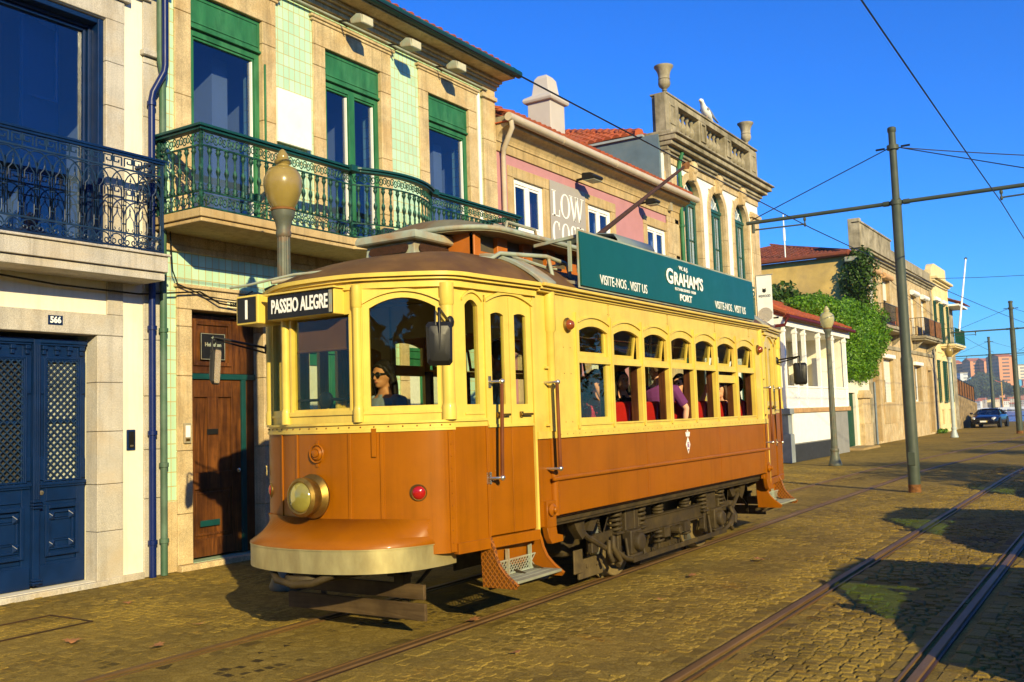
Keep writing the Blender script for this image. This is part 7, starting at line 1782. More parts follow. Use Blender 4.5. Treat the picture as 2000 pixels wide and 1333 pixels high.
m.box(46.4, 64.3, 10.34, 10.4, 4.6, 4.8); m.box(46.45, 46.95, 10.33, 10.4, 0, 8.75); m.box(54.4, 54.8, 10.33, 10.4, 0, 8.75); m.box(63.8, 64.3, 10.33, 10.4, 0, 8.75)
m.build('cornice_and_parapet', GRAND, F, bevel=.02)
su = MB()
for x, x2, z0, z1 in holes: surround(su, x, x2, z0, z1, .22, 10.36, 10.6, .25, joints=2)
su.box(49.3, 52.0, 10.37, 10.4, .9, 1.9); su.box(57.0, 59.6, 10.37, 10.4, .8, 1.9)
su.build_each('window_surround', OCHRE, F)
SHUT = M('white_roller_shutter', (.72,.70,.62), .6, 0, .06, 3, .1); 
def shutter(x, x2, z0, z1, nm='roller_shutter'):
    m = MB(); n = int((z1-z0)/.07)
    for k in range(n): m.box(x, x2, 10.52, 10.535+.008*(k % 2), z0+(z1-z0)*k/n, z0+(z1-z0)*(k+1)/n-.006)
    return m.build(nm, SHUT, F)
for x, x2, z0, z1 in holes[:6]:
    mid = (x+x2)/2
    if x == 50.5: shutter(x, x+.75, z0, z1); shutter(x+.75, x2, z0+1.4, z1); MB().box(x+.78, x2-.05, 10.6, 10.62, z0, z0+1.4).build('dark_opening', BLACK, F)
    elif x == 49.6: shutter(x+.95, x2, z0, z1); shutter(x, x+.92, z0+1.1, z1); window(F, x+.05, x+.9, z0, z0+1.1, 10.55, WHITE, .08, mull=(x+.47,))
    elif x == 57.3: window(F, x+.5, x2-.3, z0, z1, 10.55, WHITE, .1, mull=((x+x2)/2,)); shutter(x, x+.5, z0, z1)
    else: shutter(x, x2, z0, z1)
    if z0 > 5: m = MB(); m.tube([(x-.15, 10.25, z1+.1), (x2+.15, 10.25, z1+.1)], .15, 8); m.build('rolled_awning', M('tan_awning_cloth', (.55,.33,.16), .8, 0, .2, 6, .2) if x < 52 else WHITE, F, smooth=60)
    else: MB().box(x-.12, x2+.12, 10.2, 10.4, z1+.02, z1+.22).build('shutter_hood', WHITE, F, bevel=.03)
for x, x2, z0, z1 in holes[6:]: MB().box(x, x2, 10.6, 10.66, z0, z1).build('door', DWOOD, F)
pipe_run([(47.05,10.3,0),(47.05,10.3,2.9)], .05, M('blue_grey_pipe', (.16,.2,.24), .5), F)
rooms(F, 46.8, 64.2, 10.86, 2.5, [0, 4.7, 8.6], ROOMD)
def balcony(par, xa, xb, z, proj=.75, solid=(), mat=BLACK, smat=RUST, yw=10.4):
    b = empty_part('balcony', par); m = MB(); m.box(xa, xb, yw-proj, yw, z-.14, z); m.box(xa+.08, xb-.08, yw-proj+.08, yw, z-.24, z-.142); m.build('slab', GRAND if par is F else CREAM, b, bevel=.02)
    for x in (xa+.5, xb-.5): MB().prism([(yw, z-.75), (yw-.15, z-.7), (yw-proj+.2, z-.24), (yw, z-.24)], x-.1, x+.1, 'yz').build('corbel', GRAND if par is F else CREAM, b)
    r = MB()
    for zz in (z+.06, z+1.0): r.bar((xa, yw-proj+.05, zz), (xb, yw-proj+.05, zz), .04, .03); r.bar((xa+.02, yw-proj+.05, zz), (xa+.02, yw, zz), .04, .03); r.bar((xb-.02, yw-proj+.05, zz), (xb-.02, yw, zz), .04, .03)
    n = int((xb-xa)/.13)
    for k in range(n+1): x = xa+(xb-xa)*k/n; r.bar((x, yw-proj+.05, z+.06), (x, yw-proj+.05, z+1.0), .018, .018)
    for k in range(5):
        for x in (xa+.02, xb-.02): r.bar((x, yw-proj+.12+.13*k, z+.06), (x, yw-proj+.12+.13*k, z+1.0), .018, .018)
    r.build('railing', mat, b)
    if solid: 
        m = MB()
        for a, c in solid: m.box(a, c, yw-proj+.01, yw-proj+.03, z+.06, z+.98)
        m.build('rusty_panel', smat, b)
    return b
balcony(F, 47.3, 52.6, 5.6, .8, ((49.6, 51.4),)); balcony(F, 57.2, 62.6, 5.6, .8, ((58.6, 60.0), (60.6, 62.4)))
m = MB()
for k, x in enumerate((49.4, 51.6, 51.9)): m.lathe([(.10,5.6),(.14,5.85)], (x, 9.75, 0), n=10)
tag(m.build('plant_pots', ORTILE, F))
m = MB(); leaves(m, 240, lump((51.7, 9.72, 6.15), (.3, .25, .35)), .12, 3); tag(m.build('flowers', M('red_flowers', (.5,.04,.02), .6), F))
rt = MB(); r0, r1, rp = Vector((46.2, 10.9, 8.95)), Vector((46.2, 21.2, 8.95)), Vector((51.5, 16, 10.6)); tilefan(rt, r1, r0, rp, .24, .36, 4); tilefan(rt, Vector((46.2,10.9,8.95)), Vector((64,10.9,8.95)), rp, .3, .4, 5)
rt.tube([r0+Vector((0,0,.08)), rp], [.14,.12], 7); rt.tube([r1+Vector((0,0,.08)), rp], [.14,.12], 7); rt.tube([r0+Vector((-.1,0,.03)), r1+Vector((-.1,0,.03))], .12, 7)
rt.build('roof', OLTILE, F)
MB().box(46.05, 46.4, 10.5, 11.1, 8.55, 8.8).build('rain_hopper', GREYP, F, bevel=.06)
iv = thing('ivy', 'dark ivy column climbing the corner of the yellow gable', 'ivy', (46.3, 10.8, 5))
m = MB()
for c, r, n in (((46.3, 10.55, 7.5), (.5, .85, 1.15), 2600), ((46.35, 10.4, 8.5), (.45, .7, .7), 1500)): leaves(m, n, lump(c, r), .15, int(c[2]*10))
m.build('foliage', IVY, iv); MB().tube([(46.35, 10.8, 2.5), (46.3, 10.7, 5), (46.35, 10.6, 8.4)], [.09,.06,.03], 6).build('stem', DWOOD, iv)
wd = thing('weed_clump', 'small green weeds at the foot of the granite house wall', 'plant', (63.9, 10.1, 0)); m = MB(); leaves(m, 300, lump((63.6, 10.1, .12), (.9, .25, .16)), .12, 8); m.build('leaves', LEAF, wd)
# television aerial behind the urn house
t = thing('aerial', 'thin white aerial mast standing on the old red roof', 'aerial', (44.5, 14, 9)); MB().tube([(46.6,14,8.9),(46.6,14,11.3)], .03, 6).tube([(46.6,14,10.0),(46.6,14,10.6)], .06, 6).build('mast', WHITE, t)
# ---------------- cream house with green shutters
H_ = thing('cream_house', 'narrow cream house with dark green shutters and a curved parapet', 'house', (67, 10.4, 0))
hs = [(65.0,1.2,5.75,8.2),(67.7,1.2,5.75,8.2),(65.0,1.2,1.95,4.5),(67.7,1.2,1.95,4.5),(65.2,.8,.5,1.4),(67.9,.8,.5,1.4)]; hs = [(x, x+w, a, b) for x, w, a, b in hs]
wallmesh(MB(), 64.32, 70.2, -.05, 9.3, 10.32, 10.8, hs).build('wall', CREAM, H_)
m = MB()
for d_, za, zb in ((.08,9.3,9.45),(.22,9.454,9.6),(.4,9.604,9.75)): m.box(64.3, 70.2+d_*.4, 10.32-d_, 10.8, za, zb)
n = 12; poly = [(64.4, 9.75), (64.4, 10.2)] + [(65.9-1.1*cos(pi/2*k/n), 10.2+.5*sin(pi/2*k/n)) for k in range(n+1)] + [(69.95, 10.7), (69.95, 9.75)]
m.prism(poly, 10.3, 10.7); m.box(64.3, 64.7, 10.26, 10.4, 0, 9.3); m.box(69.8, 70.2, 10.26, 10.4, 0, 9.3); m.box(64.3, 70.2, 10.27, 10.34, 5.0, 5.2)
su = m
for x, x2, a, b in hs: surround(su, x, x2, a, b, .16, 10.29, 10.5, .18, joints=4)
m.build('cornice_and_trim', CREAM, H_, bevel=.015)
for x, x2, a, b in hs[:4]:
    window(H_, x, x2, a, b, 10.5, WHITE, .09, mull=((x+x2)/2,), trans=(a+(b-a)*.35,))
    for xa, xb in ((x-.72, x-.08), (x2+.08, x2+.72)):
        m = MB(); frame_box(m, xa, xb, a-.1, b, 10.2, 10.25, .07)
        for k in range(int((b-a)/.11)): m.obox(((xa+xb)/2, 10.22, a+.0+.11*k+.06), xb-xa-.14, .012, .09, (.6,0,0))
        m.build('louvred_shutter', DGREEN, H_)
    if a > 5: MB().box(x-.15, x2+.15, 10.1, 10.32, b+.05, b+.3).build('shutter_hood', WHITE, H_, bevel=.05)
for x, x2, a, b in hs[4:]: MB().box(x, x2, 10.5, 10.54, a, b).build('cellar_window', BLACK, H_)
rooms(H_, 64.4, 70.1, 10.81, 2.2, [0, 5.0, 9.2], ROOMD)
balcony(H_, 66.3, 70.3, 5.55, .95, (), DGREEN, RUST, 10.32)
t = thing('flagpole', 'bare white flagpole leaning out from the cream house balcony', 'flagpole', (69.2, 9.5, 6)); MB().tube([(68.2, 9.45, 6.4), (73.0, 9.37, 11.75)], [.07, .05], 8).build('pole', WHITE, t, smooth=60); MB().lathe([(.09,0),(.1,.08),(.02,.12)], (73.0, 9.37, 11.75), (.9,-.01,1), 10).build('finial', BLACK, t)
# ---------------- end house with wide eaves and signs
K = thing('end_house', 'narrow stone house end with wide tiled eaves at the end of the terrace', 'house', (71.5, 10.6, 0))
MB().box(70.25, 73.4, 10.5, 18, -.05, 8.3).build('wall', GRAND, K); MB().box(70.0, 73.9, 9.6, 18, 8.3, 8.42).build('soffit', WHITE, K)
rt = MB(); rooftiles(rt, (69.9, 9.5, 8.46), (1,0,0), (0,.92,.38), 22, 6, seed=22); rt.build('roof', OLTILE, K)
o = MB().box(73.42, 73.46, 10.6, 11.4, 4.6, 5.4).build('green_sign', M('green_enamel', (.05,.30,.13), .4, 0, .05, 4, 0), None); o.location = (-3.25, -.12, 0); tag(o, 'small green sign on the stone end house above the street plate', 'sign')
o = MB().box(70.35, 71.3, 10.45, 10.495, 3.75, 4.25).build('street_plate', BLACK, None); tag(o, 'black street name plate with pale lettering on the stone end house', 'sign')
m = MB()
for k in range(3):
    for j in range(4): m.box(70.48+.19*j, 70.60+.19*j, 10.44, 10.449, 3.85+.12*k, 3.91+.12*k)
m.build('lettering', LETW, o)
STONEW = M('rubble_wall', (.30,.21,.10), .9, 0, .5, 2.2, .9, 9, .03, stain=(.10,.08,.05), sscale=2.5, sth=.5, samt=.7)
q = thing('retaining_wall', 'rough stone wall with a rusty screen on top beside the parked car', 'wall', (77, 10.6, 0))
MB().prism([(73.4,-.1),(82.5,-.1),(82.5,1.75),(73.4,2.35)], 10.5, 11.3).build('stonework', STONEW, q, bevel=.03)
m = MB()
for k in range(8): x = 73.6+1.2*k; zb = 2.33-.065*(x-73.4); m.bar((x, 10.6, zb), (x, 10.6, zb+1.25), .06, .06)
m.bar((73.6,10.6,2.4),(82.0,10.6,1.85),.05,.05); m.bar((73.6,10.6,3.55),(82.0,10.6,3.0),.05,.05)
m.build('screen_frame', BLACK, q); m = MB(); m.prism([(73.6,2.45),(82.0,1.9),(82.0,2.95),(73.6,3.5)], 10.61, 10.63); m.build('screen_panel', RUST, q)
# ------------------------------------------------------------------ cars
CARB = M('dark_blue_car_paint', (.002,.003,.014), .2, .2, .05, 3, 0, coat=.5)
CARS = M('silver_car_paint', (.40,.41,.42), .25, .6, .05, 3, 0, coat=1.0); CARR = M('wine_car_paint', (.10,.01,.015), .2, .2, .05, 3, 0, coat=1.0)
CGLASS = glass('car_glass', (.30,.34,.33), .0, 1.5, .08); GTINT = glass('green_tinted_car_glass', (.50,.72,.26), .0, 1.45, .02)
def car(label, paint, gm, loc, rot, kind='coupe', group=None):
    t = thing('parked_car', label, 'car', (0,0,0), group)
    # stations along x (front = +x): bonnet/waist height, half width, sill
    if kind == 'coupe': st = [(2.36,.62,.55,.30),(2.28,.70,.74,.24),(2.0,.80,.88,.22),(1.5,.88,.93,.22),(.9,.94,.95,.22),(.3,.95,.95,.22),(-.6,.95,.95,.22),(-1.4,.97,.95,.22),(-2.0,.93,.90,.26),(-2.3,.80,.75,.34)]; gh = [(.92,.93,.80),(.15,1.28,.62),(-.35,1.32,.60),(-1.0,1.22,.60),(-1.75,.98,.74)]
    else: st = [(2.05,.62,.60,.30),(1.98,.74,.76,.24),(1.6,.90,.85,.22),(1.1,.98,.87,.22),(.5,1.0,.88,.22),(0,1.0,.88,.22),(-.8,1.0,.88,.22),(-1.5,1.02,.87,.24),(-1.9,.98,.82,.28),(-2.0,.85,.75,.34)]; gh = [(1.05,.98,.76),(.25,1.45,.62),(-.4,1.50,.62),(-1.3,1.46,.62),(-1.85,1.02,.72)]
    m = MB(); rings = []
    for x, zt, w, zs in st:
        rings.append([(x, y*w, z) for y, z in ((-.80,zs),(-.97,zs+.08),(-1,zs+(zt-zs)*.45),(-.97,zs+(zt-zs)*.8),(-.86,zt-.02),(-.5,zt+.012),(0,zt+.02),(.5,zt+.012),(.86,zt-.02),(.97,zs+(zt-zs)*.8),(1,zs+(zt-zs)*.45),(.97,zs+.08),(.80,zs))])
    m.loft(rings); body = m.build('body', paint, t, smooth=40, mods=(('SUBSURF', dict(levels=1, render_levels=1)),))
    m = MB(); r = []
    for x, z, w in gh: r.append([(x, -w-.10*(1 if z < 1.1 else .3), .90), (x, -w, z-.03), (x, -w*.8, z), (x, 0, z+.015), (x, w*.8, z), (x, w, z-.03), (x, w+.10*(1 if z < 1.1 else .3), .90)])
    g = MB(); g.loft(r, closed=True, cap=True); g.build('windows', gm, t, smooth=40)
    roof = MB(); mid = gh[1:4]; rr = []
    for x, z, w in [(gh[1][0]+.02, gh[1][1], gh[1][2])] + [gh[2]] + [(gh[3][0]-.02, gh[3][1], gh[3][2])]: rr.append([(x, -w-.015, z-.05), (x, -w*.8, z+.012), (x, 0, z+.03), (x, w*.8, z+.012), (x, w+.015, z-.05)])
    roof.loft(rr, closed=False); roof.build('roof', paint, t, smooth=50, mods=(('SOLIDIFY', dict(thickness=.03, offset=-1)),))
    pl = MB()
    for s in (-1, 1):
        a, b_ = gh[0], gh[1]; pl.tube([(a[0], s*(a[2]+.06), a[1]-.02), (b_[0], s*(b_[2]+.0), b_[1]-.01)], .035, 6); a, b_ = gh[3], gh[4]; pl.tube([(a[0], s*(a[2]), a[1]-.01), (b_[0], s*(b_[2]+.05), b_[1]-.02)], .06, 6)
        c = gh[2]; pl.tube([(c[0], s*(c[2]+.01), c[1]-.02), (c[0]-.12, s*(c[2]+.17), .95)], .035, 6)
    pl.build('pillars', paint if kind != 'coupe' else BLACK, t, smooth=60)
    wb = (1.38, -1.36) if kind == 'coupe' else (1.25, -1.25); R_ = .34 if kind == 'coupe' else .31
    for x in wb:
        for s in (-1, 1):
            y = s*(.83 if kind == 'coupe' else .76); w = MB(); w.lathe([(R_*.68,.10),(R_*.92,.11),(R_,.08),(R_,-.09),(R_*.7,-.10)], (x, y, R_), (0,s,0), 24); wl = w.build('wheel', RUBBER, t, smooth=40)
            q = MB(); q.lathe([(R_*.68,.095),(R_*.62,.07),(R_*.25,.085),(.04,.10),(.001,.10)], (x, y, R_), (0,s,0), 20)
            q.build('rim', STEEL, wl, smooth=40)
            MB().lathe([(R_*1.14,-.02),(R_*1.14,.0)], (x, s*(.955 if kind == 'coupe' else .875), R_+.03), (0,s,0), 24).build('wheel_arch', BLACK, t)
    fx = st[0][0]; L_ = MB()
    for s in (-1, 1): L_.ell((fx-.22, s*.62, .68), .20, .15, .075, 12, 8, (0, .35, s*-.45))
    o = L_; 
    for s in (-1, 1): MB().ell((fx-.20, s*.63, .67), .20, .16, .08, 12, 8, (0, .3, s*-.5)).build('headlight', M('clear_headlight', (.6,.62,.62), .1, .3, .1, 9, 0, coat=1), t, smooth=60)
    MB().ell((fx-.07, 0, .50), .10, .42, .13, 14, 8).build('grille', BLACK, t, smooth=50); MB().box(fx-.03, fx+.05, -.70, .70, .27, .33).build('lower_intake', BLACK, t, bevel=.01)
    p = MB().box(fx+.04, fx+.055, -.26, .26, .40, .51).build('number_plate', WHITE, t); MB().box(fx+.054, fx+.058, -.26, -.20, .40, .51).build('plate_band', NAVY, p); MB().box(fx+.054, fx+.058, .21, .26, .40, .51).build('plate_band', M('yellow_band', (.7,.5,.03), .5), p)
    for s in (-1, 1):
        MB().ell((gh[0][0]-.22, s*(st[4][2]+.10), 1.0), .07, .11, .075, 10, 8).build('door_mirror', paint, t, smooth=60)
        d = MB(); d.box(-.45, .75, s*(st[4][2]+.0), s*(st[4][2]+.006), .40, .41); d.box(-.35, -.18, s*(st[4][2]+.0), s*(st[4][2]+.02), .78, .80); d.build('door_trim', BLACK, t)
    ins = MB()
    for x in (.1, -.75):
        for s in (-1, 1): ins.box(x-.12, x+.1, s*.16, s*.56, .45, 1.08); ins.box(x-.06, x+.04, s*.26, s*.46, 1.08, 1.22)
    ins.build('seats', BLACK, t, bevel=.04)
    t.location = loc; t.rotation_euler = (0,0,rot); return t
car('dark blue coupe parked head-on at the end of the street beside the stone wall', CARB, CGLASS, (76.6, 9.0, 0), pi-.06, 'coupe')
# cars standing on the camera's side of the street, outside the picture: their long shadows cross the near track
car('silver parked hatchback whose long shadow crosses the empty track nearest the camera', CARS, GTINT, (8.35, -.90, 0), pi, 'hatch', 'cars parked on the near side')
car('wine red parked hatchback casting the middle of the three car shadows', CARR, GTINT, (13.95, -.82, 0), pi, 'hatch', 'cars parked on the near side').scale = (1.1, 1.1, 1.18)
car('silver parked hatchback casting the farthest of the three car shadows', CARS, GTINT, (20.6, -.9, 0), pi, 'hatch', 'cars parked on the near side').scale = (1.08, 1.08, 1.1)
# trees outside the picture on the near side: they shade the street further up and show in the tram windows
def tree(label, x, y, h, r, seed, n=2600):
    t = thing('street_tree', label, 'tree', (x, y, 0), 'trees on the near side'); rd = random.Random(seed)
    m = MB(); m.tube([(x,y,-.1),(x+.1,y,h*.3),(x,y+.1,h*.6),(x,y,h*.9)], [.2,.15,.1,.03], 8)
    for k in range(7): a = rd.uniform(0, 6.28); z = h*rd.uniform(.35,.6); m.tube([(x,y,z),(x+cos(a)*r*.5,y+sin(a)*r*.5,z+h*.15),(x+cos(a)*r*.85,y+sin(a)*r*.85,z+h*.22)], [.07,.045,.015], 5)
    m.build('trunk', DWOOD, t); m = MB()
    for k in range(9):
        a = rd.uniform(0, 6.28); q = rd.uniform(.1, .7)*r; leaves(m, n//9, lump((x+cos(a)*q, y+sin(a)*q, h*rd.uniform(.5,.9)), (r*.45, r*.45, h*.16)), .22, seed*10+k)
    m.build('crown', IVY, t)
tree('street tree on the near side, outside the picture, shading the rails by the pole', 17.5, -8.6, 6.4, 2.6, 2); tree('street tree on the near side, outside the picture, shading the porch house pavement', 22.2, -5.6, 6.0, 2.6, 3); tree('second street tree outside the picture further up the near side', 31.0, -9.0, 6.6, 3.0, 4); tree('third street tree outside the picture far up the near side', 40.0, -8.0, 6.0, 3.0, 5)
# tall unseen trees added to block low sky light; they show in the windows
PKL = island('sky_block_leaf', (.045,.085,.012), (.018,.04,.008), .6, 1.0, bmp=0)
pk = thing('sky_block_tree', 'tall unseen tree added across from the houses to block low sky light', 'tree', (0, -31, 0), 'unseen trees added to block sky light')
rd = random.Random(31); m = MB(); m.tube([(0,-31,-.1),(.2,-31,4),(0,-30.9,8),(.1,-31,11)], [.35,.28,.18,.05], 8); m.build('trunk', DWOOD, pk); m = MB()
for k in range(16):
    a = rd.uniform(0, 6.28); q = rd.uniform(.2, 3.0); leaves(m, 260, lump((q*cos(a), -31+q*sin(a), rd.uniform(2.6, 10.6)), (1.9, 1.9, 1.5)), .75, 900+k)
m.build('crown', PKL, pk)
for k in range(19):
    x = -52 + 6.3*k
    if abs(x) > .1: dup(pk, (x, -31+rd.uniform(-2, 1), 0), rd.uniform(0, 6), scale=rd.uniform(.92, 1.04))
for k in range(7): dup(pk, (-30+rd.uniform(-2, 2), -24+7*k, 0), rd.uniform(0, 6), scale=rd.uniform(1.0, 1.25))
# ------------------------------------------------------------------ quay, river, far bank
def watermat():
    m, nt, b, out = _mat('river_water'); b.inputs['Base Color'].default_value = (.004,.03,.11,1); b.inputs['Roughness'].default_value = .22
    v = coord(nt, (1, .35, 1)); bump(nt, b, noise(nt, v, .5, 5, .7), .6, .5); return m
tag(MB().quad((90,-1500,-4),(4500,-1500,-4),(4500,3500,-4),(90,3500,-4)).build('river', watermat()), kind='structure')
QW = M('quay_stone', (.25,.22,.16), .9, 0, .2, 2, .4)
tag(MB().box(96.5, 97.2, -60, 120, -6, -.02).build('quay_edge', QW), kind='structure')
t = thing('quay_railing', 'low dark railing along the river edge behind the parked car', 'railing', (95.5, 5, 0)); m = MB()
for k in range(22): m.bar((95.5, -12+1.4*k, 0), (95.5, -12+1.4*k, 1.0), .07, .07)
m.bar((95.5,-12,1.0),(95.5,17.4,1.0),.06,.07); m.bar((95.5,-12,.5),(95.5,17.4,.5),.05,.05); m.build('rails', BLACK, t)
FD = Vector((1.1065, .1265, 0))                  # direction towards the visible far bank, per metre of depth
def fp(px, depth, z=0):                           # ground position under photo column px at a given depth
    q = Vector((cos(radians(32.86)), sin(radians(32.86)), 0)); r = Vector((q.y, -q.x, 0)); return q*depth + r*((px-1000)/1880*depth) + Vector((0,0,z))
HILLM = M('dry_hillside', (.16,.13,.07), .95, 0, .3, .05, 0)
m = MB(); vs = []; fs = []; NX, NY = 34, 16
for i in range(NX+1):
    for j in range(NY+1):
        px = 1700 + 520*i/NX; dp = 640+ 420*j/NY; p = fp(px, dp)
        ramp_ = min(1, j/8); hgt = 24*(ramp_**1.3) * (.55+.45*math.exp(-((px-1925)/70)**2)) + 4*mnoise.noise((px*.03, dp*.02, 0))*ramp_
        vs.append((p.x, p.y, -4.5 + max(0, hgt)))
for i in range(NX):
    for j in range(NY): a = i*(NY+1)+j; fs.append((a, a+1, a+NY+2, a+NY+1))
tag(m.add(vs, fs).build('far_hill', HILLM, smooth=180), kind='structure')
FOREST = island('woodland_leaf', (.05,.085,.03), (.022,.045,.02), .9, .05, bmp=0)
m = MB(); rd = random.Random(9)
for k in range(520):
    px = rd.gauss(1922, 36); 
    if not 1868 < px < 2005: continue
    dp = rd.uniform(700, 840); b_ = math.exp(-((px-1918)/46)**2); z = 9 + (dp-700)/140*16*b_ + rd.uniform(-3, 2)*b_
    c = fp(px, dp, z); s = rd.uniform(2.2, 4.5)
    leaves(m, 60, lump(c, (s, s, s*.8)), 1.5, k)
tag(m.build('far_woods', FOREST), kind='stuff')
APR = M('terracotta_facade', (.50,.22,.12), .85, 0, .06, .05, 0)
def facade(name, wallc, winc, w, h):
    m, nt, b, out = _mat(name); tc = nt.nodes.new("ShaderNodeTexCoord"); sp = nt.nodes.new("ShaderNodeSeparateXYZ"); cb = nt.nodes.new("ShaderNodeCombineXYZ")
    nt.links.new(tc.outputs['Object'], sp.inputs[0]); ad = N(nt, "ShaderNodeMath", operation='ADD'); nt.links.new(sp.outputs[0], ad.inputs[0]); nt.links.new(sp.outputs[1], ad.inputs[1]); nt.links.new(ad.outputs[0], cb.inputs[0]); nt.links.new(sp.outputs[2], cb.inputs[1])
    br = N(nt, "ShaderNodeTexBrick"); br.offset = 0; br.inputs['Scale'].default_value = 1; br.inputs['Brick Width'].default_value = w; br.inputs['Row Height'].default_value = h; br.inputs['Mortar Size'].default_value = min(w, h)*.27; br.inputs['Mortar Smooth'].default_value = .02
    br.inputs['Color1'].default_value = (*winc, 1); br.inputs['Color2'].default_value = (*mul(winc, 1.6), 1); br.inputs['Mortar'].default_value = (*wallc, 1); nt.links.new(cb.outputs[0], br.inputs[0]); nt.links.new(br.outputs[0], b.inputs['Base Color']); b.inputs['Roughness'].default_value = .8; return m
AP = facade('terracotta_flats', (.62,.25,.10), (.10,.07,.06), 3.4, 3.0); APP = facade('pale_flats', (.62,.55,.42), (.16,.17,.18), 3.6, 3.0); APW = facade('white_flats', (.62,.64,.64), (.2,.22,.25), 3.2, 3.0)
def block(label, px0, px1, ytop, ybot, depth, mat, roof=ORTILE, th=16, pitched=3, grp=None):
    z = lambda y: 1.8 + (786.5-y)/1880*depth
    a = fp(px0, depth); b = fp(px1, depth); t = thing('apartment_block', label, 'apartments', (a.x, a.y, z(ybot)), grp); e = (b-a).normalized(); n = Vector((-e.y, e.x, 0)); n = n if n.x > 0 else -n
    L = (b-a).length; zb, zt = z(ybot)-6, z(ytop); m = MB(); seg = max(1, int(L/12))
    for k in range(seg):
        s0, s1 = L*k/seg, L*(k+1)/seg-.6; off = n*(1.5*(k % 2)); q = [a+e*s0+off, a+e*s1+off, a+e*s1+n*th, a+e*s0+n*th]; zz = zt-(1.2 if k % 2 else 0)
        m.add([(p.x,p.y,zb) for p in q] + [(p.x,p.y,zz) for p in q], [(0,1,5,4),(1,2,6,5),(2,3,7,6),(3,0,4,7),(4,5,6,7)])
    m.build('walls', mat, t); m = MB()
    for k in range(seg):
        s0, s1 = L*k/seg-.3, L*(k+1)/seg-.3; off = n*(1.5*(k % 2)-.5); q = [a+e*s0+off, a+e*s1+off, a+e*s1+n*(th+.5), a+e*s0+n*(th+.5)]; zz = zt-(1.2 if k % 2 else 0)+.05
        if pitched: m.add([(p.x,p.y,zz) for p in q] + [tuple(Vector(((q[0]+q[3])/2)) + Vector((0,0,zz+pitched))), tuple(Vector(((q[1]+q[2])/2)) + Vector((0,0,zz+pitched)))], [(0,1,5,4),(2,3,4,5),(1,2,5),(3,0,4)])
        else: m.add([(p.x,p.y,zz) for p in q] + [(p.x,p.y,zz+.8) for p in q], [(0,1,5,4),(1,2,6,5),(2,3,7,6),(3,0,4,7),(4,5,6,7)])
    m.build('roof', roof, t)
FR = M('far_terracotta_roof', (.42,.13,.06), .85, 0, .1, .1, 0)
block('terracotta apartment block cut by the end house, leftmost on the far hill', 1862, 1879, 709, 734, 900, AP, FR)
block('small white apartment block between terracotta blocks on the far hill', 1881, 1892, 716, 728, 960, APW, QW, 14, 0)
block('long terracotta apartment block on the hill left of the farthest pole', 1893, 1919, 706, 724, 880, AP, FR)
block('middle terracotta apartment block behind the farthest pole', 1920, 1946, 707, 724, 870, AP, FR)
block('tallest terracotta apartment tower on the far hill', 1949, 1980, 699, 742, 820, AP, FR, 22)
block('pale beige apartment block at the right edge of the far hill', 1984, 2012, 717, 732, 900, APP, QW, 14, 0)
block('low pale building on the hillside under the left terracotta block', 1872, 1888, 729, 735, 830, APW, QW, 12, 0)
cols = [((.62,.60,.56), 'white'), ((.60,.50,.36), 'cream'), ((.55,.27,.22), 'pink'), ((.45,.40,.34), 'stone-coloured'), ((.55,.45,.20), 'ochre')]
HM = [M('far_house_%s_render' % n.replace('-', '_'), c, .85, 0, .08, .2, 0) for c, n in cols]; FW = M('far_window', (.05,.06,.08), .4)
rd = random.Random(17); spots = [(1876,772,8),(1890,766,9),(1886,784,8),(1903,790,12),(1912,786,14),(1928,768,10),(1943,767,9),(1950,772,9),(1956,790,12),(1966,784,11),(1975,779,10),(1981,768,10),(1989,775,11),(1996,766,12),(1992,790,12),(1938,784,10),(1924,778,9),(1999,752,12),(1900,776,8),(1970,793,10),(2006,780,12)]
pos_words = ['below the leftmost trees', 'just above the parked car roof line at left', 'behind the rusty wall screen', 'by the water left of the farthest pole', 'touching the farthest pole on its left', 'high on the bank left of the farthest pole', 'right of the farthest pole among the trees', 'on the bank right of the farthest pole', 'at the waterside right of the farthest pole', 'in the middle of the far waterfront', 'behind the moored boats', 'just left of the right-hand pole', 'right of the right-hand pole', 'near the right edge above the water', 'at the waterside by the right edge', 'right beside the farthest pole above the water', 'halfway up the bank beside the farthest pole', 'high by the right edge', 'in the gap above the car', 'at the waterside left of the right-hand pole', 'at the very right edge']
for k, (px, py, w) in enumerate(spots):
    dp = 630 + (793-py)*5.5; ci = (k*3+1) % 5; c = fp(px, dp); z0 = 1.8 + (786.5-py)/1880*dp - 1.5; sz = w*dp/1880*1.05; hh = sz*rd.uniform(.55, .9)
    t = thing('waterfront_house', '%s far-bank house with a red roof, %s' % (cols[ci][1], pos_words[k]), 'house', (c.x, c.y, z0), 'houses on the far bank'); ang = rd.uniform(-.4, .4) + .1
    m = MB(); m.obox((0,0,hh/2-2), sz*.8, sz, hh+4, (0,0,ang)); m.xf(Matrix.Translation((c.x, c.y, z0))); m.build('walls', HM[ci], t)
    m = MB(); s2 = sz*.54; m.add([(-s2*.9,-s2,hh),(s2*.9,-s2,hh),(s2*.9,s2,hh),(-s2*.9,s2,hh),(0,-s2,hh+sz*.25),(0,s2,hh+sz*.25)], [(0,1,4),(2,3,5),(1,2,5,4),(3,0,4,5),(3,2,1,0)]); m.xf(Matrix.Translation((c.x, c.y, z0)) @ Matrix.Rotation(ang, 4, 'Z')); m.build('roof', FR, t)
    m = MB()
    for q in (-.28, .0, .28):
        for zz in (.3, .7): m.obox((-sz*.405, q*sz, hh*zz), .05, sz*.13, hh*.18)
    m.xf(Matrix.Translation((c.x, c.y, z0)) @ Matrix.Rotation(ang, 4, 'Z')); m.build('windows', FW, t)
BOATW = M('boat_hull', (.66,.68,.70), .4, 0, .05, .5, 0)
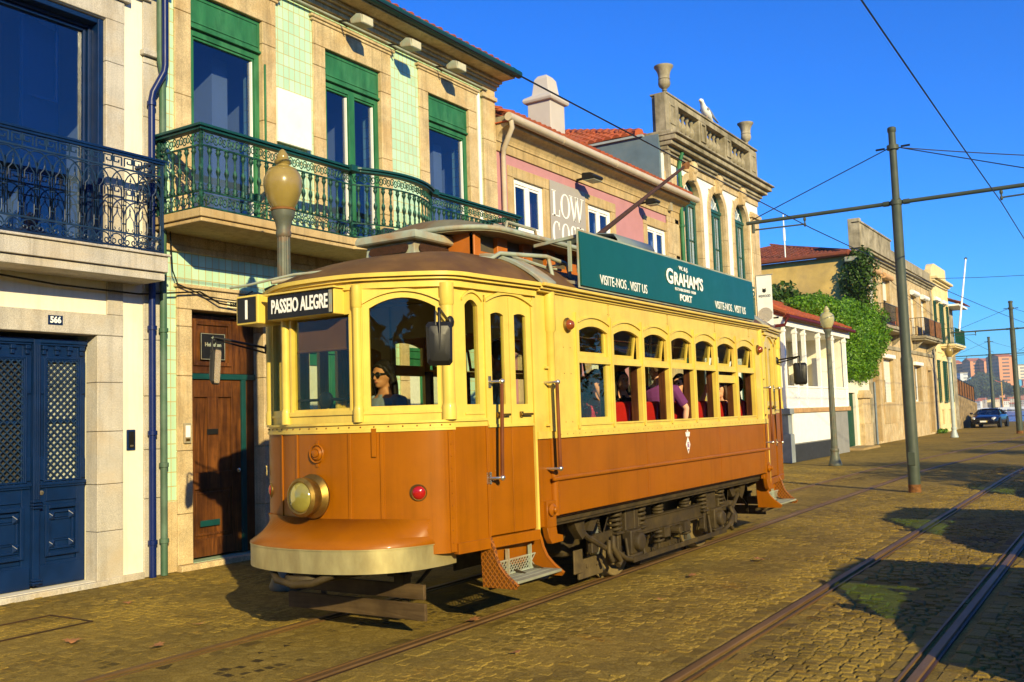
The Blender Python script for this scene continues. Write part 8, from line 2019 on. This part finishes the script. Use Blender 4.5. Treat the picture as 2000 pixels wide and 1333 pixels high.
bp = [(1899, 'moored white boat left of the car roof'), (1907, 'moored white boat behind the car windscreen'), (1918, 'moored boat left of the farthest pole'), (1946, 'moored boat right of the farthest pole'), (1953, 'second moored boat right of the farthest pole'), (1961, 'moored boat in the middle of the row'), (1968, 'moored boat left of the right-hand pole'), (1974, 'moored boat hard by the right-hand pole'), (1984, 'moored boat just right of the right-hand pole'), (1991, 'moored boat near the right edge'), (1997, 'moored boat at the right edge')]
for k, (px, lab) in enumerate(bp):
    c = fp(px, 560+10*(k % 3)); t = thing('moored_boat', lab, 'boat', (c.x, c.y, -4), 'boats moored at the far bank'); L = 3.2+.6*(k % 3)
    m = MB(); m.loft([[(dx, y*w, z) for y, z in ((-1,1.3),(-.7,0),(.7,0),(1,1.3))] for dx, w in ((-1.2,.9),(0,1.1),(1.2,.7))]); m.xf(Matrix.Translation((c.x, c.y, -4.05)) @ Matrix.Rotation(1.4, 4, 'Z') @ Matrix.Diagonal((L*.8, 1.2, 1.1, 1))); m.build('hull', BOATW, t)
    m = MB(); m.box(c.x-.9, c.x+.9, c.y-1.5, c.y+1.2, -2.7, -1.6); m.build('cabin', BOATW, t); MB().tube([(c.x, c.y, -2.6), (c.x, c.y, 2.5+(k % 4))], .06, 5).build('mast', BOATW, t)
c = fp(1951, 600); t = thing('yellow_crane', 'small yellow and red crane mast on the far waterfront', 'crane', (c.x, c.y, -3)); MB().tube([(c.x, c.y, -3), (c.x, c.y, 14)], .35, 6).tube([(c.x, c.y, 3), (c.x+1, c.y+1.8, -2)], .3, 6).build('mast', M('crane_yellow', (.6,.32,.03), .6), t); MB().tube([(c.x, c.y, 13.5), (c.x-1, c.y+3.4, 15)], .2, 6).build('jib', M('crane_red', (.5,.06,.03), .6), t)
# ---- river air: one box of even haze round the whole place
hz = bpy.data.materials.new('river_haze'); hz.use_nodes = True; n_ = hz.node_tree; n_.nodes.clear(); o_ = n_.nodes.new("ShaderNodeOutputMaterial"); v_ = n_.nodes.new("ShaderNodeVolumePrincipled")
v_.inputs['Color'].default_value = (.75,.86,1,1); v_.inputs['Density'].default_value = .00026; n_.links.new(v_.outputs[0], o_.inputs['Volume'])
hb = MB().box(-80, 1300, -900, 1100, -7, 75).build('haze', hz); tag(hb, kind='stuff')
SC.cycles.volume_bounces = 0
